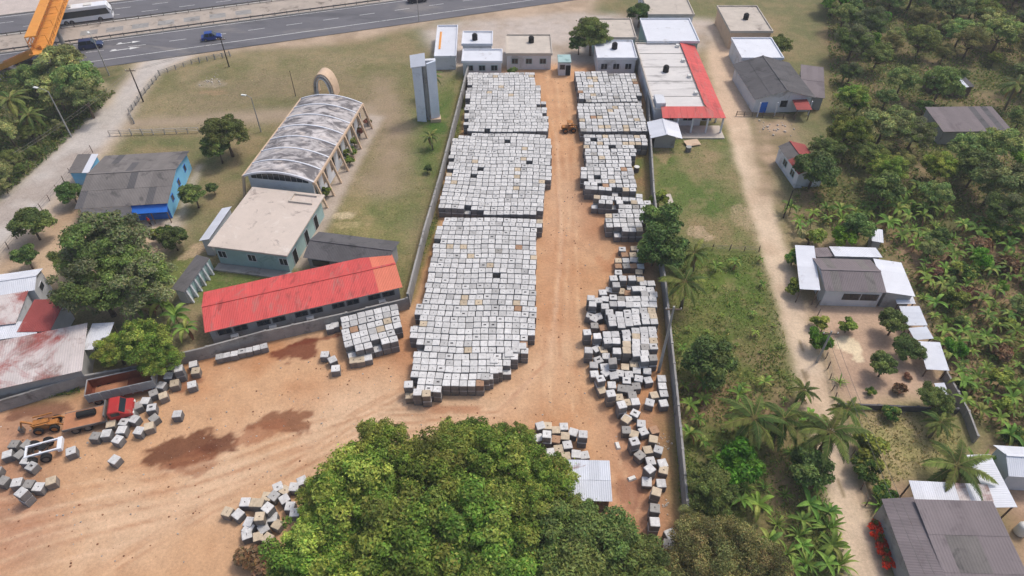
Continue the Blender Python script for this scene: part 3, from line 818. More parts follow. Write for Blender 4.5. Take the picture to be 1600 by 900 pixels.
# ---------------------------------------------------------------- church hall with vaulted roof
A, B, C_, D_ = P(385, 276, 4.6), P(496, 286, 4.6), P(561, 161, 4.6), P(466, 153, 4.6)
p, rz, HL, HD = rect((385, 276), (496, 286), (561, 161), (466, 153), 4.6)
hall = thing('church_hall', 'long vaulted hall with streaked silver roof and slanting cream buttresses', 'church', p, rz)
def vault_z(x): return 4.6 + 1.15 * (1 - ((x - HL / 2) / (HL / 2)) ** 2)
prof = [(0.5, -.1)] + [(0.5 + (HL - 1) * k / 12, vault_z(.5 + (HL - 1) * k / 12) - .15) for k in range(13)] + [(HL - .5, -.1)]
MB().prism(prof, .5, HD - .5, 'y').build('wall', M['white_wall'], hall)
M['vault'] = surf('silver_roof_coat', (186, 180, 178), 0.6, 0.16, 0.8, stain=(84, 80, 82), stain_amt=0.72, stain_scale=0.42, stain2=(204, 192, 182), stain2_amt=0.3, rnd=0.16, stretch=(0.8, 1.5, 1))
NB = 7
for k in range(NB):
    y0, y1 = HD * k / NB + .08, HD * (k + 1) / NB - .08
    m = MB(); xs = [HL * i / 14 for i in range(15)]
    ring = lambda y, dz: [(x, y, vault_z(x) + dz) for x in xs]
    m.loft([ring(y0, 0) + ring(y0, -.1)[::-1], ring(y1, 0) + ring(y1, -.1)[::-1]])
    m.build('roof_bay', M['vault'], hall)
for k in range(NB + 1):
    y = min(max(HD * k / NB, .16), HD - .16); m = MB(); xs = [HL * i / 14 for i in range(15)]
    m.loft([[(x, y - .11, vault_z(x) + .1) for x in xs] + [(x, y - .11, vault_z(x) - .2) for x in reversed(xs)],
            [(x, y + .11, vault_z(x) + .1) for x in xs] + [(x, y + .11, vault_z(x) - .2) for x in reversed(xs)]])
    m.build('roof_rib', M['white_roof'], hall)
for sx, x0 in ((1, HL), (-1, 0)):
    MB().box(x0 - .2, x0 + .2, 0, HD, 4.25, 4.62).build('eave_beam', M['cream'], hall)
    for k in range(NB + 1):
        y = min(max(HD * k / NB, .3), HD - .3)
        MB().loft([[(x0 + sx * 1.0, y - .15, -.1), (x0 + sx * 1.3, y - .15, -.1), (x0 + sx * 1.3, y + .15, -.1), (x0 + sx * 1.0, y + .15, -.1)],
                   [(x0 - sx * .1, y - .15, 4.3), (x0 + sx * .28, y - .15, 4.3), (x0 + sx * .28, y + .15, 4.3), (x0 - sx * .1, y + .15, 4.3)]]).build('buttress', M['cream'], hall)
    for k in range(NB):
        window(hall, 1.5, 2.2, (x0 - sx * .49, HD * (k + .5) / NB, 1.4), RIGHT if sx > 0 else LEFT, 2, frame=M['cream'])
m = MB(); xs = [1.0 + (HL - 2.0) * i / 10 for i in range(11)]
# glazed lunette above the flat roof
for i in range(10):
    xa, xb = xs[i] + .04, xs[i + 1] - .04
    q = MB().loft([[(xa, .44, 4.1), (xb, .44, 4.1), (xb, .44, vault_z(xb) - .35), (xa, .44, vault_z(xa) - .35)], [(xa, .49, 4.1), (xb, .49, 4.1), (xb, .49, vault_z(xb) - .35), (xa, .49, vault_z(xa) - .35)]])
    q.build('lunette_pane', M['glass'], hall)
# flat-roofed front wing
M['flat_top'] = surf('patched_roof_screed', (200, 186, 174), 0.9, 0.07, 0.4, stain=(138, 124, 116), stain_amt=0.22, stain_scale=0.45, stain2=(214, 204, 194), stain2_amt=0.3, rnd=0.03)
t, Ln, Dp = flat_block('hall_wing', 'flat concrete-roofed wing with pale teal walls in front of the vaulted hall', 'building', rect((328, 385), (453, 400), (503, 304), (390, 291), 3.6), 3.6, M['teal'], M['flat_top'], over=.55)
for x in (.12, .5, .9): window(t, 1.1, 1.1, (Ln * x, .56, 1.3), FRONT, 2, frame=M['white_wall'])
for y in (.2, .5, .75): door(t, 1.1, 2.2, (Ln - .54, Dp * y, 0), RIGHT, M['dark'])
MB().box(Ln * .6, Ln * .92, Dp - 2.6, Dp - 2.4, 3.6, 3.85).box(Ln * .6, Ln * .62, Dp - 2.4, Dp - .6, 3.6, 3.85).box(Ln * .62, Ln * .92, Dp - .8, Dp - .6, 3.6, 3.85).build('roof_hatch_kerb', M['concrete_pale'], t)
MB().box(.3, Ln - .3, -.9, .5, -.1, .18).build('plinth', M['concrete'], t)
t, a, b = shed('lean_to', 'narrow white sheet lean-to along the side of the flat-roofed wing', 'shed', rect((313, 375), (328, 377), (363, 325), (344, 324), 2.9), 2.7, 3.2, M['white_roof'], M['white_wall'], tilt='x')
# rounded arch portal behind the hall
p = P(508, 152); arch = thing('arch_portal', 'free-standing rounded cream arch beyond the far end of the hall', 'arch', p, rz)
def arch_ring(w, h, y, n=16): return [(w * math.cos(math.pi * k / n), y, h * (abs(math.sin(math.pi * k / n)) ** .75)) for k in range(n + 1)]
def arch_shell(w, h, t_, y0, y1):
    m = MB(); a = arch_ring(w, h, 0); b = arch_ring(w - t_, h - t_, 0)
    m.loft([[(x, y0, z) for x, _, z in a] + [(x, y0, z) for x, _, z in reversed(b)], [(x, y1, z) for x, _, z in a] + [(x, y1, z) for x, _, z in reversed(b)]])
    return m
arch_shell(2.0, 4.6, .2, 0, 2.6).build('outer_shell', M['cream'], arch, smooth=False)
arch_shell(1.78, 4.35, .25, -.25, .15).build('dark_band', M['grey_wall'], arch)
arch_shell(1.35, 3.9, .18, -.35, .3).build('inner_band', M['white_wall'], arch)
# grey shed roof between hall and school, walkway rooms
t, a, b = gable_house('grey_shed', 'grey sheet-roofed shed standing behind the long red roof', 'shed', rect((477, 402), (612, 420), (618, 376), (494, 361), 2.8), 2.8, 3.5, M['grey_wall'], M['dark_roof'], over=.4)
o = MB().box(1.0, 3.4, .32, .38, 1.1, 2.2).build('window', M['glass'], t[0] if isinstance(t, tuple) else t)
t, Ln, Dp = shed('toilet_block', 'narrow grey-roofed block with row of white piers beside the lawn', 'outbuilding', rect((273, 452), (289, 457), (325, 400), (303, 400), 2.5), 2.6, 2.3, M['dark_roof'], M['white_wall'], tilt='x', over=.3)
for k in range(6):
    y = Dp * (k + .4) / 6.2
    MB().loft([[(Ln - .28, y, -.1), (Ln + .3, y, -.1), (Ln + .3, y + .25, -.1), (Ln - .28, y + .25, -.1)], [(Ln - .28, y, 2.1), (Ln - .1, y, 2.1), (Ln - .1, y + .25, 2.1), (Ln - .28, y + .25, 2.1)]]).build('pier', M['white_wall'], t)
    MB().box(Ln - .29, Ln - .24, y + .4, y + 1.1, 0, 1.9).build('door', M['teal'], t)
# ---------------------------------------------------------------- red-roofed school
R_ = rect((319, 519), (625, 449), (614, 391), (318, 456), 3.1)
def alt_red(k, r, n, rows, mat): return mat
t, Ln, Dp = gable_house('red_roof_school', 'long school building with bright red gable roof and grey walls', 'school', R_, 3.1, 3.9, M['grey_wall'], M['red_roof'], over=.4, cw=1.0,
                        alt=lambda k, r, n, rows, m: M['orange_roof'] if k >= n - 3 else m, alt_back=lambda k, r, n, rows, m: M['orange_roof'] if k < 3 else m)
for g in range(5):
    x0 = Ln * (.07 + .19 * g)
    for k in range(4): window(t, .62, .62, (x0 + .78 * k + (.25 if k > 1 else 0), .39, 1.75), FRONT, 1, frame=M['dark_pole'])
    if g in (0, 1, 2, 4):
        ac = MB().box(x0 + .8, x0 + 1.7, -.10, .40, .75, 1.35).build('air_conditioner', M['tank'], t, bevel=.03)
        MB().box(x0 + .95, x0 + 1.45, -.13, -.09, .83, 1.27).build('grille', M['steel'], ac)
MB().box(.5, Ln - .5, .1, .4, -.1, .5).build('plinth', M['concrete'], t)
MB().box(Ln - .40, Ln - .34, Dp * .3, Dp * .5, 0, 2.1).build('door', M['wood'], t)

# ---------------------------------------------------------------- L-shaped red eaved building
R_ = rect((1012, 181), (1118, 181), (1101, 68), (1003, 68), 3.6)
p, rz, Ln, Dp = R_
el = thing('veranda_building', 'flat concrete-roofed building edged with an L of red tiled eaves', 'building', p, rz)
MB().box(.3, Ln - 3.4, 2.6, Dp, -.1, 3.3).build('wall', M['white_wall'], el)
M['roof_grey'] = surf('grey_white_roof_screed', (202, 198, 194), 0.9, 0.1, 0.4, stain=(150, 146, 144), stain_amt=0.3, stain_scale=0.3, rnd=0.03, stretch=(.3, 1, 1))
ro = MB().box(0, Ln - 3.0, 2.4, Dp, 3.3, 3.6).build('roof', M['roof_grey'], el)
MB().box(0, .2, 2.4, Dp, 3.6, 3.85).box(.2, Ln - 3.0, Dp - .2, Dp, 3.6, 3.85).build('parapet', M['concrete_pale'], ro)
MB().box(.4, 2.0, 2.6, 5.6, 3.6, 4.5).build('water_tank_base', M['white_wall'], ro)
for k in range(4): MB().box(Ln - 4.1, Ln - 3.5, 7 + k * 6.2, 7.7 + k * 6.2, 3.6, 4.1).build('roof_vent', M['tank'], ro)
for k in range(5): MB().box(.3, Ln - 3.2, 6.5 + k * 5.5, 6.62 + k * 5.5, 3.6, 3.66).build('roof_joint', M['concrete'], ro)
cnr_i = (Ln - 3.1, 2.5); cnr_o = (Ln, 0)
# mitred eaves, sheet by sheet
n = 10
for k in range(n):
    x0, x1 = 1.2 + (Ln - 1.2) * k / n, 1.2 + (Ln - 1.2) * (k + 1) / n - .02
    def up(x): return min(x, Ln - 3.1) if x <= Ln - 3.1 else x
    def yt(x): return 2.5 if x <= Ln - 3.1 else 2.5 * (Ln - x) / 3.1
    def zt(x): return 3.95 if x <= Ln - 3.1 else 3.2 + .75 * (Ln - x) / 3.1
    m = MB().loft([[(x0, 0, 3.14), (x1, 0, 3.14), (x1, yt(x1) + .02, zt(x1) - .06), (x0, yt(x0) + .02, zt(x0) - .06)], [(x0, 0, 3.2), (x1, 0, 3.2), (x1, yt(x1) + .02, zt(x1)), (x0, yt(x0) + .02, zt(x0))]])
    m.build('eave_sheet', M['red_roof'], el)
n = 24
for k in range(n):
    y0, y1 = Dp * k / n, Dp * (k + 1) / n - .02
    def xt(y): return Ln - 3.1 if y >= 2.5 else Ln - 3.1 * y / 2.5
    def zt2(y): return 3.95 if y >= 2.5 else 3.2 + .75 * y / 2.5
    m = MB().loft([[(Ln, y0, 3.14), (Ln, y1, 3.14), (xt(y1), y1, zt2(y1) - .06), (xt(y0), y0, zt2(y0) - .06)], [(Ln, y0, 3.2), (Ln, y1, 3.2), (xt(y1), y1, zt2(y1)), (xt(y0), y0, zt2(y0))]])
    m.build('eave_sheet', M['red_roof'], el)
MB().box(1.0, Ln + .1, -1.4, 2.6, -.1, .2).build('porch_floor', M['concrete_pale'], el)
for k in range(5):
    x = 1.4 + (Ln - 1.7) * k / 4
    MB().box(x - .13, x + .13, .2, .46, .2, 3.12).build('column', M['white_wall'], el)
for k in range(4): MB().box(Ln - .4, Ln - .14, 4 + 6 * k, 4.26 + 6 * k, -.1, 3.12).build('column', M['white_wall'], el)
for k in range(3): window(el, 1.6, 1.2, (3 + k * 3.2, 2.6, 1.2), FRONT, 2)
# ---------------------------------------------------------------- small sheds and houses beyond the eastern wall
t, a, b = gable_house('white_shed', 'small open shed with bright white gable roof by the yard wall', 'shed', rect((1014, 214), (1065, 214), (1061, 189), (1014, 188), 2.6), 2.4, 3.0, M['grey_wall'], M['white_roof'], 'y', over=.9, cw=1.1)
t, a, b = gable_house('grey_gable_house', 'pale grey house with dark gable roof, blue door and barred window', 'house', rect((1174, 156), (1262, 150), (1246, 97), (1150, 97), 3.1), 3.0, 4.4, M['white_wall'], M['dark_roof'], 'y', over=.5, rows=2)
door(t, 1.2, 2.1, (a * .2, .5, 0), FRONT, M['blue_strong']); window(t, 1.1, 1.1, (a * .52, .5, 1.1), FRONT, 3, frame=M['dark_pole'])
for x in (a * .08, a * .36, a * .92): MB().box(x - .1, x + .1, -.9, -.7, -.1, 2.7).build('porch_post', M['white_wall'], t)
t, a, b = shed('brown_roof_house', 'house with brownish sheet roof adjoining the dark gable roof', 'house', rect((1258, 152), (1291, 150), (1282, 110), (1247, 100), 2.6), 2.5, 2.9, M['purple_roof'], M['grey_wall'], rows=2)
t, a, b = shed('maroon_awning', 'small maroon sheet awning on posts beside the grey gable house', 'awning', rect((1241, 171), (1268, 171), (1258, 150), (1237, 150), 2.2), 2.1, 2.5, M['rust_red'], None)
t, a, b = gable_house('long_white_hut', 'narrow hut with long white side wall and maroon roof behind the dirt road', 'house', rect((1240, 272), (1288, 268), (1262, 224), (1224, 226), 2.9), 2.8, 3.5, M['white_wall'], M['rust_red'], 'y', over=.2, ridge_at=.4, alt=lambda k, r, n, rows, m: M['grey_roof'] if k < n * .5 else M['rust_red'])
for y in (.25, .6): window(t, 1.2, 1.0, (.2, b * y, 1.1), LEFT, 2, frame=M['teal'])
t, a, b = shed('grove_roof', 'lone dark ribbed sheet roof among the trees of the grove', 'shed', rect((1472, 204), (1568, 206), (1562, 168), (1446, 172), 2.6), 2.5, 3.0, M['purple_roof'], M['grey_wall'], alt=lambda k, r, n, rows, m: M['dark_roof'] if k > n * .5 and k % 2 else m)
t, a, b = shed('blue_tarp_hut', 'tumbledown grey hut with white scrap sheets near the grove', 'hut', rect((1478, 135), (1512, 138), (1510, 112), (1474, 118), 2.2), 2.1, 2.5, M['zinc_roof'], M['wood'], alt=lambda k, r, n, rows, m: M['dark_roof'] if k % 2 else m)
t, a, b = shed('grove_lean_to', 'grey sheet roof half hidden under trees at the edge of the grove', 'shed', rect((1450, 130), (1470, 130), (1470, 118), (1452, 118), 2.2), 2.1, 2.3, M['dark_roof'], M['wood'])
# white-and-grey roofed house
t, a, b = gable_house('farmhouse', 'white house with weathered dark grey gable roof by the dirt road', 'house', rect((1286, 452), (1383, 456), (1364, 404), (1274, 402), 3.0), 2.9, 3.6, M['white_wall'], M['purple_roof'], over=.25, alt=lambda k, r, n, rows, m: M['grey_roof'] if k % 4 == 1 else m)
for x in (.42, .55, .72, .85): window(t, 1.0, .9, (a * x, .25, 1.2), FRONT, 2, frame=M['dark_pole'])
shed('side_veranda', 'white sheet veranda roof on the road side of the farmhouse', 'veranda', rect((1259, 453), (1287, 454), (1266, 386), (1235, 379), 2.7), 2.5, 2.8, M['white_roof'], None, tilt='x', cw=1.1, rows=1)
shed('kitchen_wing', 'wide white sheet roof on the plantation side of the farmhouse', 'annex', rect((1384, 457), (1431, 461), (1410, 408), (1364, 404), 2.8), 2.8, 2.5, M['white_roof'], M['grey_wall'], tilt='x')
shed('rear_wing', 'white sheet roof behind the ridge of the farmhouse', 'annex', rect((1304, 401), (1381, 404), (1367, 385), (1296, 384), 2.8), 2.9, 2.6, M['white_roof'], M['grey_wall'])
shed('back_store', 'small grey sheet roof tucked beside the rear wing', 'annex', rect((1276, 402), (1303, 401), (1294, 385), (1268, 386), 2.6), 2.6, 2.4, M['purple_roof'], M['grey_wall'])
shed('wash_shed', 'little white roof behind the farmhouse next to brick rubble', 'shed', rect((1357, 376), (1381, 378), (1378, 362), (1366, 358), 2.2), 2.1, 2.4, M['white_roof'], M['grey_wall'])
for lab, q, m in (('short white sheet roof nearest the farmhouse in the chain of pens', ((1401, 474), (1430, 476), (1425, 464), (1399, 461)), 'white_roof'),
                  ('broad silvery roof, second in the chain of pens', ((1420, 508), (1448, 510), (1436, 480), (1403, 477)), 'zinc_roof'),
                  ('plain silvery roof in the middle of the chain of pens', ((1430, 530), (1456, 531), (1449, 511), (1420, 512)), 'zinc_roof'),
                  ('long white roof, last big one in the chain of pens', ((1447, 577), (1485, 580), (1465, 537), (1436, 531)), 'white_roof'),
                  ('small loose white sheet roof at the end of the chain of pens', ((1470, 617), (1482, 617), (1474, 600), (1458, 597)), 'white_roof')):
    shed('animal_pen', lab, 'pen', rect(*q, 1.6), 1.45, 1.75, M[m], None, tilt='x', cw=0.95, group='chain of sheet-roofed pens')
# big roofs at the bottom corner
t, a, b = shed('corner_barn', 'large weathered grey sheet roof at the bottom corner by the dirt road', 'barn', rect((1493, 958), (1640, 960), (1549, 786), (1434, 781), 3.6), 3.4, 3.8, M['purple_roof'], M['grey_wall'], tilt='y', rows=3, cw=1.6, over=.3,
                alt=lambda k, r, n, rows, m: M['grey_roof'] if (k, r) in ((1, 1), (2, 1)) else m)
shed('barn_aisle', 'narrow ribbed grey aisle roof along the road side of the barn', 'annex', rect((1441, 958), (1492, 958), (1433, 779), (1386, 775), 3.4), 2.9, 3.5, M['purple_roof'], M['grey_wall'], tilt='x', cw=.7)
shed('porch_roof_white', 'white sheet roof with two rusty stripes behind the barn', 'shed', rect((1432, 780), (1555, 787), (1545, 757), (1419, 751), 3.0), 2.7, 3.0, M['zinc_roof'], None, alt=lambda k, r, n, rows, m: M['rust_white'] if k in (4, 6) else M['white_roof'])
shed('patio_roof', 'white sheet roof beside the spiky plant behind the barn', 'shed', rect((1556, 793), (1581, 794), (1552, 712), (1506, 710), 2.8), 2.7, 3.0, M['white_roof'], None, tilt='x')
t, a, b = gable_house('white_house', 'bright white-roofed house at the edge of the frame above the barn', 'house', rect((1563, 742), (1650, 748), (1640, 700), (1566, 696), 3.0), 3.0, 3.9, M['white_wall'], M['white_roof'], 'x', over=.3)
# ---------------------------------------------------------------- houses at the western edge
t, a, b = gable_house('west_white_house', 'white-walled house with white sheet roof at the western edge', 'house', rect((-50, 470), (44, 452), (76, 419), (-40, 432), 3.4), 3.4, 3.9, M['white_wall'], M['white_roof'], 'x', over=.25)
window(t, 1.2, .9, (a - .25, b * .5, 1.6), RIGHT, 1)
shed('west_red_roof', 'steep faded red sheet roof below the white house', 'annex', rect((33, 519), (85, 516), (99, 472), (49, 471), 2.8), 2.7, 3.2, M['rust_red'], M['white_wall'])
shed('west_streaked_roof', 'red and white streaked sheet roof at the very edge', 'annex', rect((-40, 512), (28, 504), (43, 457), (-40, 466), 3.0), 2.9, 3.3, M['rust_white'], M['white_wall'])
shed('west_flat_roof', 'pale flat roof between the streaked and the rusty roofs', 'annex', rect((-50, 540), (84, 517), (40, 505), (-50, 512), 2.6), 2.6, 2.7, M['white_roof'], M['white_wall'])
t, a, b = shed('west_rusty_house', 'wide rust-stained white roof behind the concrete wall', 'house', rect((-50, 617), (129, 577), (137, 508), (-50, 546), 3.0), 2.8, 3.3, M['rust_white'], M['grey_wall'], cw=1.3)
shed('west_porch', 'small clean white roof at the end of the rust-stained roof', 'shed', rect((134, 546), (170, 544), (172, 506), (138, 508), 2.6), 2.5, 2.8, M['white_roof'], None)
for q, l in (((97, 552), 'lower'), ((28, 575), 'upper')):
    pass
# tin roof half under the foreground trees
shed('tin_shed', 'tin sheet roof shed half covered by the foreground trees', 'shed', rect((890, 782), (957, 782), (952, 723), (884, 720), 2.6), 2.5, 2.9, M['zinc_roof'], M['wood'], rows=2, cw=1.1)
# gate house and buildings beyond the yard
t, a, b = flat_block('gate_house', 'small white gate house with dark windows at the far end of the yard', 'gate house', rect((872, 97), (893, 97), (891, 85), (871, 85), 2.8), 2.8, M['white_wall'], M['teal'], over=.15)
window(t, .9, .8, (a * .35, .15, 1.3), FRONT, 2, frame=M['dark']); door(t, .9, 2.1, (a * .78, .15, 0), FRONT, M['dark'])
t, a, b = flat_block('white_depot', 'bright white depot block with an orange upright stripe on its roof', 'building', rect((681, 90), (716, 89), (713, 41), (681, 41), 2.6), 2.6, M['white_wall'], M['white_roof'], over=.2, parapet=.3)
MB().box(a * .16, a * .25, b * .25, b * .8, 2.6, 2.72).build('roof_stripe', M['orange_steel'], t)
for k, (q, h, lab) in enumerate((((722, 70, 770, 50), 3.4, 'white flat-roofed store next to the depot block'), ((722, 97, 785, 78), 3.0, 'low white store in front of the flat-roofed store'), ((790, 85, 862, 55), 3.2, 'pale grey-green warehouse behind the yard entrance'))):
    t, a, b = flat_block('store', lab, 'building', rect((q[0], q[1]), (q[2], q[1]), (q[2], q[3]), (q[0], q[3]), h), h, M['white_wall'], M['white_roof'] if k < 2 else M['concrete_pale'], over=.25, parapet=.25, group='stores beyond the yard')
    for j in range(3): window(t, 1.2, 1.0, (a * (.2 + .3 * j), .25, 1.2), FRONT, 2, frame=M['teal'])
for q, h, wm, rm, lab in (((930, 92, 992, 64), 3.4, 'white_wall', 'white_roof', 'white house with white roof past the end of the yard'),
                          ((925, 60, 990, 30), 3.6, 'teal', 'concrete_pale', 'pale green flat-roofed house past the white house'),
                          ((1005, 66, 1085, 30), 4.0, 'teal', 'white_roof', 'mint green warehouse behind the red-eaved building'),
                          ((1005, 24, 1075, -20), 4.2, 'white_wall', 'concrete_pale', 'far pale block behind the mint green warehouse'),
                          ((1150, 92, 1215, 60), 3.4, 'white_wall', 'white_roof', 'white house behind the grey gable house'),
                          ((1130, 50, 1195, 10), 3.6, 'cream', 'concrete_pale', 'cream flat-roofed house at the top of the dirt road')):
    t, a, b = flat_block('far_house', lab, 'house', rect((q[0], q[1]), (q[2], q[1]), (q[2], q[3]), (q[0], q[3]), h), h, M[wm], M[rm], over=.25, parapet=.25)
    for j in range(3): window(t, 1.2, 1.1, (a * (.2 + .3 * j), .25, 1.2), FRONT, 2)
for px, py, z, lab in ((742, 62, 3.4, 'black water tank on the white flat-roofed store'), (830, 66, 3.2, 'black water tank on the pale grey-green warehouse'), (960, 76, 3.4, 'black water tank on the white house past the yard'), (1165, 30, 3.6, 'black water tank on the cream flat-roofed house'), (1040, 112, 3.6, 'black water tank on the veranda building')):
    tk_ = thing('roof_tank', lab, 'water tank', P(px, py, z))
    MB().tube([(0, 0, 0), (0, 0, 1.0), (0, 0, 1.2), (0, 0, 1.25)], [.55, .55, .4, .2], 14).build('body', M['black'], tk_)
    MB().tube([(0, 0, 1.25), (0, 0, 1.32)], .2, 10).build('lid', M['dark_pole'], tk_)
# tall twin-slab sign tower
b0 = P(671, 186); tw = thing('sign_tower', 'tall pale blue-white tower of two upright slabs on the lawn', 'tower', b0, 0.12)
hT = 11.0
MB().loft([[(-2.1, -.5, -.1), (-.5, -.9, -.1), (-.5, -.4, -.1), (-2.1, 0, -.1)], [(-2.1, -.5, hT - 1.0), (-.5, -.9, hT - .6), (-.5, -.4, hT - .6), (-2.1, 0, hT - 1.0)]]).build('slab', M['tower'], tw)
MB().box(-.32, .2, -.3, .4, -.1, hT - .8).build('core', M['grey_wall'], tw)
MB().loft([[(.35, -1.0, -.1), (1.9, -.6, -.1), (1.9, -.1, -.1), (.35, -.5, -.1)], [(.35, -1.0, hT - .3), (1.9, -.6, hT), (1.9, -.1, hT), (.35, -.5, hT - .3)]]).build('slab', M['tower'], tw)
MB().loft([[(-2.3, -.7, hT - 1.0), (.2, -1.1, hT - .6), (.2, 1.3, hT + .5), (-2.3, 1.3, hT + .2)], [(-2.3, -.7, hT - .85), (.2, -1.1, hT - .45), (.2, 1.3, hT + .65), (-2.3, 1.3, hT + .35)]]).build('canopy', M['zinc_roof'], tw)
MB().box(-2.0, 1.9, .4, 1.1, -.1, hT - .3).build('rear_slab', M['white_wall'], tw)
MB().box(.2, 2.0, -1.3, .3, -.1, .6).build('plinth', M['cream'], tw)

# ---------------------------------------------------------------- walls and fences
def panel_wall(name, label, pts, h, th=0.2, bay=3.0, mat=None, cat='wall', vary=.04, post=.28):
    """run of panels between posts along world points"""
    mat = mat or M['concrete']
    p0 = pts[0]
    t = thing(name, label, cat, (p0.x, p0.y, 0))
    pm = MB().box(-post / 2, post / 2, -post / 2, post / 2, -.2, h + .06).mesh('post', mat)
    for i in range(len(pts) - 1):
        a, b = pts[i], pts[i + 1]; d = b - a; d.z = 0; ln = d.length; d.normalize(); ang = math.atan2(d.y, d.x)
        n = max(1, round(ln / bay)); st = ln / n
        me = MB().box(post / 2, st - post / 2, -th / 2, th / 2, -.2, h).mesh('panel', mat)
        for k in range(n):
            q = a + d * (st * k) - p0; q.z = 0
            link('post', pm, t, (q.x, q.y, random.uniform(-.03, .03)), (0, 0, ang))
            link('panel', me, t, (q.x, q.y, random.uniform(-vary, vary)), (0, random.uniform(-.004, .004), ang))
    q = pts[-1] - p0
    link('post', pm, t, (q.x, q.y, 0))
    return t
panel_wall('yard_wall_panels', 'long grey concrete wall between the block field and the church lawn', [P(*q) for q in ((735, 108), (722, 160), (690, 288), (664, 380), (640, 478))], 2.3, .25)
panel_wall('yard_wall_panels', 'long grey concrete wall between the yard and the planted strip', [P(*q) for q in ((1008, 130), (1013, 215), (1019, 320), (1037, 470), (1052, 620), (1061, 720), (1068, 800), (1073, 850))], 2.3, .22)
panel_wall('yard_wall_panels', 'grey concrete wall in front of the red-roofed school', [P(*q) for q in ((638, 482), (545, 505), (420, 533), (330, 558), (270, 572))], 1.9, .22)
panel_wall('yard_wall_panels', 'low stained concrete wall behind the dump body and rusty house', [P(*q) for q in ((250, 582), (135, 602), (60, 625), (-10, 646), (-60, 660))], 1.7, .25)
panel_wall('garden_wall', 'low dark block wall at the foot of the sandy farmyard', [P(*q) for q in ((1308, 637), (1400, 641), (1492, 645))], .8, .2, 2.4, M['dark_roof'])
panel_wall('garden_wall', 'grey block wall beside the pens along the plantation', [P(*q) for q in ((1472, 590), (1490, 622), (1506, 652), (1520, 690))], 1.2, .2, 2.4, M['concrete'])
panel_wall('barn_wall', 'grey plot wall along the road in front of the barn', [P(*q) for q in ((1384, 800), (1400, 850), (1420, 915))], 1.5, .2, 2.6, M['grey_wall'])

def post_fence(label, pts, h=1.2, step=2.2, wires=3, mat=None, r=.06, lean=.08, group=None, rails=False):
    mat = mat or M['wood']
    p0 = pts[0]; t = thing('post_fence', label, 'fence', (p0.x, p0.y, 0), 0, group)
    pm = MB().tube([(0, 0, -.15), (0, 0, h)], [r * 1.1, r * .8], 6).mesh('post', mat)
    tops = []
    for i in range(len(pts) - 1):
        a, b = pts[i], pts[i + 1]; ln = (b - a).length; n = max(1, round(ln / step))
        for k in range(n + (1 if i == len(pts) - 2 else 0)):
            q = a.lerp(b, k / n) - p0; q.z = 0
            link('post', pm, t, q, (random.uniform(-lean, lean), random.uniform(-lean, lean), 0), random.uniform(.85, 1.2)); tops.append(q.copy())
    for wv in range(wires):
        z = h * (.35 + .28 * wv)
        m = MB()
        for i in range(len(tops) - 1): m.bar(tops[i] + Vector((0, 0, z)), tops[i + 1] + Vector((0, 0, z)), .07 if rails else .025)
        m.build('rail' if rails else 'wire', mat if rails else M['steel'], t)
    return t
post_fence('leaning wooden post fence along the road in front of the blue house', [P(*q) for q in ((145, 238), (90, 300), (40, 358), (0, 405))], 1.3)
post_fence('row of pale fence posts with white tips on the track side', [P(*q) for q in ((172, 212), (240, 210), (312, 207))], 1.1, 1.9, rails=True, mat=M['concrete_pale'], r=.09)
post_fence('low concrete post fence round the bend of the junction', [P(*q) for q in ((210, 193), (203, 178), (222, 152), (250, 118), (300, 100), (360, 88))], 1.0, 1.6, mat=M['concrete'], r=.11, lean=.03, rails=True)
post_fence('wooden stake fence between the dirt road and the sandy farmyard', [P(*q) for q in ((1273, 468), (1290, 560), (1300, 610), (1308, 640))], 1.2, 1.5)
post_fence('thin stake fence across the lawn beside the dirt road', [P(*q) for q in ((1085, 389), (1140, 391), (1186, 393))], .9, 2.0)
post_fence('wire fence by the narrow road below the palms', [P(*q) for q in ((1318, 660), (1338, 740), (1352, 790))], 1.2, 2.0)
post_fence('low hurdle fence in front of the grey gable house', [P(*q) for q in ((1150, 181), (1175, 182), (1240, 186))], .9, 1.6, rails=True)

# ---------------------------------------------------------------- poles
def pole(label, px, py, h, mat, r=.14, arm=None, lamp=False, cross=False, group='utility poles'):
    t = thing('utility_pole' if not lamp else 'street_lamp', label, 'pole' if not lamp else 'street lamp', P(px, py), 0, group)
    MB().tube([(0, 0, -.2), (0, 0, h)], [r, r * .6], 8).build('shaft', mat, t)
    if cross:
        MB().box(-.9, .9, -.06, .06, h - .5, h - .38).build('crossarm', M['wood'], t)
        for x in (-.8, 0, .8): MB().tube([(x, 0, h - .38), (x, 0, h - .2)], .05, 6).build('insulator', M['lamp_glass'], t)
    if lamp:
        ax, ay = arm
        MB().tube([(0, 0, h - .1), (ax * .5, ay * .5, h + .25), (ax, ay, h + .3)], .05, 6).build('arm', mat, t)
        d = Vector((ax, ay, 0)).normalized()
        m = MB().bar(Vector((ax, ay, h + .3)) - d * .1, Vector((ax, ay, h + .3)) + d * .75, .34, .16)
        m.build('lamp_head', M['lamp_glass'], t)
    return t
pole('pale street lamp over the bushes beside the access road', 112, 214, 8.5, M['pole'], .13, (-1.9, .6), True, group='street lamps')
pole('dark leaning-looking pole at the bend of the access road', 224, 159, 6.5, M['dark_pole'], cross=True)
pole('dark pole on the grass near the highway shoulder', 358, 104, 6.0, M['dark_pole'], cross=True)
pole('grey lamp post at the mouth of the junction', 171, 118, 7.5, M['pole'], .12, (-1.2, 1.4), True, group='street lamps')
pole('tall concrete pole standing by the yard wall near the piled blocks', 1029, 581, 11.0, M['pole'], .2, cross=True)
pole('short concrete pole at the sandy farmyard fence', 1276, 566, 5.5, M['pole'], .16, cross=True)
pole('dark pole beside the long white hut', 1224, 340, 5.0, M['dark_pole'], .12)
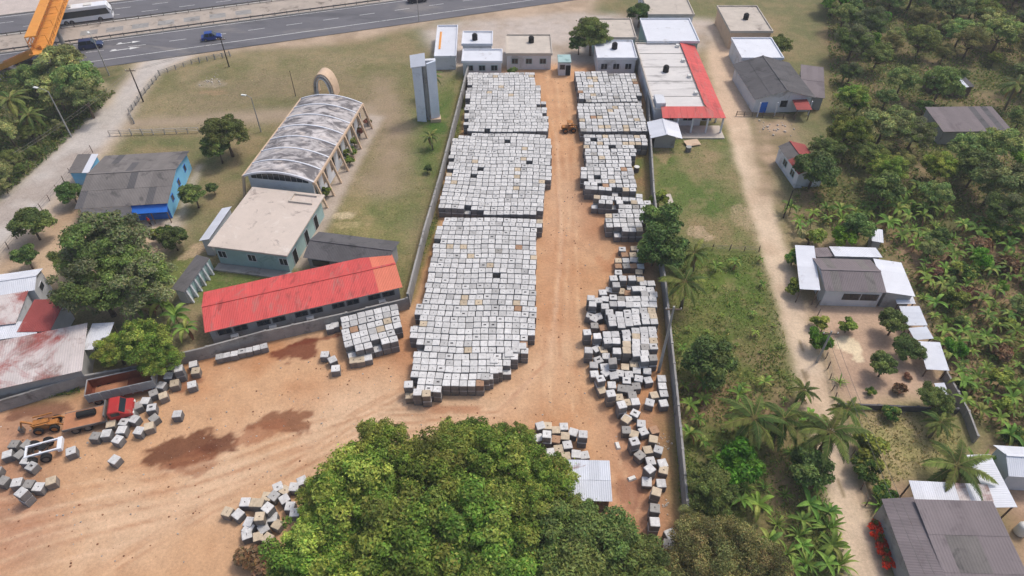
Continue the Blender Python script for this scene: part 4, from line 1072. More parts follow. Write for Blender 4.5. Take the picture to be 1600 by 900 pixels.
pole('double lamp post beside the vaulted hall', 408, 206, 6.5, M['pole'], .11, (-.9, .2), True, group='street lamps')
pole('thin dark pole behind the arch portal', 462, 150, 5.0, M['dark_pole'], .08)
pole('thin pole where highway and depot meet', 655, 34, 6.0, M['pole'], .1, (1.2, 0.5), True, group='street lamps')
def wires(label, a, b, za, zb, sag, n=2):
    A_, B_ = P(*a), P(*b); t = None
    m = MB()
    for k in range(n):
        off = Vector((.8 * k - .4 * (n - 1), 0, 0)); pts = []
        for i in range(13):
            f = i / 12; q = A_.lerp(B_, f) + off; q.z = za + (zb - za) * f - sag * 4 * f * (1 - f); pts.append(q)
        m.tube(pts, .02, 4)
    o = m.build('power_line', M['steel']); tag(o, label, 'power line')
wires('thin cables from the bend pole towards the highway pole', (224, 159), (358, 104), 6.0, 5.5, .4)
wires('thin cables from the bend pole down the access road', (224, 159), (60, 300), 6.0, 7.0, .5)
wires('pair of thin power lines from the farmyard pole down the road', (1276, 566), (1420, 960), 5.1, 5.6, .5)

# ---------------------------------------------------------------- cast concrete cubes
bmat, nt, bs, out = nodes_of('cast_cube_concrete')
L = nt.links
at = N(nt, 'ShaderNodeAttribute'); at.attribute_name = 'Col'
geo = N(nt, 'ShaderNodeNewGeometry')
n1 = N(nt, 'ShaderNodeTexNoise', Scale=2.2, Detail=6.0, Roughness=0.7); L.new(geo.outputs['Position'], n1.inputs['Vector'])
n2 = N(nt, 'ShaderNodeTexNoise', Scale=9.0, Detail=4.0, Roughness=0.7); L.new(geo.outputs['Position'], n2.inputs['Vector'])
oi = N(nt, 'ShaderNodeObjectInfo')
mu = N(nt, 'ShaderNodeMath', operation='MULTIPLY'); L.new(maprange(nt, n1.outputs[0], .3, .7, .76, 1.12), mu.inputs[0]); L.new(maprange(nt, n2.outputs[0], .3, .7, .9, 1.08), mu.inputs[1])
mu2 = N(nt, 'ShaderNodeMath', operation='MULTIPLY'); L.new(mu.outputs[0], mu2.inputs[0]); L.new(maprange(nt, oi.outputs['Random'], 0, 1, .86, 1.06), mu2.inputs[1])
sc = N(nt, 'ShaderNodeVectorMath', operation='SCALE'); L.new(at.outputs['Color'], sc.inputs[0]); L.new(mu2.outputs[0], sc.inputs['Scale'])
L.new(sc.outputs[0], bs.inputs['Base Color'])
bs.inputs['Roughness'].default_value = .92; bs.inputs['Specular IOR Level'].default_value = .2
bp = N(nt, 'ShaderNodeBump', Strength=.25, Distance=.03); L.new(n2.outputs[0], bp.inputs['Height']); L.new(bp.outputs[0], bs.inputs['Normal'])
M['cube'] = bmat

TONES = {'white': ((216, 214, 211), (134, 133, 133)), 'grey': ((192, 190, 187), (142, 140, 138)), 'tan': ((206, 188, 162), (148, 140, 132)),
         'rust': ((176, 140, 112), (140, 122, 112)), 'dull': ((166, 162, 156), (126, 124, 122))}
MARK = lin((126, 118, 110))

def cube_arrays(tone, slot, seed, s=0.97):
    """cast cube with chamfered edges and a lifting slot sunk in its top -> verts, quads, colours"""
    r = random.Random(seed)
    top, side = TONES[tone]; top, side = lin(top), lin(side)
    h, c = s / 2, .045
    V, C, Q = [], [], []
    def v(x, y, z, cl):
        V.append((x, y, z)); C.append((*cl, 1)); return len(V) - 1
    # vertical section rings of an eight-sided plan
    def ring(rad, ch, z, cl):
        pts = [(-rad + ch, -rad), (rad - ch, -rad), (rad, -rad + ch), (rad, rad - ch), (rad - ch, rad), (-rad + ch, rad), (-rad, rad - ch), (-rad, -rad + ch)]
        return [v(x + r.uniform(-.012, .012), y + r.uniform(-.012, .012), z + r.uniform(-.006, .006), cl) for x, y in pts]
    dark = tuple(x * .82 for x in side)  # shade painted into the vertex colour: sides darken towards the foot
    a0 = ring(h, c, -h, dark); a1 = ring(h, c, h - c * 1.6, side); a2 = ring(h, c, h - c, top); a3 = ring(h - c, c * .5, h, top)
    for p, q in ((a0, a1), (a1, a2), (a2, a3)):
        for k in range(8):
            j = (k + 1) % 8; Q.append((p[k], p[j], q[j], q[k]))
    # top: eight-sided rim in to a rectangular slot sunk into the face
    w, l = slot
    if w:
        dz = .09 if w < .15 else .2
        ox, oy = r.uniform(-.06, .06), r.uniform(-.06, .06)
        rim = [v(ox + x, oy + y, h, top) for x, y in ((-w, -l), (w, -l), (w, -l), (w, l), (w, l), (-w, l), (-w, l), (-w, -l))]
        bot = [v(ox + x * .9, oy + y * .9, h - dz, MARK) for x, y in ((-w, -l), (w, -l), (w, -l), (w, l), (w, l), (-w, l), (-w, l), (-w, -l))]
        rim2 = [v(V[i][0], V[i][1], h - .004, MARK) for i in rim]
        for k in range(8):
            j = (k + 1) % 8; Q.append((a3[k], a3[j], rim[j], rim[k]))
        for k in (0, 2, 4, 6):
            j = (k + 1) % 8; Q.append((rim[k], rim[j], bot[j], bot[k]))
        Q.append((bot[0], bot[2], bot[4], bot[6]))
    else:
        Q.append((a3[0], a3[1], a3[2], a3[3])); Q.append((a3[0], a3[3], a3[4], a3[7])); Q.append((a3[4], a3[5], a3[6], a3[7]))
    return np.array(V), np.array(Q), np.array(C)

SLOTS = [(.05, .08), (0, 0), (.03, .13), (.09, .06), (0, 0), (.04, .04), (0, 0)]
VARS = []
for k in range(22):
    tone = 'white' if k < 11 else 'grey' if k < 15 else 'tan' if k < 18 else 'rust' if k < 20 else 'dull'
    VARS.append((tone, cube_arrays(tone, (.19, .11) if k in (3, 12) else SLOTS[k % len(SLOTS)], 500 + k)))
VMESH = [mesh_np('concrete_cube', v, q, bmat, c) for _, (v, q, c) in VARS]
IDX = {t: [i for i, (tt, _) in enumerate(VARS) if tt == t] for t in TONES}
def pick(pw=(.80, .12, .05, .02, .01), R=random):
    t = R.choices(('white', 'grey', 'tan', 'rust', 'dull'), pw)[0]
    return R.choice(IDX[t])

BL = []      # (x, y, z_center, rot euler, scale, variant, region, is_top)
BR = random.Random(21)
def put(x, y, z, rz=0, tilt=(0, 0), s=1.0, var=None, reg='', pw=None, seen=True):
    BL.append([x, y, z, (tilt[0], tilt[1], rz), s, var if var is not None else (pick(pw, BR) if pw else pick(R=BR)), reg, seen])

def in_poly(poly, x, y):
    c = False; n = len(poly)
    for i in range(n):
        x1, y1 = poly[i]; x2, y2 = poly[(i + 1) % n]
        if (y1 > y) != (y2 > y) and x < (x2 - x1) * (y - y1) / (y2 - y1) + x1: c = not c
    return c

def fill(poly_px, reg, levels=2, px=1.02, py=1.03, ang=0.0, wave=0.0, drop=.006, jit=.025, pw=None, size=1.0, shear=0.0):
    """pack cubes in rows inside an outline of the tops"""
    zt = levels * .97
    poly = [tuple(P(a, b, zt)[:2]) for a, b in poly_px]
    xs = [p[0] for p in poly]; ys = [p[1] for p in poly]
    cx, cy = sum(xs) / len(xs), sum(ys) / len(ys)
    ca, sa = math.cos(ang), math.sin(ang)
    rows = int((max(ys) - min(ys)) / py) + 6; cols = int((max(xs) - min(xs)) / px) + 6
    cells = {}
    for j in range(-rows // 2 - 1, rows // 2 + 2):
        ro = BR.uniform(-.14, .14); py_j = BR.uniform(-.02, .02)
        for i in range(-cols // 2 - 1, cols // 2 + 2):
            u = i * px + ro + shear * j; w = j * py + py_j + wave * math.sin(u * .55 + j * .05) + .2 * wave * math.sin(u * 1.3 + 1)
            x, y = cx + u * ca - w * sa, cy + u * sa + w * ca
            if in_poly(poly, x, y): cells[(i, j)] = (x, y, math.atan2(wave * .55 * math.cos(u * .55 + j * .05), 1) * .8)
    for (i, j), (x, y, wr) in cells.items():
        edge = any((i + a, j + b) not in cells for a, b in ((1, 0), (-1, 0), (0, -1)))
        lost = BR.random() < drop
        rz = ang + wr * .7 + BR.gauss(0, .01)
        jx, jy = BR.gauss(0, jit), BR.gauss(0, jit)
        sz = BR.uniform(.955, 1.0) * size
        for lv in range(levels):
            top = lv == levels - 1
            if top and (lost or (edge and BR.random() < .05)): continue
            put(x + jx * (1 if top else .6), y + jy * (1 if top else .6), (.485 + .97 * lv) * (1 if size == 1 else size * .99) + (BR.uniform(-.0, .05) if top else 0), rz + (0 if top else BR.gauss(0, .01)), (BR.gauss(0, .008), BR.gauss(0, .008)), sz, None, reg, pw, top or edge or lost)

PW_CLEAN = (.88, .10, .02, .0, .0)
PW_MIX = (.77, .13, .06, .015, .025)
fill([(733, 112), (833, 112), (843, 140), (853, 172), (856, 205), (727, 206)], 'far', 2, .97, 1.0, 0.0, .07, .006, size=.96, jit=.014, pw=PW_CLEAN)
fill([(713, 209), (857, 207), (863, 262), (850, 297), (843, 333), (790, 334), (686, 325), (701, 255)], 'far', 2, .96, .99, -.05, .14, .007, size=.945, jit=.014, pw=PW_CLEAN)
fill([(692, 338), (770, 337), (844, 342), (840, 440), (834, 500), (826, 543), (800, 560), (785, 580), (752, 604), (700, 608), (646, 606), (644, 520), (657, 470), (674, 400)], 'main', 2, .945, .975, -.03, .11, .004, size=.93, jit=.014, pw=(.86, .10, .03, .007, .003))
fill([(899, 110), (996, 114), (1001, 157), (903, 158)], 'far', 2, 1.04, 1.06, .02, .05, .01, pw=PW_MIX)
fill([(904, 160), (1003, 159), (1010, 206), (908, 208)], 'far', 2, 1.04, 1.05, .01, .05, .01, pw=PW_MIX)
fill([(908, 210), (1010, 208), (1011, 224), (990, 228), (990, 300), (950, 292), (912, 280), (910, 240)], 'far', 2, 1.04, 1.06, -.02, .06, .03, pw=PW_MIX)
fill([(910, 284), (968, 292), (968, 302), (910, 298)], 'far', 2, 1.04, 1.05, -.1, 0, pw=PW_MIX)
fill([(922, 301), (1006, 306), (1008, 318), (922, 315)], 'far', 2, 1.04, 1.05, -.12, 0, pw=PW_MIX)
fill([(936, 318), (958, 318), (958, 330), (936, 330)], 'far', 1, 1.04, 1.05, 0, 0, pw=PW_MIX)
fill([(968, 314), (1014, 316), (1006, 360), (962, 360), (944, 350), (948, 330), (968, 330)], 'edge', 2, 1.03, 1.05, -.02, .03, pw=PW_MIX)
# tidy stack beside the school wall
fill([(526, 498), (619, 476), (625, 530), (580, 541), (537, 549), (530, 530)], 'school', 2, 1.02, 1.03, .33, .03, .02, pw=(.9, .08, .01, .01, 0), jit=.015)

def one(px, py, lv=1, rz=None, tone=None, reg='', tilt=None, size=1.0):
    """single cube whose top centre shows at (px, py); lv: how many high"""
    c = P(px, py, .97 * lv)
    for k in range(lv):
        top = k == lv - 1
        a = rz if rz is not None else BR.gauss(0, .12)
        put(c.x + (0 if top else BR.uniform(-.06, .06)), c.y + (0 if top else BR.uniform(-.06, .06)), .485 + .97 * k + (.06 if tilt and top else 0), a,
            tilt if tilt and top else (BR.gauss(0, .01), BR.gauss(0, .01)), BR.uniform(.95, 1.02) * size, BR.choice(IDX[tone]) if tone and top else None, reg, PW_MIX)

def many(lst, off, sc_, reg, lv=1, loose=.0):
    for e in lst:
        px, py = off[0] + e[0] / sc_, off[1] + e[1] / sc_
        o = e[2] if len(e) > 2 else ''
        l = 2 if '2' in o else 1 if '1' in o else lv
        tone = 'tan' if 't' in o else 'rust' if 'r' in o else 'dull' if 'd' in o else None
        rz = BR.uniform(-.7, .7) if 'x' in o else BR.gauss(0, .05 + loose)
        tl = (BR.uniform(-.28, .28), BR.uniform(-.28, .28)) if 'k' in o else None
        one(px, py, l, rz, tone, reg, tl)

# loose cubes round the trucks
many([(1315, 65, 'd'), (1390, 75, '2'), (1505, 40), (1525, 92, 't'), (1315, 130), (1255, 205, 'x'), (1360, 190, 'tx'), (1495, 200, 'x'), (1195, 265, 'dx'), (1270, 285, 'tx')], (0, 560), 5, 'dump', 1, .15)
many([(1070, 365, 'dx'), (1130, 328, 'x'), (1180, 380, '1'), (1022, 422, 'dxk'), (1045, 470, 'x'), (1198, 462, 'dx'), (1160, 525, 'x'), (1082, 560), (862, 508), (962, 492), (946, 555, '1'), (826, 583), (740, 602, 'd'), (915, 628, 'x')], (0, 560), 5, 'cab', 1, .15)
one(276, 646, 1, .1, 'white', 'lone_a'); one(110, 704, 1, .45, 'white', 'lone_b'); one(178, 717, 1, -.4, 'white', 'lone_c')
many([(105, 665, 'dx'), (205, 668, 'dx'), (50, 745, 'x'), (150, 745, 'dx'), (200, 792, 'x'), (240, 838, 'x')], (0, 560), 5, 'dolly', 1, .2)
many([(100, 312, 'x'), (175, 322, 'd'), (237, 340), (128, 375, '2'), (315, 302, 'tx'), (15, 300, 'd'), (-30, 240, 'd')], (0, 675), 4, 'west', 1, .2)
for k in range(7): one(342 + 11.6 * k, 556.5 - 2.8 * k + BR.uniform(-.5, .5), 1, .30 + BR.gauss(0, .05), 'white' if k % 3 else 'grey', 'row', None, .86)
one(515, 510, 1, .3, None, 'school_side'); one(523, 507, 1, .3, None, 'school_side')
one(552, 562, 1, .2, 'tan', 'school_front'); one(563, 561, 1, .2, 'tan', 'school_front'); one(575, 558, 1, .2, 'white', 'school_front')
one(507, 553, 1, .05, 'white', 'trio'); one(519, 561, 1, .55, 'white', 'trio'); one(524, 575, 1, .15, 'white', 'trio')
one(638, 600, 2, .05, 'white', 'main'); one(640, 617, 1, .1, 'tan', 'main'); one(652, 612, 2, 0, 'white', 'main'); one(666, 614, 2, .05, 'tan', 'main')
for px, py, l in ((758, 588, 2), (772, 578, 2), (786, 566, 1), (772, 562, 2), (795, 552, 2), (806, 545, 2), (816, 540, 2), (792, 580, 1), (640, 608, 1)): one(px, py, l, BR.gauss(0, .05), None, 'main')
# heap under the trees at the bottom
many([(1530, 435), (1418, 495, 'x'), (1485, 510, 'x'), (1550, 600, 'x'), (1592, 440, 't')], (0, 675), 4, 'heap', 1, .3)
many([(135, 340, 'x'), (180, 360, 't'), (110, 395, 'xk'), (175, 415, 'x'), (65, 400, 'tx'), (70, 470, 'x2'), (15, 440, 't2'), (20, 525, 't2'), (55, 530, 'xk'), (100, 530, 'x'), (130, 575, 'tx'), (45, 600, 'x'), (70, 660, 't'), (235, 340, 'x'), (10, 650, 't'), (285, 300, 'x'), (385, 292, 'x'), (-40, 560, 'xk'), (-60, 640), (210, 460, 'x'), (240, 500, 'x')], (400, 675), 4, 'heap', 1, .3)
# cubes by the tin shed
many([(110, 65), (160, 65, 't'), (95, 150), (155, 125, '2'), (220, 95, 't'), (275, 70), (340, 110, 'x'), (410, 125, '2'), (285, 138, 't'), (220, 160), (300, 200), (237, 228, 't'), (180, 250), (360, 265), (420, 272), (290, 278, 't')], (820, 650), 4.5, 'tin', 1, .1)
# trail of cubes along the wall
many([(715, 20, 'x'), (820, 50), (715, 95, 'd'), (770, 125, 'tx'), (835, 105), (910, 95, 'r'), (905, 160, 't'), (772, 175, '2'), (865, 235, 'tx'), (940, 232), (810, 275, 'dxk'), (885, 312), (880, 368, 'x2'), (970, 328), (977, 375, 't'), (860, 455, 'k'), (960, 470, 'x'), (927, 530, 't2'), (915, 645, '2'), (915, 742, '2'), (1025, 828), (1012, 900, 'd')], (820, 650), 4.5, 'trail', 1, .15)
# piled cubes: loose side
many([(100, 150, '2'), (112, 190, '2'), (152, 165, '2'), (195, 155, '2'), (90, 270, 'xk'), (120, 290, 'xk'), (152, 275, 'xk'), (125, 335, '1'), (183, 350, 'r1'), (75, 380, '2'), (143, 405, '2'), (85, 500, '2'), (140, 490, 'x'), (178, 500, 'kt'), (150, 565, 'x'), (120, 600, 'x'), (203, 540), (250, 575, 'k2d'), (190, 610), (330, 612), (390, 592, 't1'), (408, 637), (478, 640), (200, 650, 'x'), (258, 668, 'xk'), (295, 655), (355, 662), (340, 703), (420, 690), (485, 700), (125, 660, 'x'), (165, 690, '2'), (240, 733), (305, 755, 'kd'), (360, 760, 'kd'), (405, 740, 'd'), (378, 800, 'd'), (235, 790, '2'), (175, 768, 'tx'), (290, 815, 'tx'), (340, 850, 't'), (307, 865, '2'), (398, 845), (495, 850), (588, 855), (575, 690), (580, 740), (525, 800, 't'), (590, 790), (180, 112, 'x2'), (222, 95, 'x'), (302, 105, 'xkt'), (350, 118, 'r')], (900, 430), 4.29, 'pile', 1, .1)
many([(685, 725), (770, 780, 'x'), (715, 810, 'x')], (800, 450), 4, 'pile', 1, .15)
# piled cubes: squared-up rows, two high
many([(252, 18), (314, 18), (376, 18), (432, 25), (270, 62), (452, 50), (505, 52), (400, 88), (445, 88), (500, 95), (462, 122), (520, 125), (250, 145), (303, 155, 'd'), (357, 157), (408, 155), (462, 155), (515, 155), (195, 205), (250, 190), (304, 190), (357, 195), (408, 195), (462, 192), (517, 195),
      (225, 245), (240, 281), (245, 320), (290, 260), (298, 297), (305, 333), (345, 247), (350, 285), (356, 320), (398, 240), (402, 278), (408, 315), (452, 235), (465, 271), (468, 308), (508, 235, 't'), (518, 271, 't'), (525, 307),
      (208, 395), (263, 393), (213, 437), (270, 437), (338, 385), (340, 421), (340, 460, 't'), (400, 370), (403, 408, 't'), (403, 445), (403, 482), (405, 522), (455, 365), (460, 402), (462, 440), (463, 478), (463, 519), (460, 557), (512, 362), (517, 400), (520, 437, 't'), (520, 475), (518, 550), (275, 505), (340, 502, 't')], (900, 430), 4.29, 'rows', 2, .0)
many([(690, 655), (765, 650), (805, 672), (705, 690, 'r'), (757, 690), (665, 725), (712, 725), (760, 722), (805, 722), (665, 760, 'r1'), (715, 760, 'd'), (760, 760, 'r'), (805, 762), (665, 800), (795, 797, 't'), (637, 835), (693, 835), (750, 835), (805, 838), (655, 875), (830, 870), (870, 870), (780, 890), (740, 895)], (800, 225), 4, 'north_pile', 1, .04)

LAB = {
 'main': 'concrete cube in the great block field',
 'school': 'concrete cube in the tidy stack beside the school',
 'rows': 'concrete cube in the squared-up rows along the wall',
 'pile': 'concrete cube in the jumbled pile by the wall',
 'north_pile': 'concrete cube in the short rusty rows',
 'edge': 'concrete cube in the stack beside the dark tree',
 'dump': 'concrete cube lying loose behind the long dump body',
 'cab': 'concrete cube in the cluster round the red truck cab',
 'dolly': 'concrete cube lying beside the white wheeled dolly',
 'west': 'concrete cube in the group at the western edge',
 'row': 'concrete cube in the single row against the school wall',
 'school_side': 'concrete cube between school wall and tidy stack',
 'school_front': 'concrete cube set against the front of the tidy stack',
 'trio': 'concrete cube in the trio beside the tidy stack',
 'heap': 'concrete cube in the heap under the thicket trees',
 'tin': 'concrete cube in the cluster beside the tin shed',
 'trail': 'concrete cube in the trail down the wall foot',
 'lone_a': 'lone white concrete cube on open dirt above the dark wet stain',
 'lone_b': 'lone white concrete cube next to the wheeled dolly',
 'lone_c': 'lone white concrete cube on open dirt below the truck cluster',
 'far': 'concrete cube in the far part of the block field',
}
def dist(b): return (Vector((b[0], b[1], b[2])) - Vector((0, 0, CAM_H))).length
vis = [b for b in BL if b[7] and b[6] != 'far']
vis.sort(key=dist)
single = vis[:300]
def nth(k): return f"{k}{'th' if 10 <= k % 100 <= 20 else {1: 'st', 2: 'nd', 3: 'rd'}.get(k % 10, 'th')}"
LABEL = {}
TW = {'white': 'white', 'grey': 'pale grey', 'tan': 'tan-topped', 'rust': 'rust-topped', 'dull': 'dull grey'}
for reg in {b[6] for b in single}:
    if reg.startswith('lone'): continue
    for tone in TW:
        g = [b for b in single if b[6] == reg and VARS[b[5]][0] == tone]
        for lvl in (0, 1):
            q = [b for b in g if (b[2] > .9) == bool(lvl)]
            if reg in ('main', 'school', 'rows'):
                q.sort(key=lambda b: (round(b[1] / 1.04), b[0]))
            else:
                q.sort(key=lambda b: b[1])
            for k, b in enumerate(q):
                where = LAB[reg].split(' cube ', 1)[1]
                LABEL[id(b)] = f"{TW[tone]} {'upper' if lvl else 'ground-level'} cube {where}" + (f", {nth(k + 1)} from the front" if len(q) > 1 else '')
ids = set(map(id, single))
for b in single:
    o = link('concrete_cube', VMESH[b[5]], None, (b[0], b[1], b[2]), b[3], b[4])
    tag(o, LABEL.get(id(b), LAB[b[6]]), 'concrete block', 'concrete cubes: ' + {'main': 'block field'}.get(b[6], b[6].replace('_', ' ')))
VS, QS, CS, n0 = [], [], [], 0
for b in BL:
    if id(b) in ids: continue
    v, q, c = VARS[b[5]][1]
    Rm = np.array(Euler(b[3]).to_matrix()) * b[4]
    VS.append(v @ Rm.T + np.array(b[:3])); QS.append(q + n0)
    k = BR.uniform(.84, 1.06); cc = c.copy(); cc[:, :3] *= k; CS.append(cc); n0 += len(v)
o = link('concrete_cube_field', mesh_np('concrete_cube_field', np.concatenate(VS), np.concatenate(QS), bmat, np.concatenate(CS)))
tag(o, 'remaining mass of white concrete cubes packed in rows across the far yard', 'concrete blocks', None, 'stuff')
print('cubes', len(BL), 'single', len(single))

# ---------------------------------------------------------------- plants
PR = random.Random(5)
def jitter_col(rgb, n, r, v=.22, warm=.10):
    c = np.array(lin(rgb))[None, :] * (1 + r.normal(0, v, (n, 1))).clip(.45, 1.7)
    c[:, 0] *= (1 + r.normal(0, warm, n)).clip(.6, 1.6); c[:, 2] *= (1 + r.normal(0, warm, n)).clip(.5, 1.5)
    return c

def leaf_quads(pos, nrm, size, r, ratio=.55, fold=.18):
    """rhombic leaves at pos facing nrm"""
    n = len(pos)
    nrm = nrm / np.linalg.norm(nrm, axis=1, keepdims=True)
    t = np.cross(nrm, r.normal(size=(n, 3))); t /= np.linalg.norm(t, axis=1, keepdims=True) + 1e-9
    b = np.cross(nrm, t)
    s = size[:, None]
    V = np.stack([pos - t * s, pos - b * s * ratio + nrm * s * fold, pos + t * s, pos + b * s * ratio + nrm * s * fold], 1).reshape(-1, 3)
    Q = np.arange(4 * n).reshape(-1, 4)
    return V, Q

def make_crown(seed, R_, hz, ncl, nleaf, lsize, rgb, rgb2=None, cl_r=.30, flat=.5, mix=.3, up=.55, twig=False):
    """leaves gathered in uneven boughs through a crown of radius R_ and half height hz, centred on the origin"""
    r = np.random.default_rng(seed)
    cs = []
    while len(cs) < ncl:
        d = r.normal(size=3); d /= np.linalg.norm(d); k = r.random() ** .45
        if d[2] < -flat: continue
        p = d * k * np.array([R_, R_, hz]) * (.82 if r.random() < .85 else .98)
        cs.append(p)
    cs = np.array(cs)
    cr = R_ * cl_r * r.uniform(.45, 1.45, ncl)
    w = cr ** 2; w = w / w.sum()
    ci = r.choice(ncl, nleaf, p=w)
    d = r.normal(size=(nleaf, 3)); d /= np.linalg.norm(d, axis=1, keepdims=True)
    d[:, 2] = np.where(d[:, 2] < -.3, -d[:, 2] * .6, d[:, 2])
    rad = cr[ci] * r.uniform(.35, 1.05, nleaf) ** .6
    pos = cs[ci] + d * rad[:, None] * np.array([1, 1, .62])
    stray = r.random(nleaf) < .06
    pos[stray] += r.normal(0, R_ * .07, (stray.sum(), 3))
    nrm = d + np.array([0, 0, up]) + r.normal(0, .55, (nleaf, 3))
    V, Q = leaf_quads(pos, nrm, lsize * r.uniform(.55, 1.35, nleaf), r)
    cluster_tone = (1 + r.normal(0, .2, ncl)).clip(.55, 1.5)
    c = jitter_col(rgb, nleaf, r)
    if rgb2 is not None:
        cm = (r.random(ncl) < mix)[ci] | (r.random(nleaf) < mix * .35)
        c2 = jitter_col(rgb2, nleaf, r); c[cm] = c2[cm]
    c *= cluster_tone[ci][:, None]
    C = np.repeat(np.concatenate([c, np.ones((nleaf, 1))], 1), 4, 0)
    me = mesh_np('crown', V, Q, M['leaf'], C)
    return me, cs, cr

def make_trunk(seed, cs, zc, r0, R_, n=7, mat=None):
    r = random.Random(seed)
    m = MB()
    top = zc * .62
    lean = (r.uniform(-.3, .3), r.uniform(-.3, .3))
    m.tube([(0, 0, -.3), (lean[0] * .3, lean[1] * .3, top * .5), (lean[0], lean[1], top)], [r0 * 1.3, r0, r0 * .75], 8)
    for k in r.sample(range(len(cs)), min(n, len(cs))):
        e = Vector(cs[k]) * (1.22 if r.random() < .5 else 1.0) + Vector((0, 0, zc)); s = Vector((lean[0], lean[1], top * r.uniform(.75, 1)))
        mid = s.lerp(e, .5) + Vector((r.uniform(-.3, .3), r.uniform(-.3, .3), -.08 * R_))
        m.tube([s, mid, e], [r0 * .5, r0 * .32, r0 * .1], 5)
    return m.mesh('trunk', mat or M['bark'], smooth=True)

TREES = {}
def proto(key, seed, R_, hz, zc, ncl, nleaf, ls, rgb, rgb2=None, nb=8, mat=None, **k):
    me, cs, cr = make_crown(seed, R_, hz, ncl, nleaf, ls, rgb, rgb2, **k)
    TREES[key] = (me, make_trunk(seed, cs, zc, max(.09, R_ * .055), R_, nb), R_, zc)
    if mat: me.materials[0] = mat
G_LUSH, G_LUSH2 = (104, 136, 50), (142, 158, 70)
G_OLIVE, G_DRY = (114, 130, 66), (164, 156, 96)
G_DARK, G_DARK2 = (86, 116, 58), (110, 134, 68)
G_GREY, G_GREY2 = (120, 128, 88), (140, 140, 96)
for i in range(3): proto(f'lush{i}', 10 + i, 5.2, 3.4, 5.6, 130, 25000, .165, G_LUSH, G_LUSH2, cl_r=.165, mix=.4, nb=34)
for i in range(2): proto(f'olive{i}', 20 + i, 4.6, 3.2, 5.0, 80, 16000, .175, G_OLIVE, G_DARK2, cl_r=.19, mix=.35, nb=18)
for i in range(2): proto(f'dry{i}', 30 + i, 4.0, 3.4, 4.6, 70, 14000, .12, G_DRY, (134, 138, 82), cl_r=.2, mix=.4, up=.2, nb=22)
for i in range(2): proto(f'dark{i}', 40 + i, 3.4, 2.6, 3.6, 36, 8500, .22, G_DARK, G_DARK2, cl_r=.27)
for i in range(2): proto(f'grey{i}', 50 + i, 5.6, 4.0, 5.8, 100, 22000, .18, G_GREY, G_DARK2, cl_r=.18, mix=.4, nb=18)
for i in range(3): proto(f'wood{i}', 60 + i, 4.2, 3.4, 5.0, 48, 10500, .22, [(132, 146, 88), (114, 142, 78), (152, 158, 96)][i], [(160, 164, 102), (142, 158, 88), (128, 146, 84)][i], cl_r=.24)
for i in range(2): proto(f'bush{i}', 70 + i, 1.5, 1.1, 1.2, 18, 2200, .17, [(72, 108, 42), (104, 126, 52)][i], G_LUSH2, cl_r=.34, flat=.25)
proto('bright', 80, 2.4, 2.0, 2.6, 30, 5200, .2, (86, 142, 36), (112, 160, 48), cl_r=.28)
proto('redbush', 81, 1.0, .7, .75, 14, 1300, .15, (210, 66, 36), (110, 112, 50), cl_r=.36, flat=.2, mix=.1, mat=M['leaf_plain'])
proto('rusty', 86, 1.0, .7, .75, 14, 1300, .13, (132, 80, 62), (96, 104, 58), cl_r=.36, flat=.2, mix=.3, mat=M['leaf_plain'])
proto('paleb', 82, 1.2, .9, 1.0, 16, 1200, .22, (196, 190, 130), (150, 166, 70), cl_r=.36, flat=.2)
proto('wilt', 83, 1.0, .6, .6, 12, 700, .2, (134, 104, 74), (112, 96, 66), cl_r=.4, flat=.2)

def tree(kind, px, py, rad, label, cat='tree', group=None, name=None, squash=1.0, on_ground=False):
    """tree whose crown centre shows at (px, py) with crown radius rad metres"""
    cm, tm, R_, zc = TREES[kind]
    s = rad / R_
    z = zc * s * squash
    p = P(px, py, 0 if on_ground else z)
    t = thing(name or 'tree', label, cat, (p.x, p.y, 0), PR.uniform(0, 6.28), group)
    link('trunk', tm, t, None, None, (s, s, s * squash))
    link('crown', cm, t, (0, 0, z), None, (s, s, s * squash))
    return t

# big spreading trees in the foreground
FG = [('lush0', 560, 770, 5.2), ('lush1', 660, 735, 5.0), ('lush2', 760, 730, 4.8), ('lush1', 620, 850, 5.6), ('lush2', 720, 830, 5.6), ('lush0', 800, 810, 4.8), ('lush0', 500, 860, 4.6), ('lush2', 845, 745, 3.6), ('lush1', 590, 700, 3.6), ('lush0', 720, 695, 3.4), ('lush2', 660, 930, 5.2), ('lush1', 780, 920, 5), ('lush0', 540, 935, 5), ('lush1', 505, 780, 2.8), ('lush2', 800, 690, 2.6), ('lush0', 460, 905, 3.0)]
FGL = ['westernmost of the big bushes overhanging the heap of cubes', 'lush tree with crown touching the dirt track', 'lush tree behind the tin shed', 'broad lush tree in the middle of the foreground thicket', 'widest lush tree in the foreground thicket',
       'lush tree spreading beside the tin shed', 'lush tree beside the heap of dusty cubes', 'small lush tree at the cubes beside the tin shed', 'small lush tree on the yard side of the thicket', 'lush tree top poking toward the great block field',
       'lush tree at the bottom edge of the thicket centre', 'lush tree at the bottom edge below the tin shed', 'lush tree at the bottom edge near the cube heap', 'low lush crown hanging over the cube heap', 'small lush crown nearest the block field', 'low lush crown at the bottom corner of the heap']
for (k, x, y, r_), l in zip(FG, FGL): tree(k, x, y, r_, l, group='foreground thicket trees')
for k, x, y, r_, l in (('olive0', 860, 850, 4.2, 'dark olive tree below the tin shed'), ('olive1', 940, 850, 4.2, 'dark olive tree on the bottom edge by the dirt'), ('olive0', 985, 880, 3.4, 'dark olive tree nearest the wall foot'), ('olive1', 890, 915, 4.4, 'dark olive tree cut by the bottom edge'), ('olive0', 1000, 925, 4.0, 'dark olive tree at the very bottom by the wall'), ('olive1', 905, 800, 2.0, 'low olive crown touching the tin shed')):
    tree(k, x, y, r_, l, group='olive foreground trees')
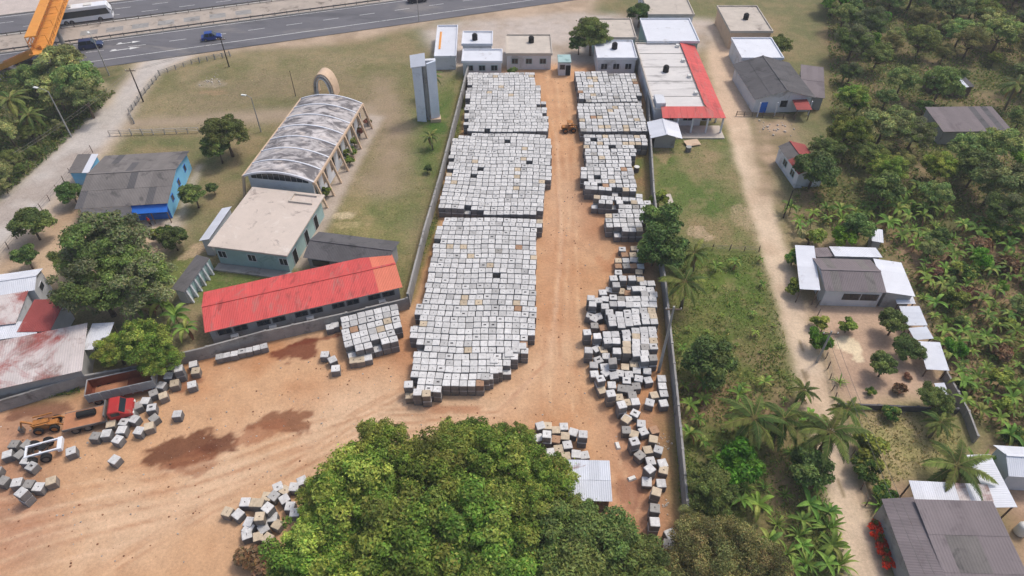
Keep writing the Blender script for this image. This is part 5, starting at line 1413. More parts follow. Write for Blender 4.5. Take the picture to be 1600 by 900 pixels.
for k, x, y, r_, l in (('dry0', 1092, 850, 3.0, 'dry yellowish tree growing over the end of the yard wall'), ('dry1', 1150, 860, 3.2, 'dry yellowish tree in the planted strip'), ('dry0', 1195, 890, 2.8, 'dry yellowish tree at the bottom of the planted strip'), ('dry1', 1080, 910, 3.0, 'dry yellowish tree cut by the bottom edge at the wall'), ('dry0', 1130, 915, 3.0, 'dry yellowish tree cut by the bottom edge'), ('dry1', 1078, 815, 1.6, 'thin dry bush against the yard wall')):
    tree(k, x, y, r_, l, group='dry yellowish trees')
# trees round the western buildings
tree('grey0', 168, 385, 6.4, 'large grey-green tree in front of the blue house')
tree('grey1', 150, 445, 5.2, 'large grey-green tree beside the white-walled house')
tree('grey0', 215, 440, 5.0, 'large dark tree next to the walkway block')
tree('olive0', 120, 400, 3.2, 'mid green tree beside the dirt lot')
tree('olive1', 352, 208, 4.0, 'tall olive tree beside the vaulted hall'); tree('dark0', 340, 232, 2.6, 'dark low tree under the tall olive tree')
tree('dark1', 46, 348, 2.9, 'dark round tree on the dirt lot by the road'); tree('dark0', 40, 402, 1.9, 'small dark bush by the white-roofed house')
tree('dark1', 111, 300, 2.0, 'dark bush at the corner of the blue house'); tree('dark0', 303, 305, 2.2, 'dark bush by the side wall of the blue house')
tree('dark1', 270, 373, 2.0, 'dark bush by the footpath of the blue house'); tree('dark0', 333, 294, 1.1, 'small round bush on the grass by the hall wing')
tree('bush0', 255, 366, 1.5, 'low green bush beside the dark bush', 'bush')
tree('lush0', 220, 534, 3.6, 'bright green tree leaning over the dump body'); tree('lush1', 180, 545, 2.6, 'bright green bush beside the small white roof'); tree('lush2', 250, 560, 2.6, 'bright green crown at the end of the school wall')
for k, (x, y, r_) in enumerate(((95, 100, 4.2), (120, 125, 4.4), (85, 140, 3.6), (130, 150, 3.6), (45, 120, 3.4), (100, 85, 2.6))):
    tree(f'wood{k % 3}', x, y, r_, ['green tree beside the foot of the orange bridge', 'dense tree nearest the access road junction', 'dense tree in the middle of the roadside thicket', 'lower tree on the road side of the thicket', 'tree below the orange stair', 'thin tree close to the navy car'][k], group='roadside thicket trees')
for k, (x, y, r_) in enumerate(((10, 205, 2.4), (48, 205, 1.8), (90, 198, 1.4), (15, 245, 1.7), (5, 265, 2.0), (52, 235, 1.1), (5, 290, 1.2), (30, 262, 1.0))):
    tree(f'{["wood", "olive"][k % 2]}{k % 2}', x, y, r_, f'low tree in the overgrown verge across the access road, {nth(k + 1)} down from the lamp', group='verge trees')
for x, y, r_, k in ((548, 238, 1.2, 'bush0'), (560, 205, 1.1, 'rusty'), (553, 222, 1.0, 'bush1'), (545, 252, 1.0, 'bush1'), (510, 300, 1.0, 'bush1'), (575, 190, .9, 'rusty')):
    tree(k, x, y, r_, f'{"reddish" if k == "rusty" else "green"} shrub between the hall buttresses at {nth(int((320 - y) // 8) + 1)} step from the wing', 'shrub', 'shrubs along the hall', 'shrub')
tree('dark0', 668, 263, .8, 'tiny round shrub on the lawn by the wall', 'shrub', name='shrub')
# east of the wall
tree('dark0', 1035, 350, 3.4, 'dark tree against the yard wall beside the end stack'); tree('dark1', 1040, 385, 3.4, 'dark tree just south of the other by the wall'); tree('dark1', 1022, 395, 2.2, 'low dark tree overhanging the short rusty rows')
tree('bush1', 1030, 312, 1.5, 'pale green bush beside the small slab on the lawn', 'bush')
tree('dark1', 1112, 565, 3.0, 'dense dark green tree in the planted strip'); tree('bright', 1155, 725, 2.7, 'vivid green round tree in the planted strip')
tree('dark0', 1270, 735, 2.6, 'dark leafy tree beside the narrow dirt road'); tree('olive1', 1112, 765, 2.7, 'grey-green feathery tree behind the yard wall')
tree('bush1', 1356, 700, 2.0, 'leafy bush at the fence of the lower lawn', 'bush'); tree('bush0', 1350, 730, 1.6, 'small leafy bush below the fence bush', 'bush')
tree('bush0', 1390, 645, 1.0, 'round yellow-green shrub on the garden wall', 'shrub', name='shrub'); tree('bush0', 1380, 770, 1.2, 'dark shrub at the corner of the barn aisle', 'shrub', name='shrub')
tree('dark0', 1398, 505, 2.0, 'grey-green tree beside the pens, upper one'); tree('dark1', 1420, 543, 1.8, 'dark tree beside the pens, lower one'); tree('dark0', 1382, 572, 1.8, 'round green tree on the sandy farmyard')
tree('bush1', 1325, 510, 1.3, 'small bush in the middle of the sandy farmyard', 'bush'); tree('bright', 1282, 530, 1.6, 'bright leafy tree at the farmyard pole'); tree('bush1', 1280, 505, 1.2, 'loose bush by the farmyard fence', 'bush')
tree('bush0', 1362, 612, .6, 'tiny green plant near the foot of the farmyard', 'bush'); tree('wilt', 1406, 608, .8, 'sparse plant on the sandy farmyard', 'bush'); tree('wilt', 1418, 588, .5, 'very small tuft on the sandy farmyard', 'bush')
tree('olive0', 1465, 625, 2.2, 'grey-green tree at the end of the pens')
tree('paleb', 1268, 370, 1.7, 'cream-flowered shrub behind the farmhouse veranda', 'shrub', name='shrub'); tree('bright', 1320, 370, 1.8, 'bright variegated shrub behind the farmhouse', 'shrub', name='shrub')
tree('dark0', 1345, 355, 2.6, 'dark tree behind the rear wing of the farmhouse'); tree('bush0', 1240, 405, 1.4, 'low bush along the veranda by the road', 'bush'); tree('bush1', 1242, 450, 1.3, 'bush at the veranda corner', 'bush')
tree('dark1', 1275, 262, 3.6, 'large dark tree hanging over the long white hut'); tree('olive0', 1290, 235, 3.0, 'olive tree behind the long white hut')
tree('redbush', 1366, 822, .8, 'red flowering bush beside the barn, upper one', 'shrub', name='flowering_bush'); tree('redbush', 1376, 850, .8, 'red flowering bush beside the barn, middle one', 'shrub', name='flowering_bush'); tree('redbush', 1372, 836, .7, 'small red flowering bush between the upper and middle ones', 'shrub', name='flowering_bush'); tree('redbush', 1381, 864, .75, 'small red flowering bush between the middle and lowest ones', 'shrub', name='flowering_bush'); tree('redbush', 1386, 880, .8, 'red flowering bush beside the barn, lowest one', 'shrub', name='flowering_bush')
tree('olive1', 925, 52, 4.2, 'green tree beside the far white house beyond the yard'); tree('dark0', 905, 68, 2.2, 'dark tree at the gate house'); tree('olive0', 1222, 70, 2.6, 'tree at the cream house on the dirt road'); tree('dark1', 1000, 20, 3.0, 'dark tree by the far pale block')
tree('dark0', 800, 112, 1.2, 'dark bush at the head of the block field', 'bush')

tree('wilt', 388, 872, 1.3, 'dry brushwood heap below the dusty cubes', 'brushwood', name='brushwood'); tree('wilt', 412, 885, 1.2, 'dry brushwood beside the bottom trees', 'brushwood', name='brushwood')
# woodland: trees one by one, kept clear of roofs
def scatter(poly_px, n, dmin, seed, avoid=(), z=0):
    r = random.Random(seed); poly = [tuple(P(a, b, z)[:2]) for a, b in poly_px]
    av = [([tuple(P(a, b, 0)[:2]) for a, b in q]) for q in avoid]
    xs = [p[0] for p in poly]; ys = [p[1] for p in poly]; pts = []
    for _ in range(n * 60):
        x, y = r.uniform(min(xs), max(xs)), r.uniform(min(ys), max(ys))
        if not in_poly(poly, x, y) or any(in_poly(q, x, y) for q in av): continue
        if any((x - a) ** 2 + (y - b) ** 2 < dmin * dmin for a, b in pts): continue
        pts.append((x, y))
        if len(pts) >= n: break
    return pts
def Qp(x, y, z=0):
    d = y * math.cos(PITCH) - (z - CAM_H) * math.sin(PITCH); u = y * math.sin(PITCH) + (z - CAM_H) * math.cos(PITCH)
    return 800 + FPX * x / d, 450 - FPX * u / d
AV = [[(1435, 235), (1590, 240), (1575, 165), (1440, 165)], [(1440, 160), (1545, 165), (1540, 105), (1440, 105)], [(1365, 130), (1440, 150), (1440, 110), (1370, 95)], [(1465, 380), (1545, 370), (1530, 320), (1480, 310)]]
TONE_W = {'wood0': 'mid green', 'wood1': 'deep green', 'wood2': 'yellow-green', 'olive0': 'olive', 'dark0': 'dark', 'grey1': 'large grey-green', 'bright': 'vivid green', 'dry0': 'dry pale', 'lush1': 'lush'}
count = {}
wood = scatter([(1290, 0), (1660, -30), (1690, 380), (1600, 420), (1545, 350), (1450, 330), (1330, 340), (1300, 260), (1320, 180), (1290, 120)], 86, 4.5, 3, AV)
wood.sort(key=lambda q: -q[1])
for k, (x, y) in enumerate(wood):
    px, py = Qp(x, y)
    kind = PR.choice(['wood0', 'wood1', 'wood2', 'wood2', 'wood1', 'olive0', 'dark0', 'grey1', 'bright', 'dry0', 'lush1'])
    cm, tm, R_, zc = TREES[kind]
    s = PR.uniform(.42, 1.1) * 3.9 / R_
    count[kind] = count.get(kind, 0) + 1
    t = thing('tree', f'{TONE_W[kind]} tree in the grove round the lone dark roof, {nth(count[kind])} from the far end', 'tree', (x, y, 0), PR.uniform(0, 6.28), 'grove trees')
    link('trunk', tm, t, None, None, s); link('crown', cm, t, (0, 0, zc * s), None, s)

# ---- palms
def frond_mesh(seed, ln, rgb, n=26, droop=1.0, ll=.55):
    r = np.random.default_rng(seed)
    V, Q, C = [], [], []
    def at(f): return np.array([ln * f * (1 - .14 * f * droop), 0, ln * (.42 * f - .72 * droop * f * f)])
    for i in range(n):
        f = .12 + .88 * i / (n - 1); p = at(f)
        tn = at(min(f + .03, 1.03)) - at(f - .03); tn /= np.linalg.norm(tn)
        l = ll * math.sin(math.pi * min(1, .18 + .8 * f)) ** .7 * r.uniform(.85, 1.1)
        for sgn in (-1, 1):
            d = np.array([tn[0] * .55, sgn * .8, tn[2] * .55 - .32 - .3 * r.random()]); d /= np.linalg.norm(d)
            w = tn * .075; k = len(V)
            V += [p - w, p + w, p + d * l + w * .35, p + d * l - w * .35]; Q.append((k, k + 1, k + 2, k + 3))
            c = np.array(lin(rgb)) * r.uniform(.7, 1.3); C += [(*c, 1)] * 4
    k0 = len(V)
    for i in range(7):
        p = at(i / 6); w = .05 * (1 - i / 7)
        V += [p + np.array([0, -w, 0]), p + np.array([0, w, 0]), p + np.array([0, 0, w * 1.2])]; C += [(*lin((146, 142, 84)), 1)] * 3
    for i in range(6):
        for a, b in ((0, 1), (1, 2), (2, 0)): Q.append((k0 + 3 * i + a, k0 + 3 * i + b, k0 + 3 * i + 3 + b, k0 + 3 * i + 3 + a))
    return mesh_np('frond', np.array(V), np.array(Q), M['leaf'], np.array(C))
FR_G = [frond_mesh(90 + k, 3.1, [(92, 114, 52), (76, 102, 46), (110, 124, 58)][k], droop=[.9, 1.1, .75][k]) for k in range(3)]
FR_D = [frond_mesh(96, 2.9, (158, 138, 82), droop=1.35), frond_mesh(97, 2.7, (132, 116, 76), droop=1.45)]
def palm(px, py, h, s, label, n=15, dry=3, group='palms'):
    p = P(px, py, h); r = random.Random(int(px * 7 + py))
    t = thing('palm_tree', label, 'palm tree', (p.x, p.y, 0), 0, group)
    bx, by = r.uniform(-.5, .5), r.uniform(-.5, .5)
    MB().tube([(bx, by, -.3), (bx * .6, by * .6, h * .5), (0, 0, h)], [.22 * s, .16 * s, .14 * s], 8).build('trunk', M['bark_palm'], t, smooth=True)
    for k in range(n + dry):
        isd = k >= n
        me = r.choice(FR_D if isd else FR_G)
        a = 2 * math.pi * (k * .381966) + r.uniform(-.2, .2)
        el = -.75 + r.uniform(-.2, .2) if isd else .55 - 1.15 * (k / n) + r.uniform(-.1, .1)
        link('frond', me, t, (0, 0, h), (0, -el, a), s * r.uniform(.85, 1.1))
for a in ((1070, 440, 4.5, 1.15, 'palm with drooping fronds leaning by the yard wall opposite the lawn'), (1178, 655, 5.0, 1.3, 'tall palm in the planted strip with yellowing fronds'), (1225, 655, 4.5, 1.1, 'palm between the tall palm and the dirt road'),
          (1297, 675, 5.5, 1.35, 'palm overhanging the narrow dirt road at the farmyard corner'), (1257, 610, 2.2, .65, 'small young palm at the road edge'), (1085, 395, 3.2, .9, 'palm shading the lawn beside the dark trees'),
          (15, 155, 5.5, 1.35, 'palm at the western edge above the access road'), (45, 180, 4.0, 1.0, 'smaller palm beside the street lamp'), (672, 118, 4.5, .9, 'palm beside the tall sign tower'), (672, 212, 2.4, .65, 'young palm on the lawn by the wall'),
          (1495, 728, 3.5, 1.25, 'palm-like plant drooping over the patio roof'), (1325, 640, 3.0, .8, 'palm at the foot of the garden wall'), (1470, 660, 2.4, .7, 'small palm by the lower lawn'), (1590, 130, 5, 1.1, 'palm in the grove at the eastern edge')):
    palm(*a)

# ---- banana plants and other strap-leaved plants
def strap_leaf(seed, ln, wd, rgb, droop, rise=.75, seg=6):
    r = np.random.default_rng(seed)
    V, Q, C = [], [], []
    for i in range(seg + 1):
        f = i / seg
        x = ln * f * (1 - .18 * f * droop); z = ln * (rise * f - .95 * droop * f * f)
        w = wd * (math.sin(math.pi * min(1.0, .08 + .92 * f)) ** .6) * .5 if i < seg else .01
        c = np.array(lin(rgb)) * r.uniform(.85, 1.15)
        V += [(x, -w, z + w * .45), (x, 0, z), (x, w, z + w * .45)]; C += [(*c, 1), (*(c * 1.25), 1), (*c, 1)]
    for i in range(seg):
        a = 3 * i
        Q += [(a, a + 1, a + 4, a + 3), (a + 1, a + 2, a + 5, a + 4)]
    return np.array(V), np.array(Q), np.array(C)
BAN = [strap_leaf(k, 2.0, .5, [(98, 134, 54), (114, 146, 62), (84, 118, 52), (134, 148, 74)][k], [.75, .95, .85, 1.1][k]) for k in range(4)]
BAN_D = [strap_leaf(9, 1.6, .4, (140, 112, 78), 1.5, .4)]
AGA = [strap_leaf(20 + k, 1.5, .17, [(110, 146, 62), (88, 126, 52), (128, 154, 72)][k], [.45, .6, .8][k], .7) for k in range(3)]
LM = {}
def lmesh(a, key):
    if key not in LM: LM[key] = mesh_np('leaf', *a[:2], M['leaf'], a[2])
    return LM[key]
STEM = MB().tube([(0, 0, -.2), (.05, 0, .7), (0, 0, 1.5)], [.13, .11, .07], 7).mesh('stem', surf('banana_stem', (132, 136, 78), .8, .2, 2.0, rnd=.15), smooth=True)
def strap_plant(seed, kind):
    """list of (leaf source, key, rotation, scale, base height) for one plant"""
    r = random.Random(seed); out_ = []
    if kind == 'banana':
        for k in range(r.randint(7, 9)):
            i = r.randrange(4); out_.append((BAN[i], f'b{i}', (0, -r.uniform(-.15, .5) * (1 if k < 4 else .2), k * 2.4 + r.uniform(-.3, .3)), r.uniform(.8, 1.15), 1.45))
        for k in range(r.randint(0, 2)): out_.append((BAN_D[0], 'bd', (0, r.uniform(0, .4), r.uniform(0, 6.28)), r.uniform(.8, 1.1), 1.2))
    else:
        for k in range(r.randint(14, 18)):
            i = r.randrange(3); out_.append((AGA[i], f'a{i}', (0, -r.uniform(-.1, .75), k * 2.4 + r.uniform(-.3, .3)), r.uniform(.75, 1.15), .15))
    return out_
JOIN = {}
def joined(seed, kind):
    if (seed, kind) not in JOIN:
        VS, QS, CS, n0 = [], [], [], 0
        for (v, q, c), key, rot, s, h in strap_plant(seed, kind):
            VS.append(v @ (np.array(Euler(rot).to_matrix()) * s).T + np.array((0, 0, h))); QS.append(q + n0); CS.append(c); n0 += len(v)
        JOIN[(seed, kind)] = mesh_np('foliage', np.concatenate(VS), np.concatenate(QS), M['leaf'], np.concatenate(CS))
    return JOIN[(seed, kind)]
def strap(kind, x, y, s, label, group, detail):
    seed = PR.randrange(8)
    t = thing('banana_plant' if kind == 'banana' else 'spiky_plant', label, 'plant', (x, y, 0), PR.uniform(0, 6.28), group)
    t.rotation_euler = (PR.uniform(-.22, .22), PR.uniform(-.22, .22), t.rotation_euler[2])
    if kind == 'banana': link('stem', STEM, t, None, None, s)
    if detail:
        for a, key, rot, sc_, h in strap_plant(seed, kind): link('leaf', lmesh(a, key), t, (0, 0, h * s), rot, sc_ * s)
    else:
        link('foliage', joined(seed, kind), t, None, None, s)
# single ones that can be picked out
for kind, px, py, s, lab in (('agave', 1283, 800, 1.25, 'spiky plant at the road edge, upper one'), ('agave', 1290, 826, 1.35, 'big spiky plant at the road edge, middle one'), ('agave', 1300, 850, 1.1, 'spiky plant at the road edge, third one'), ('agave', 1308, 888, 1.4, 'spiky plant at the road edge, lowest one'),
                             ('agave', 1372, 792, 1.2, 'spiky plant beside the barn aisle, upper one'), ('agave', 1384, 838, 1.0, 'spiky plant beside the barn aisle among red flowers'), ('agave', 1248, 840, 1.1, 'spiky plant in the planted strip near the dry trees'),
                             ('agave', 1258, 882, 1.2, 'spiky plant at the bottom of the planted strip'), ('agave', 1228, 868, 1.1, 'spiky plant beside the dry yellowish tree'),
                             ('banana', 1095, 610, .8, 'banana plant by the dark tree in the planted strip'), ('banana', 1075, 690, .8, 'banana plant against the yard wall'), ('banana', 1150, 625, .8, 'banana plant beside bare soil in the planted strip'),
                             ('agave', 1310, 600, .8, 'tufted plant at the foot of the farmyard fence'), ('agave', 1520, 735, 1.9, 'large dark spiky plant beside the patio roof'), ('banana', 255, 487, 1.2, 'banana plant beside the school gable, upper one'), ('banana', 280, 505, 1.2, 'banana plant beside the school gable, middle one'), ('banana', 225, 500, 1.2, 'banana plant between big tree and bright tree'), ('banana', 298, 528, 1.1, 'banana plant at the school wall end'),
                             ('banana', 1118, 425, .7, 'young banana plant on the grassy strip, left of pair'), ('banana', 1145, 420, .7, 'young banana plant on the grassy strip, right of pair')):
    p = P(px, py); strap(kind, p.x, p.y, s, lab, 'picked out strap-leaved plants', True)
AV2 = [[(1430, 455), (1500, 640), (1440, 640), (1395, 460)]]
zones = [([(1435, 380), (1560, 340), (1640, 380), (1680, 720), (1560, 690), (1505, 640), (1480, 570), (1435, 455)], 190, 1.6, 'banana plant in the plantation behind the pens', (.5, .95), .8),
         ([(1230, 330), (1330, 335), (1430, 300), (1480, 330), (1450, 390), (1420, 395), (1370, 345), (1240, 365)], 40, 1.7, 'banana plant in the belt behind the farmhouse', (.65, 1.05), .9),
         ([(1070, 780), (1180, 740), (1280, 770), (1310, 900), (1200, 900), (1180, 820)], 22, 1.8, 'leafy plant among the dry trees', (.6, 1.0), .55),
         ([(1060, 600), (1180, 590), (1270, 660), (1280, 740), (1090, 760)], 26, 2.0, 'leafy plant among the strip palms', (.5, .8), .7),
         ([(1060, 410), (1190, 400), (1230, 560), (1065, 580)], 30, 2.3, 'small seedling on the grassy strip', (.25, .45), .5),
         ([(1300, 130), (1330, 120), (1340, 220), (1310, 260)], 8, 2.2, 'banana plant by the brown-roofed house', (.9, 1.2), 1)]
for poly, n, dm, lab, (s0, s1), pb in zones:
    pts = sorted(scatter(poly, n, dm, int(s1 * 100 + n), AV2), key=lambda q: -q[1]); cnt = {}
    for x, y in pts:
        kd = 'banana' if PR.random() < pb else 'agave'; cnt[kd] = cnt.get(kd, 0) + 1
        l = lab if kd == 'banana' else 'spiky ' + lab.replace('banana ', '')
        strap(kd, x, y, PR.uniform(s0, s1), f'{l}, {nth(cnt[kd])} from the far end', lab.split(' ', 1)[1], False)

cnt = 0
for x, y in sorted(scatter([(1440, 390), (1560, 345), (1640, 380), (1680, 720), (1560, 690), (1505, 640), (1435, 455)], 34, 3.2, 55, AV2), key=lambda q: -q[1]):
    cnt += 1; px, py = Qp(x, y)
    k = PR.choice(['bush0', 'bush1', 'dark0', 'wood2', 'bright', 'wilt'])
    tree(k, px, py, PR.uniform(.8, 1.7), f'low {dict(bush0="green", bush1="pale green", dark0="dark", wood2="yellowish", bright="vivid", wilt="withered")[k]} shrub in the plantation, {nth(cnt)} from the far end', 'shrub', 'plantation shrubs', 'shrub', on_ground=True)
# ---- undergrowth and grass: nobody could count it
def tufts(n, seed, size, rgb, rgb2, poly, zmin=.25, name='grass', label='', zones_ok=None, up=.8, tall=1.0):
    r = np.random.default_rng(seed)
    pl = [tuple(P(a, b)[:2]) for a, b in poly]; xs = [p[0] for p in pl]; ys = [p[1] for p in pl]
    X = r.uniform(min(xs), max(xs), n * 3); Y = r.uniform(min(ys), max(ys), n * 3)
    ok = inside(pl, X, Y) & (fbm(X, Y, 3.5, seed, 3) > -.25 + r.normal(0, .15, len(X)))
    gi = np.clip(((Y - GY0) / GS).round().astype(int), 0, ny - 1); gj = np.clip(((X - GX0) / GS).round().astype(int), 0, nx - 1)
    ok &= GRASS[gi, gj] > zmin
    X, Y = X[ok][:n], Y[ok][:n]; m = len(X)
    s = size * r.uniform(.5, 1.5, m)
    pos = np.stack([X, Y, s * .5 * tall], 1)
    nrm = r.normal(0, 1, (m, 3)); nrm[:, 2] = np.abs(nrm[:, 2]) * up + .1
    V, Q = leaf_quads(pos, nrm, s, r, .4)
    V[:, 2] = np.maximum(V[:, 2], .0)
    c = jitter_col(rgb, m, r, .25); k = r.random(m) < .4; c[k] = jitter_col(rgb2, m, r, .25)[k]
    return V, Q, np.repeat(np.concatenate([c, np.ones((m, 1))], 1), 4, 0)
def stuff(name, label, cat, lst):
    VS, QS, CS, n0 = [], [], [], 0
    for v, q, c in lst: VS.append(v); QS.append(q + n0); CS.append(c); n0 += len(v)
    o = link(name, mesh_np(name, np.concatenate(VS), np.concatenate(QS), M['leaf'], np.concatenate(CS)))
    tag(o, label, cat, None, 'stuff')
stuff('undergrowth', 'tangled low green undergrowth under the grove and plantation', 'undergrowth',
      [tufts(38000, 400, .26, (108, 130, 64), (148, 144, 86), [(1290, -10), (1660, -20), (1700, 900), (1600, 720), (1500, 640), (1430, 460), (1350, 380), (1220, 330), (1300, 240)], .2, tall=1.4),
       tufts(7000, 401, .17, (98, 122, 54), (140, 138, 76), [(1044, 500), (1090, 560), (1120, 490), (1160, 580), (1215, 540), (1250, 600), (1290, 700), (1330, 830), (1345, 920), (1075, 920), (1062, 800)], .2, tall=1.2),
       tufts(4500, 403, .13, (106, 130, 58), (150, 146, 84), [(1044, 396), (1188, 398), (1235, 560), (1050, 600)], .2, tall=1.2),
       tufts(7000, 402, .3, (80, 102, 46), (112, 116, 60), [(-30, 105), (150, 130), (190, 150), (100, 235), (0, 310), (-60, 330)], .2, tall=1.4)])
stuff('grass', 'short patchy grass on the lawns and field edges', 'grass',
      [tufts(7000, 410, .085, (118, 134, 72), (156, 148, 100), [(1014, 195), (1130, 200), (1190, 390), (1240, 560), (1045, 560), (1018, 330)], .4, up=2.2),
       tufts(11000, 411, .085, (126, 130, 82), (164, 152, 114), [(205, 195), (250, 110), (480, 85), (735, 105), (640, 470), (300, 470), (250, 450), (320, 300), (180, 240)], .4, up=2.2),
       tufts(2500, 412, .16, (86, 110, 46), (130, 124, 70), [(727, 110), (735, 130), (684, 345), (634, 478), (690, 275)], .4, up=2.2),
       tufts(900, 413, .2, (78, 108, 42), (116, 122, 60), [(0, 606), (130, 596), (132, 612), (0, 634)], .4, up=2.2, tall=1.3),
       tufts(1800, 414, .12, (120, 120, 62), (150, 138, 86), [(1325, 640), (1490, 645), (1510, 700), (1370, 770)], .4, up=2.2)])

# chips, pebbles and crumbs of concrete strewn over the yard
r = np.random.default_rng(77)
n = 3600
pl = [tuple(P(a, b)[:2]) for a, b in [(845, 100), (890, 100), (910, 300), (930, 420), (905, 560), (960, 660), (1010, 840), (940, 840), (820, 640), (640, 700), (460, 740), (340, 880), (-20, 890), (-20, 640), (140, 640), (330, 570), (630, 540), (640, 620), (830, 560), (850, 300)]]
X = r.uniform(-62, 22, n * 4); Y = r.uniform(20, 140, n * 4); ok = inside(pl, X, Y); X, Y = X[ok][:n], Y[ok][:n]; n = len(X)
s_ = .025 + .075 * r.random(n) ** 5
B0 = np.array([(-1, -1, 0), (1, -1, 0), (1, 1, 0), (-1, 1, 0), (-.6, -.6, 1), (.6, -.6, 1), (.6, .6, 1), (-.6, .6, 1)], float)
V = (B0[None] * s_[:, None, None] * r.uniform(.6, 1.3, (n, 8, 3)) + np.stack([X, Y, np.zeros(n) - .02], 1)[:, None, :]).reshape(-1, 3)
Qb = np.array([(4, 5, 6, 7), (0, 1, 5, 4), (1, 2, 6, 5), (2, 3, 7, 6), (3, 0, 4, 7)])
Q = (Qb[None] + 8 * np.arange(n)[:, None, None]).reshape(-1, 4)
c = np.where((r.random(n) < .45)[:, None], np.array(lin((186, 178, 168))), np.array(lin((156, 114, 86)))) * r.uniform(.7, 1.2, (n, 1))
o = link('gravel', mesh_np('gravel', V, Q, bmat, np.repeat(np.concatenate([c, np.ones((n, 1))], 1), 8, 0)))
tag(o, 'stone chips and concrete crumbs strewn over the orange yard', 'gravel', None, 'stuff')

# ---------------------------------------------------------------- vehicles
def wheel(parent, loc, r, w, mat=None, rim=None, seg=18):
    """axle along local y"""
    m = MB()
    prof = [(r * .6, -w / 2), (r * .93, -w / 2), (r, -w * .36), (r, w * .36), (r * .93, w / 2), (r * .6, w / 2)]
    rings = []
    for k in range(seg):
        a = 2 * math.pi * k / seg
        rings.append([(q * math.cos(a), y, q * math.sin(a)) for q, y in prof])
    rings.append(rings[0])
    m.loft(rings, caps=False)
    o = m.build('wheel', mat or M['black'], parent, loc)
    h = MB().tube([(0, -w * .42, 0), (0, w * .42, 0)], r * .61, 12)
    h.build('rim', rim or M['steel'], o)
    return o

def car(px, py, rz, paint, label, ln=4.3, wd=1.75, ht=1.5, suv=False):
    p = P(px, py); p.z = .09
    t = thing('car', label, 'car', p, rz)
    hl, hw_ = ln / 2, wd / 2
    belt = ht * .58
    prof = [(-hl, .38), (-hl * .98, belt * .92), (-hl * .80, belt), (hl * .38, belt), (hl * .85, belt * .86), (hl * .99, belt * .66), (hl, .36), (hl * .8, .24), (-hl * .8, .24)]
    m = MB(); n = len(prof)
    ins = [1.0] * n
    m.loft([[(x, -hw_ * .94, z) for x, z in prof], [(x, -hw_, z * .98 + .01) for x, z in prof], [(x, hw_, z * .98 + .01) for x, z in prof], [(x, hw_ * .94, z) for x, z in prof]])
    m.build('body', paint, t, bevel=.03, smooth=False)
    rear = -hl * (.93 if suv else .72)
    cab = [(rear, belt), (rear + .25, ht), (hl * .12, ht), (hl * .5, belt)]
    m = MB().loft([[(x, -hw_ * (.92 if z < ht else .76), z) for x, z in cab], [(x, hw_ * (.92 if z < ht else .76), z) for x, z in cab]])
    m.build('window_band', M['glass'], t)
    MB().box(rear + .22, hl * .14, -hw_ * .77, hw_ * .77, ht - .05, ht + .025).build('roof', paint, t, bevel=.02)
    for x in (rear + .32, -hl * .18, hl * .16):
        for s in (-1, 1): MB().bar((x - .05, s * hw_ * .93, belt), (x + .02, s * hw_ * .775, ht), .07).build('pillar', paint, t)
    for x in (-hl * .6, hl * .62):
        for s in (-1, 1): wheel(t, (x, s * (hw_ - .1), .31), .31, .2)
    for s in (-1, 1):
        MB().box(hl - .10, hl + .005, s * hw_ * .75 - .15, s * hw_ * .75 + .15, .52, .68).build('headlight', M['lamp_glass'], t)
        MB().box(-hl - .005, -hl + .06, s * hw_ * .78 - .1, s * hw_ * .78 + .1, .6, .8).build('tail_light', M['truck_red'], t)
        MB().box(hl * .33, hl * .45, s * hw_ - .02 if s > 0 else -hw_ - .14, s * hw_ + .14 if s > 0 else -hw_ + .02, belt, belt + .13).build('mirror', paint, t)
    return t
car(144, 75, HA, M['car_navy'], 'navy blue estate car on the near carriageway beside the guard rail', 4.6, 1.85, 1.75, True)
car(332, 62, HA, M['car_blue'], 'bright blue hatchback on the near carriageway', 4.1, 1.75, 1.55)
car(44, 99, HA, M['car_dark'], 'dark car half hidden under the orange stair', 4.4, 1.75, 1.5)
car(652, 3, HA, M['car_dark'], 'dark car on the highway at the top edge', 4.5, 1.8, 1.6, True)
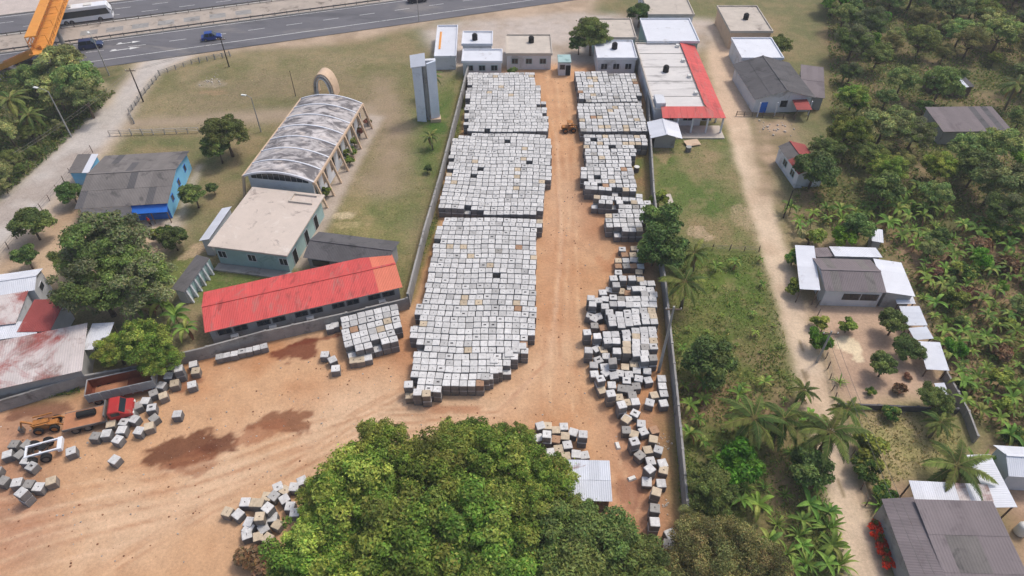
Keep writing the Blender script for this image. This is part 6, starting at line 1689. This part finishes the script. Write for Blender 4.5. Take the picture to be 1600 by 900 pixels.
# bus
p = P(133, 33); p.z = .09
p = Vector((hd.x * 1, hd.y * 1, 0)) * hw(135, 27)[0] + Vector((hn.x, hn.y, 0)) * 171.2; p.z = .09
bus = thing('coach_bus', 'white coach with dark window band and blue rear on the far carriageway', 'bus', p, HA)
bl, bw, bh = 12.0, 2.55, 3.4
prof = [(-bl / 2, .4), (-bl / 2 - .02, 2.6), (-bl / 2 + .25, bh), (bl / 2 - .5, bh), (bl / 2 - .05, 2.3), (bl / 2, .4)]
MB().loft([[(x, -bw / 2, z) for x, z in prof], [(x, bw / 2, z) for x, z in prof]]).build('body', M['bus_white'], bus, bevel=.12)
for s in (-1, 1):
    y0, y1 = sorted((s * bw / 2 + s * .004, s * bw / 2 + s * .03))
    MB().prism([(-bl / 2 + .9, 1.35), (-bl / 2 + .7, 2.75), (bl / 2 - .7, 2.75), (bl / 2 - .35, 1.5)], y0, y1).build('window_band', M['glass'], bus)
    for k in range(6): MB().box(-bl / 2 + 2.1 + k * 1.55, -bl / 2 + 2.16 + k * 1.55, *sorted((s * (bw / 2 + .03), s * (bw / 2 + .045))), 1.45, 2.72).build('window_post', M['dark'], bus)
    MB().prism([(-bl / 2 + .1, .6), (-bl / 2 + .05, 2.9), (-bl / 2 + .68, 2.9), (-bl / 2 + .88, .6)], y0, y1).build('side_stripe', M['car_blue'], bus)
    for x in (-bl / 2 + 2.6, -bl / 2 + 3.7, bl / 2 - 2.6): wheel(bus, (x, s * (bw / 2 - .12), .5), .5, .3)
    MB().box(bl / 2 - .1, bl / 2 + .02, s * .85 - .2, s * .85 + .2, .7, .95).build('headlight', M['lamp_glass'], bus)
    MB().bar((bl / 2 - .2, s * (bw / 2), 2.6), (bl / 2 + .2, s * (bw / 2 + .35), 2.2), .12).build('mirror', M['dark'], bus)
MB().loft([[(bl / 2 - .04, -bw / 2 + .15, 1.3), (bl / 2 - .04, bw / 2 - .15, 1.3), (bl / 2 - .40, bw / 2 - .15, 3.0), (bl / 2 - .40, -bw / 2 + .15, 3.0)], [(bl / 2 + .03, -bw / 2 + .15, 1.3), (bl / 2 + .03, bw / 2 - .15, 1.3), (bl / 2 - .33, bw / 2 - .15, 3.0), (bl / 2 - .33, -bw / 2 + .15, 3.0)]]).build('windscreen', M['glass'], bus)
MB().box(-bl / 2 + .2, -bl / 2 + 1.2, -bw / 2 + .1, bw / 2 - .1, bh, bh + .06).build('roof_stripe', M['car_blue'], bus)
for x in (-2.2, 1.8): MB().box(x - .8, x + .8, -.7, .7, bh, bh + .22).build('roof_unit', M['tank'], bus, bevel=.05)

# red-cabbed flatbed truck
a, b = P(110, 668), P(198, 648); d = b - a; rzT = math.atan2(d.y, d.x)
tr = thing('flatbed_truck', 'flatbed lorry with bright red cab parked among loose cubes', 'truck', a, rzT)
TL = 6.7
MB().box(-.2, TL - 2.4, -1.15, 1.15, .95, 1.12).build('flatbed', M['soil'], tr)
MB().box(-.25, TL - 2.4, -1.2, -1.12, .85, 1.14).box(-.25, TL - 2.4, 1.12, 1.2, .85, 1.14).build('side_rail', M['steel'], tr)
MB().box(0, TL - .4, -.45, -.3, .65, .95).box(0, TL - .4, .3, .45, .65, .95).build('chassis', M['dark_pole'], tr)
MB().box(TL - 2.6, TL - 2.45, -1.1, 1.1, 1.1, 2.0).build('headboard', M['steel'], tr)
cabp = [(TL - 2.2, .6), (TL - 2.2, 2.0), (TL - 2.0, 2.12), (TL - 1.05, 2.08), (TL - .55, 1.5), (TL + .1, 1.35), (TL + .2, .6)]
MB().loft([[(x, -1.1, z) for x, z in cabp], [(x, 1.1, z) for x, z in cabp]]).build('cab', M['truck_red'], tr, bevel=.07)
MB().loft([[(TL - 1.02, -.95, 2.02), (TL - 1.02, .95, 2.02), (TL - .58, .95, 1.52), (TL - .58, -.95, 1.52)], [(TL - .98, -.95, 2.07), (TL - .98, .95, 2.07), (TL - .54, .95, 1.57), (TL - .54, -.95, 1.57)]]).build('windscreen', M['glass'], tr)
for s in (-1, 1):
    MB().box(TL - 1.9, TL - 1.0, *sorted((s * 1.1, s * 1.115)), 1.4, 1.9).build('side_window', M['glass'], tr)
    MB().box(TL + .1, TL + .23, s * .8 - .15, s * .8 + .15, .9, 1.15).build('headlight', M['lamp_glass'], tr)
    for x in (.9, 2.1, TL - .6): wheel(tr, (x, s * .98, .48), .48, .3)
tk = MB().tube([(1.2, .25, 1.45), (1.25, .25, 1.45), (3.0, .25, 1.45), (3.05, .25, 1.45)], [.3, .38, .38, .3], 12).build('fuel_drum', M['black'])
tk.parent = None; tk.matrix_world = Matrix.Translation(a) @ Matrix.Rotation(rzT, 4, 'Z')
tag(tk, 'long black tank lying on the flatbed behind the red cab', 'tank'); tk.name = 'black_tank'
# dump body standing on the ground
p_, rz_, DL, DD = rect((134, 617), (243, 595), (237, 570), (132, 595), 2.1)
db = thing('dump_body', 'long grey tipper body with rusty inside beside the concrete wall', 'tipper body', p_, rz_)
DDc = max(2.3, min(DD, 2.9))
MB().box(0, DL, 0, DDc, .7, .85).build('floor', M['rust'], db)
for y0, y1, nm in ((0, .1, 'side_panel'), (DDc - .1, DDc, 'side_panel')):
    o = MB().box(0, DL, y0, y1, .85, 2.1).build(nm, [M['truck_grey']], db)
    MB().box(.1, DL - .1, *((.1, .14) if y0 == 0 else (DDc - .14, DDc - .1)), .85, 2.02).build('lining', M['rust'], o)
for x0, x1, nm in ((0, .1, 'tail_panel'), (DL - .1, DL, 'head_panel')):
    o = MB().box(x0, x1, .1, DDc - .1, .85, 2.1 if x0 == 0 else 2.45).build(nm, M['truck_grey'], db)
    MB().box(*((.1, .14) if x0 == 0 else (DL - .14, DL - .1)), .14, DDc - .14, .85, 2.0).build('lining', M['rust'], o)
for k in range(7): MB().box(.5 + k * (DL - 1) / 6 - .06, .5 + k * (DL - 1) / 6 + .06, -.08, 0, .75, 2.05).build('rib', M['truck_grey'], db)
MB().box(.4, DL - .3, .5, .7, .45, .7).box(.4, DL - .3, DDc - .7, DDc - .5, .45, .7).build('underframe', M['dark_pole'], db)
for s in (.25, DDc - .25):
    for x in (DL * .12, DL * .26): wheel(db, (x, s, .45), .45, .3)
for x in (DL - 1.2,): MB().box(x, x + .15, .5, .65, -.1, .5).box(x, x + .15, DDc - .65, DDc - .5, -.1, .5).build('landing_leg', M['steel'], db)
m = MB(); nn = 10; r_ = random.Random(3)
hp = [[(0.5 + 3.4 * i / nn, .25 + (DDc - .5) * j / 6, .86 + .55 * math.sin(math.pi * i / nn) * math.sin(math.pi * j / 6) + r_.uniform(0, .06) * (0 < i < nn) * (0 < j < 6)) for j in range(7)] for i in range(nn + 1)]
for i in range(nn):
    for j in range(6): m.face([hp[i][j], hp[i + 1][j], hp[i + 1][j + 1], hp[i][j + 1]])
h_ = m.build('soil_heap', M['soil'], None, smooth=True); h_.matrix_world = Matrix.Translation(p_) @ Matrix.Rotation(rz_, 4, 'Z')
tag(h_, 'small heap of reddish soil left inside the tipper body', 'soil heap')

def loader(name, label, px, py, rz, s=1.0, cab=True, bucket=True, rake=False):
    t = thing(name, label, 'loader', P(px, py), rz)
    k = s
    MB().box(-1.6 * k, .3 * k, -.6 * k, .6 * k, .6 * k, 1.5 * k).build('engine_cover', M['yellow'], t, bevel=.06)
    MB().box(.2 * k, 1.4 * k, -.45 * k, .45 * k, .55 * k, 1.15 * k).build('chassis', M['yellow'], t, bevel=.04)
    if cab:
        for x, y in ((-.2, -.55), (-.2, .55), (.75, -.55), (.75, .55)): MB().box((x - .05) * k, (x + .05) * k, (y - .05) * k, (y + .05) * k, 1.1 * k, 2.5 * k).build('cab_post', M['yellow'], t)
        MB().box(-.4 * k, .95 * k, -.7 * k, .7 * k, 2.5 * k, 2.62 * k).build('cab_roof', M['yellow'], t, bevel=.04)
        MB().box(-.1 * k, .4 * k, -.3 * k, .3 * k, 1.2 * k, 1.5 * k).build('seat', M['black'], t)
    for sgn in (-1, 1):
        MB().bar((.2 * k, sgn * .55 * k, 1.35 * k), (1.7 * k, sgn * .6 * k, 1.3 * k), .16 * k).bar((1.7 * k, sgn * .6 * k, 1.3 * k), (2.4 * k, sgn * .6 * k, .5 * k), .15 * k).build('lift_arm', M['yellow'], t)
        wheel(t, (-.95 * k, sgn * .85 * k, .62 * k), .62 * k, .42 * k, rim=M['yellow']); wheel(t, (1.05 * k, sgn * .85 * k, .62 * k), .62 * k, .42 * k, rim=M['yellow'])
    bp = [(2.3, .15), (3.15, .12), (3.2, .2), (2.45, .28), (2.4, .95), (2.3, .95)]
    MB().loft([[(x * k, -1.0 * k, z * k) for x, z in bp], [(x * k, 1.0 * k, z * k) for x, z in bp]]).build('bucket', M['steel'], t)
    return t
loader('wheel_loader', 'small yellow-brown wheel loader on the dirt lane between the block fields', 888, 205, 0.15, .72)
lo = loader('backhoe_loader', 'dusty yellow backhoe loader at the western edge of the yard', 78, 668, .25, .8, False)
MB().bar((-1.2, 0, 1.1), (-2.1, .0, 1.8), .18).bar((-2.1, 0, 1.8), (-2.5, 0, .8), .15).bar((-1.2, .55, 1.5), (.8, .55, 1.7), .12).bar((-1.2, -.55, 1.5), (.8, -.55, 1.7), .12).build('digger_arm', M['yellow'], lo)
MB().loft([[(-2.75, -.25, .3), (-2.35, -.25, .2), (-2.35, .25, .2), (-2.75, .25, .3)], [(-2.8, -.25, .85), (-2.4, -.25, .85), (-2.4, .25, .85), (-2.8, .25, .85)]]).build('digger_bucket', M['steel'], lo)
# white dolly on eight tyres
dl = thing('axle_dolly', 'white framed trailer dolly on thick black tyres among the cubes', 'trailer', P(72, 708), .35)
f = MB(); f.box(-1.6, 1.7, -.75, -.58, .85, 1.08).box(-1.6, 1.7, .58, .75, .85, 1.08)
for x in (-1.6, -.2, 1.5): f.box(x, x + .2, -.58, .58, .87, 1.05)
f.build('frame', M['bus_white'], dl, bevel=.02)
MB().tube([(.1, 0, 1.05), (.1, 0, 1.2)], .42, 14).build('turntable', M['black'], dl)
MB().box(1.5, 1.95, -.8, .8, .55, 1.1).build('bumper', M['bus_white'], dl, bevel=.03)
for x in (-1.0, .35):
    for y in (-1.2, -.92, .92, 1.2): wheel(dl, (x, y, .52), .52, .26)
    MB().tube([(x, -1.2, .52), (x, 1.2, .52)], .08, 8).build('axle', M['dark_pole'], dl)

# ---------------------------------------------------------------- orange footbridge over the highway
z0 = 5.8
A_ = P(64, 76, z0); B_ = P(98, -14, z0)
d = (B_ - A_); d.z = 0; BLn = d.length; ang = math.atan2(d.y, d.x)
fb = thing('footbridge', 'orange steel footbridge with lattice sides crossing the highway', 'footbridge', (A_.x, A_.y, 0), ang)
W = 1.7
n = 17
for k in range(n):
    x0 = BLn * k / n
    MB().box(x0, x0 + BLn / n - .06, -W, W, z0 - .12, z0).build('deck_plate', M['orange_steel'], fb)
for s in (-1, 1):
    g = MB().bar((0, s * W, z0 + 1.25), (BLn, s * W, z0 + 1.25), .16).bar((0, s * W, z0), (BLn, s * W, z0), .22)
    g.build('chord', M['orange_steel'], fb)
    for k in range(n + 1):
        x = BLn * k / n
        MB().bar((x, s * W, z0), (x, s * W, z0 + 1.25), .1).build('upright', M['orange_steel'], fb)
        if k < n: MB().bar((x, s * W, z0 + (.05 if k % 2 else 1.2)), (x + BLn / n, s * W, z0 + (1.2 if k % 2 else .05)), .08).build('brace', M['orange_steel'], fb)
for k in range(n + 1):
    if k % 2 == 0: MB().bar((BLn * k / n, -W, z0 + 2.35), (BLn * k / n, W, z0 + 2.35), .1).build('roof_bar', M['orange_steel'], fb)
MB().box(0, BLn, -.1, W + .05, z0 + 2.40, z0 + 2.46).build('roof_sheet', M['orange_steel'], fb)
for k in range(0, n + 1, 4):
    for s in (-1, 1): MB().bar((BLn * k / n, s * W, z0 + 1.3), (BLn * k / n, s * W, z0 + 2.4), .1).build('roof_post', M['orange_steel'], fb)
for x in (.8, BLn * .46):
    MB().tube([(x, 0, -.2), (x, 0, z0 - .12)], .45, 12).build('pier', M['concrete'], fb)
MB().box(-2.4, -.02, -W, W, z0 - .14, z0 - .01).build('landing', M['orange_steel'], fb)
S0 = P(60, 82, z0 - .1); S1 = P(2, 108, 0)
sdv = (S1 - S0); sdv.z = 0; SL = sdv.length
st = thing('bridge_stair', 'orange stair sloping down from the end of the footbridge', 'stair', (S0.x, S0.y, 0), math.atan2(sdv.y, sdv.x))
for s in (-1, 1):
    MB().bar((0, s * 1.0, z0 - .15), (SL, s * 1.0, .1), .14, .35).build('stringer', M['orange_steel'], st)
    MB().bar((0, s * 1.0, z0 + .95), (SL, s * 1.0, 1.1), .08).build('handrail', M['orange_steel'], st)
    MB().loft([[(0, s * 1.0 - .02, z0 + .1), (SL, s * 1.0 - .02, .3), (SL, s * 1.0 - .02, .95), (0, s * 1.0 - .02, z0 + .8)], [(0, s * 1.0 + .02, z0 + .1), (SL, s * 1.0 + .02, .3), (SL, s * 1.0 + .02, .95), (0, s * 1.0 + .02, z0 + .8)]]).build('side_sheet', M['orange_steel'], st)
for k in range(30):
    f_ = (k + .5) / 30
    MB().box(SL * f_ - .15, SL * f_ + .15, -.95, .95, (z0 - .1) * (1 - f_) - .02, (z0 - .1) * (1 - f_) + .03).build('tread', M['orange_steel'], st)

# ---------------------------------------------------------------- person in front of the blue house
def person(px, py, label, shirt, trousers, face=0.0):
    p = P(px, py); t = thing('person', label, 'person', p, face)
    def skin(name, vs, es, rad, mat):
        me = bpy.data.meshes.new(name); me.from_pydata(vs, es, []); me.materials.append(mat)
        o = link(name, me, t)
        md_ = o.modifiers.new('skin', 'SKIN'); 
        for v_, r in zip(me.skin_vertices[0].data, rad): v_.radius = (r, r)
        me.skin_vertices[0].data[0].use_root = True
        o.modifiers.new('sub', 'SUBSURF').levels = 1
        return o
    vs = [(0, 0, .92), (0, 0, 1.15), (0, 0, 1.38), (0, 0, 1.5), (0, .01, 1.62), (0, .01, 1.72), (.09, 0, .88), (.1, .02, .48), (.1, 0, .07), (.1, .13, .03), (-.09, 0, .88), (-.1, -.04, .48), (-.11, -.08, .07), (-.11, .05, .03), (.19, 0, 1.4), (.24, .0, 1.12), (.24, .1, .88), (.24, .14, .78), (-.19, 0, 1.4), (-.24, 0, 1.12), (-.23, .08, .88), (-.23, .12, .78)]
    es = [(0, 1), (1, 2), (2, 3), (3, 4), (4, 5), (0, 6), (6, 7), (7, 8), (8, 9), (0, 10), (10, 11), (11, 12), (12, 13), (2, 14), (14, 15), (15, 16), (16, 17), (2, 18), (18, 19), (19, 20), (20, 21)]
    rad = [.14, .13, .15, .055, .09, .08, .085, .06, .045, .035, .085, .06, .045, .035, .06, .045, .035, .03, .06, .045, .035, .03]
    skin('body', vs, es, rad, surf('skin_tone', (132, 92, 70), .7, .05, 3, rnd=0))
    skin('shirt', [(0, 0, 1.0), (0, 0, 1.2), (0, 0, 1.41), (.19, 0, 1.4), (.235, 0, 1.18), (-.19, 0, 1.4), (-.235, 0, 1.18)], [(0, 1), (1, 2), (2, 3), (3, 4), (2, 5), (5, 6)], [.165, .155, .16, .085, .07, .085, .07], shirt)
    skin('trousers', [(0, 0, .95), (.09, 0, .86), (.1, .02, .48), (.1, 0, .12), (-.09, 0, .86), (-.1, -.04, .48), (-.11, -.08, .12)], [(0, 1), (1, 2), (2, 3), (0, 4), (4, 5), (5, 6)], [.16, .11, .08, .065, .11, .08, .065], trousers)
    MB().loft([[(.1 * math.cos(a) * q, .01 - .015 + .105 * math.sin(a) * q, z) for a in [k * math.pi / 4 for k in range(8)]] for z, q in ((1.64, .98), (1.72, 1.0), (1.78, .75), (1.805, .3))]).build('hair', M['black'], t, smooth=True)
person(236, 353, 'person in red top and dark trousers standing before the blue house', surf('red_cloth', (196, 40, 44), .8, .05, 3, rnd=0), surf('dark_cloth', (38, 38, 46), .9, .05, 3, rnd=0), 2.6)

# ---------------------------------------------------------------- small things
tk = thing('water_tank', 'white round water tank beside the barn', 'water tank', P(1592, 832))
MB().tube([(0, 0, 0), (0, 0, .1), (0, 0, 1.2), (0, 0, 1.45), (0, 0, 1.5)], [.5, .55, .55, .4, .2], 16).build('body', M['tank'], tk, smooth=True)
MB().tube([(0, 0, 1.5), (0, 0, 1.56)], .2, 12).build('lid', M['black'], tk)
dr = thing('barrel', 'rusty barrel with pale lid on the grass beside the upper block rows', 'barrel', P(994, 268))
MB().tube([(0, 0, 0), (0, 0, .9)], .42, 14).build('shell', M['dull'] if 'dull' in M else M['steel'], dr); MB().tube([(0, 0, .9), (0, 0, .94)], .43, 14).build('lid', M['tank'], dr)
bd = MB().box(-1.3, 1.3, -.8, .8, .25, .31).build('plywood_board', M['cream'], None, P(1081, 225), (.1, .05, .3)); tag(bd, 'pale plywood board lying on the grass below the veranda', 'board')
dm = thing('grey_drum', 'grey round drum beside the plywood board', 'drum', P(1075, 236)); MB().tube([(0, 0, 0), (0, 0, .8)], [.5, .45], 14).build('shell', M['steel'], dm); MB().tube([(0, 0, .8), (0, 0, .84)], .47, 14).build('lid', M['pole'], dm)
sl = MB().box(-.5, .5, -1.2, 1.2, .02, .2).build('concrete_slab', M['concrete_pale'], None, P(1045, 312), (0, 0, .05)); tag(sl, 'small pale concrete slab on the lawn by the pale green bush', 'slab')
# white scraps and rubble
sr = random.Random(8)
for lab, c, n, sp, sz in (('pale broken rubble on the field near the junction', (330, 128), 22, 2.2, .35), ('white rubble scraps at the foot of the yard wall', (1040, 690), 14, 1.0, .22), ('white scraps at the bottom end of the yard wall', (1040, 790), 12, .8, .2), ('broken concrete behind the farmhouse', (1372, 385), 10, 1.0, .3), ('scrap timber and rubble in front of the grey gable house', (1210, 200), 26, 3.0, .4)):
    m = MB(); p0 = P(*c)
    for k in range(n):
        x, y, s = sr.gauss(0, sp * .5), sr.gauss(0, sp * .5), sz * sr.uniform(.4, 1.2)
        m.loft([[(x + s * sr.uniform(.7, 1.2) * math.cos(a) * .6, y + s * sr.uniform(.7, 1.2) * math.sin(a) * .6, 0) for a in (.3, 1.8, 3.3, 4.9)], [(x + s * .4 * math.cos(a), y + s * .4 * math.sin(a), s * .5) for a in (.3, 1.8, 3.3, 4.9)]])
    o = m.build('rubble', M['concrete_pale'], None, (p0.x, p0.y, 0)); tag(o, lab, 'rubble', None, 'stuff')
for px, py, l in ((965, 697, 'upper'), (987, 748, 'lower')):
    o = MB().box(-.45, .45, -.25, .25, .02, .22, taper=.08).build('white_sack', M['tank'], None, P(px, py), (0, 0, sr.uniform(0, 2))); tag(o, f'{l} small white sack lying on bare dirt near the cube trail', 'sack')

# ---------------------------------------------------------------- thin humid air
hz = MB().box(-420, 420, -60, 420, -2.0, 68.0).build('haze', [])
hm = bpy.data.materials.new('humid_air'); hm.use_nodes = True
hn_ = hm.node_tree; hn_.nodes.remove(hn_.nodes['Principled BSDF'])
pv = hn_.nodes.new('ShaderNodeVolumePrincipled')
pv.inputs['Color'].default_value = (.93, .95, 1.0, 1)
pv.inputs['Density'].default_value = 0.00035
hn_.links.new(pv.outputs[0], hn_.nodes['Material Output'].inputs['Volume'])
hz.data.materials.append(hm)
tag(hz, 'thin pale humid air over the whole place', 'haze', None, 'stuff')
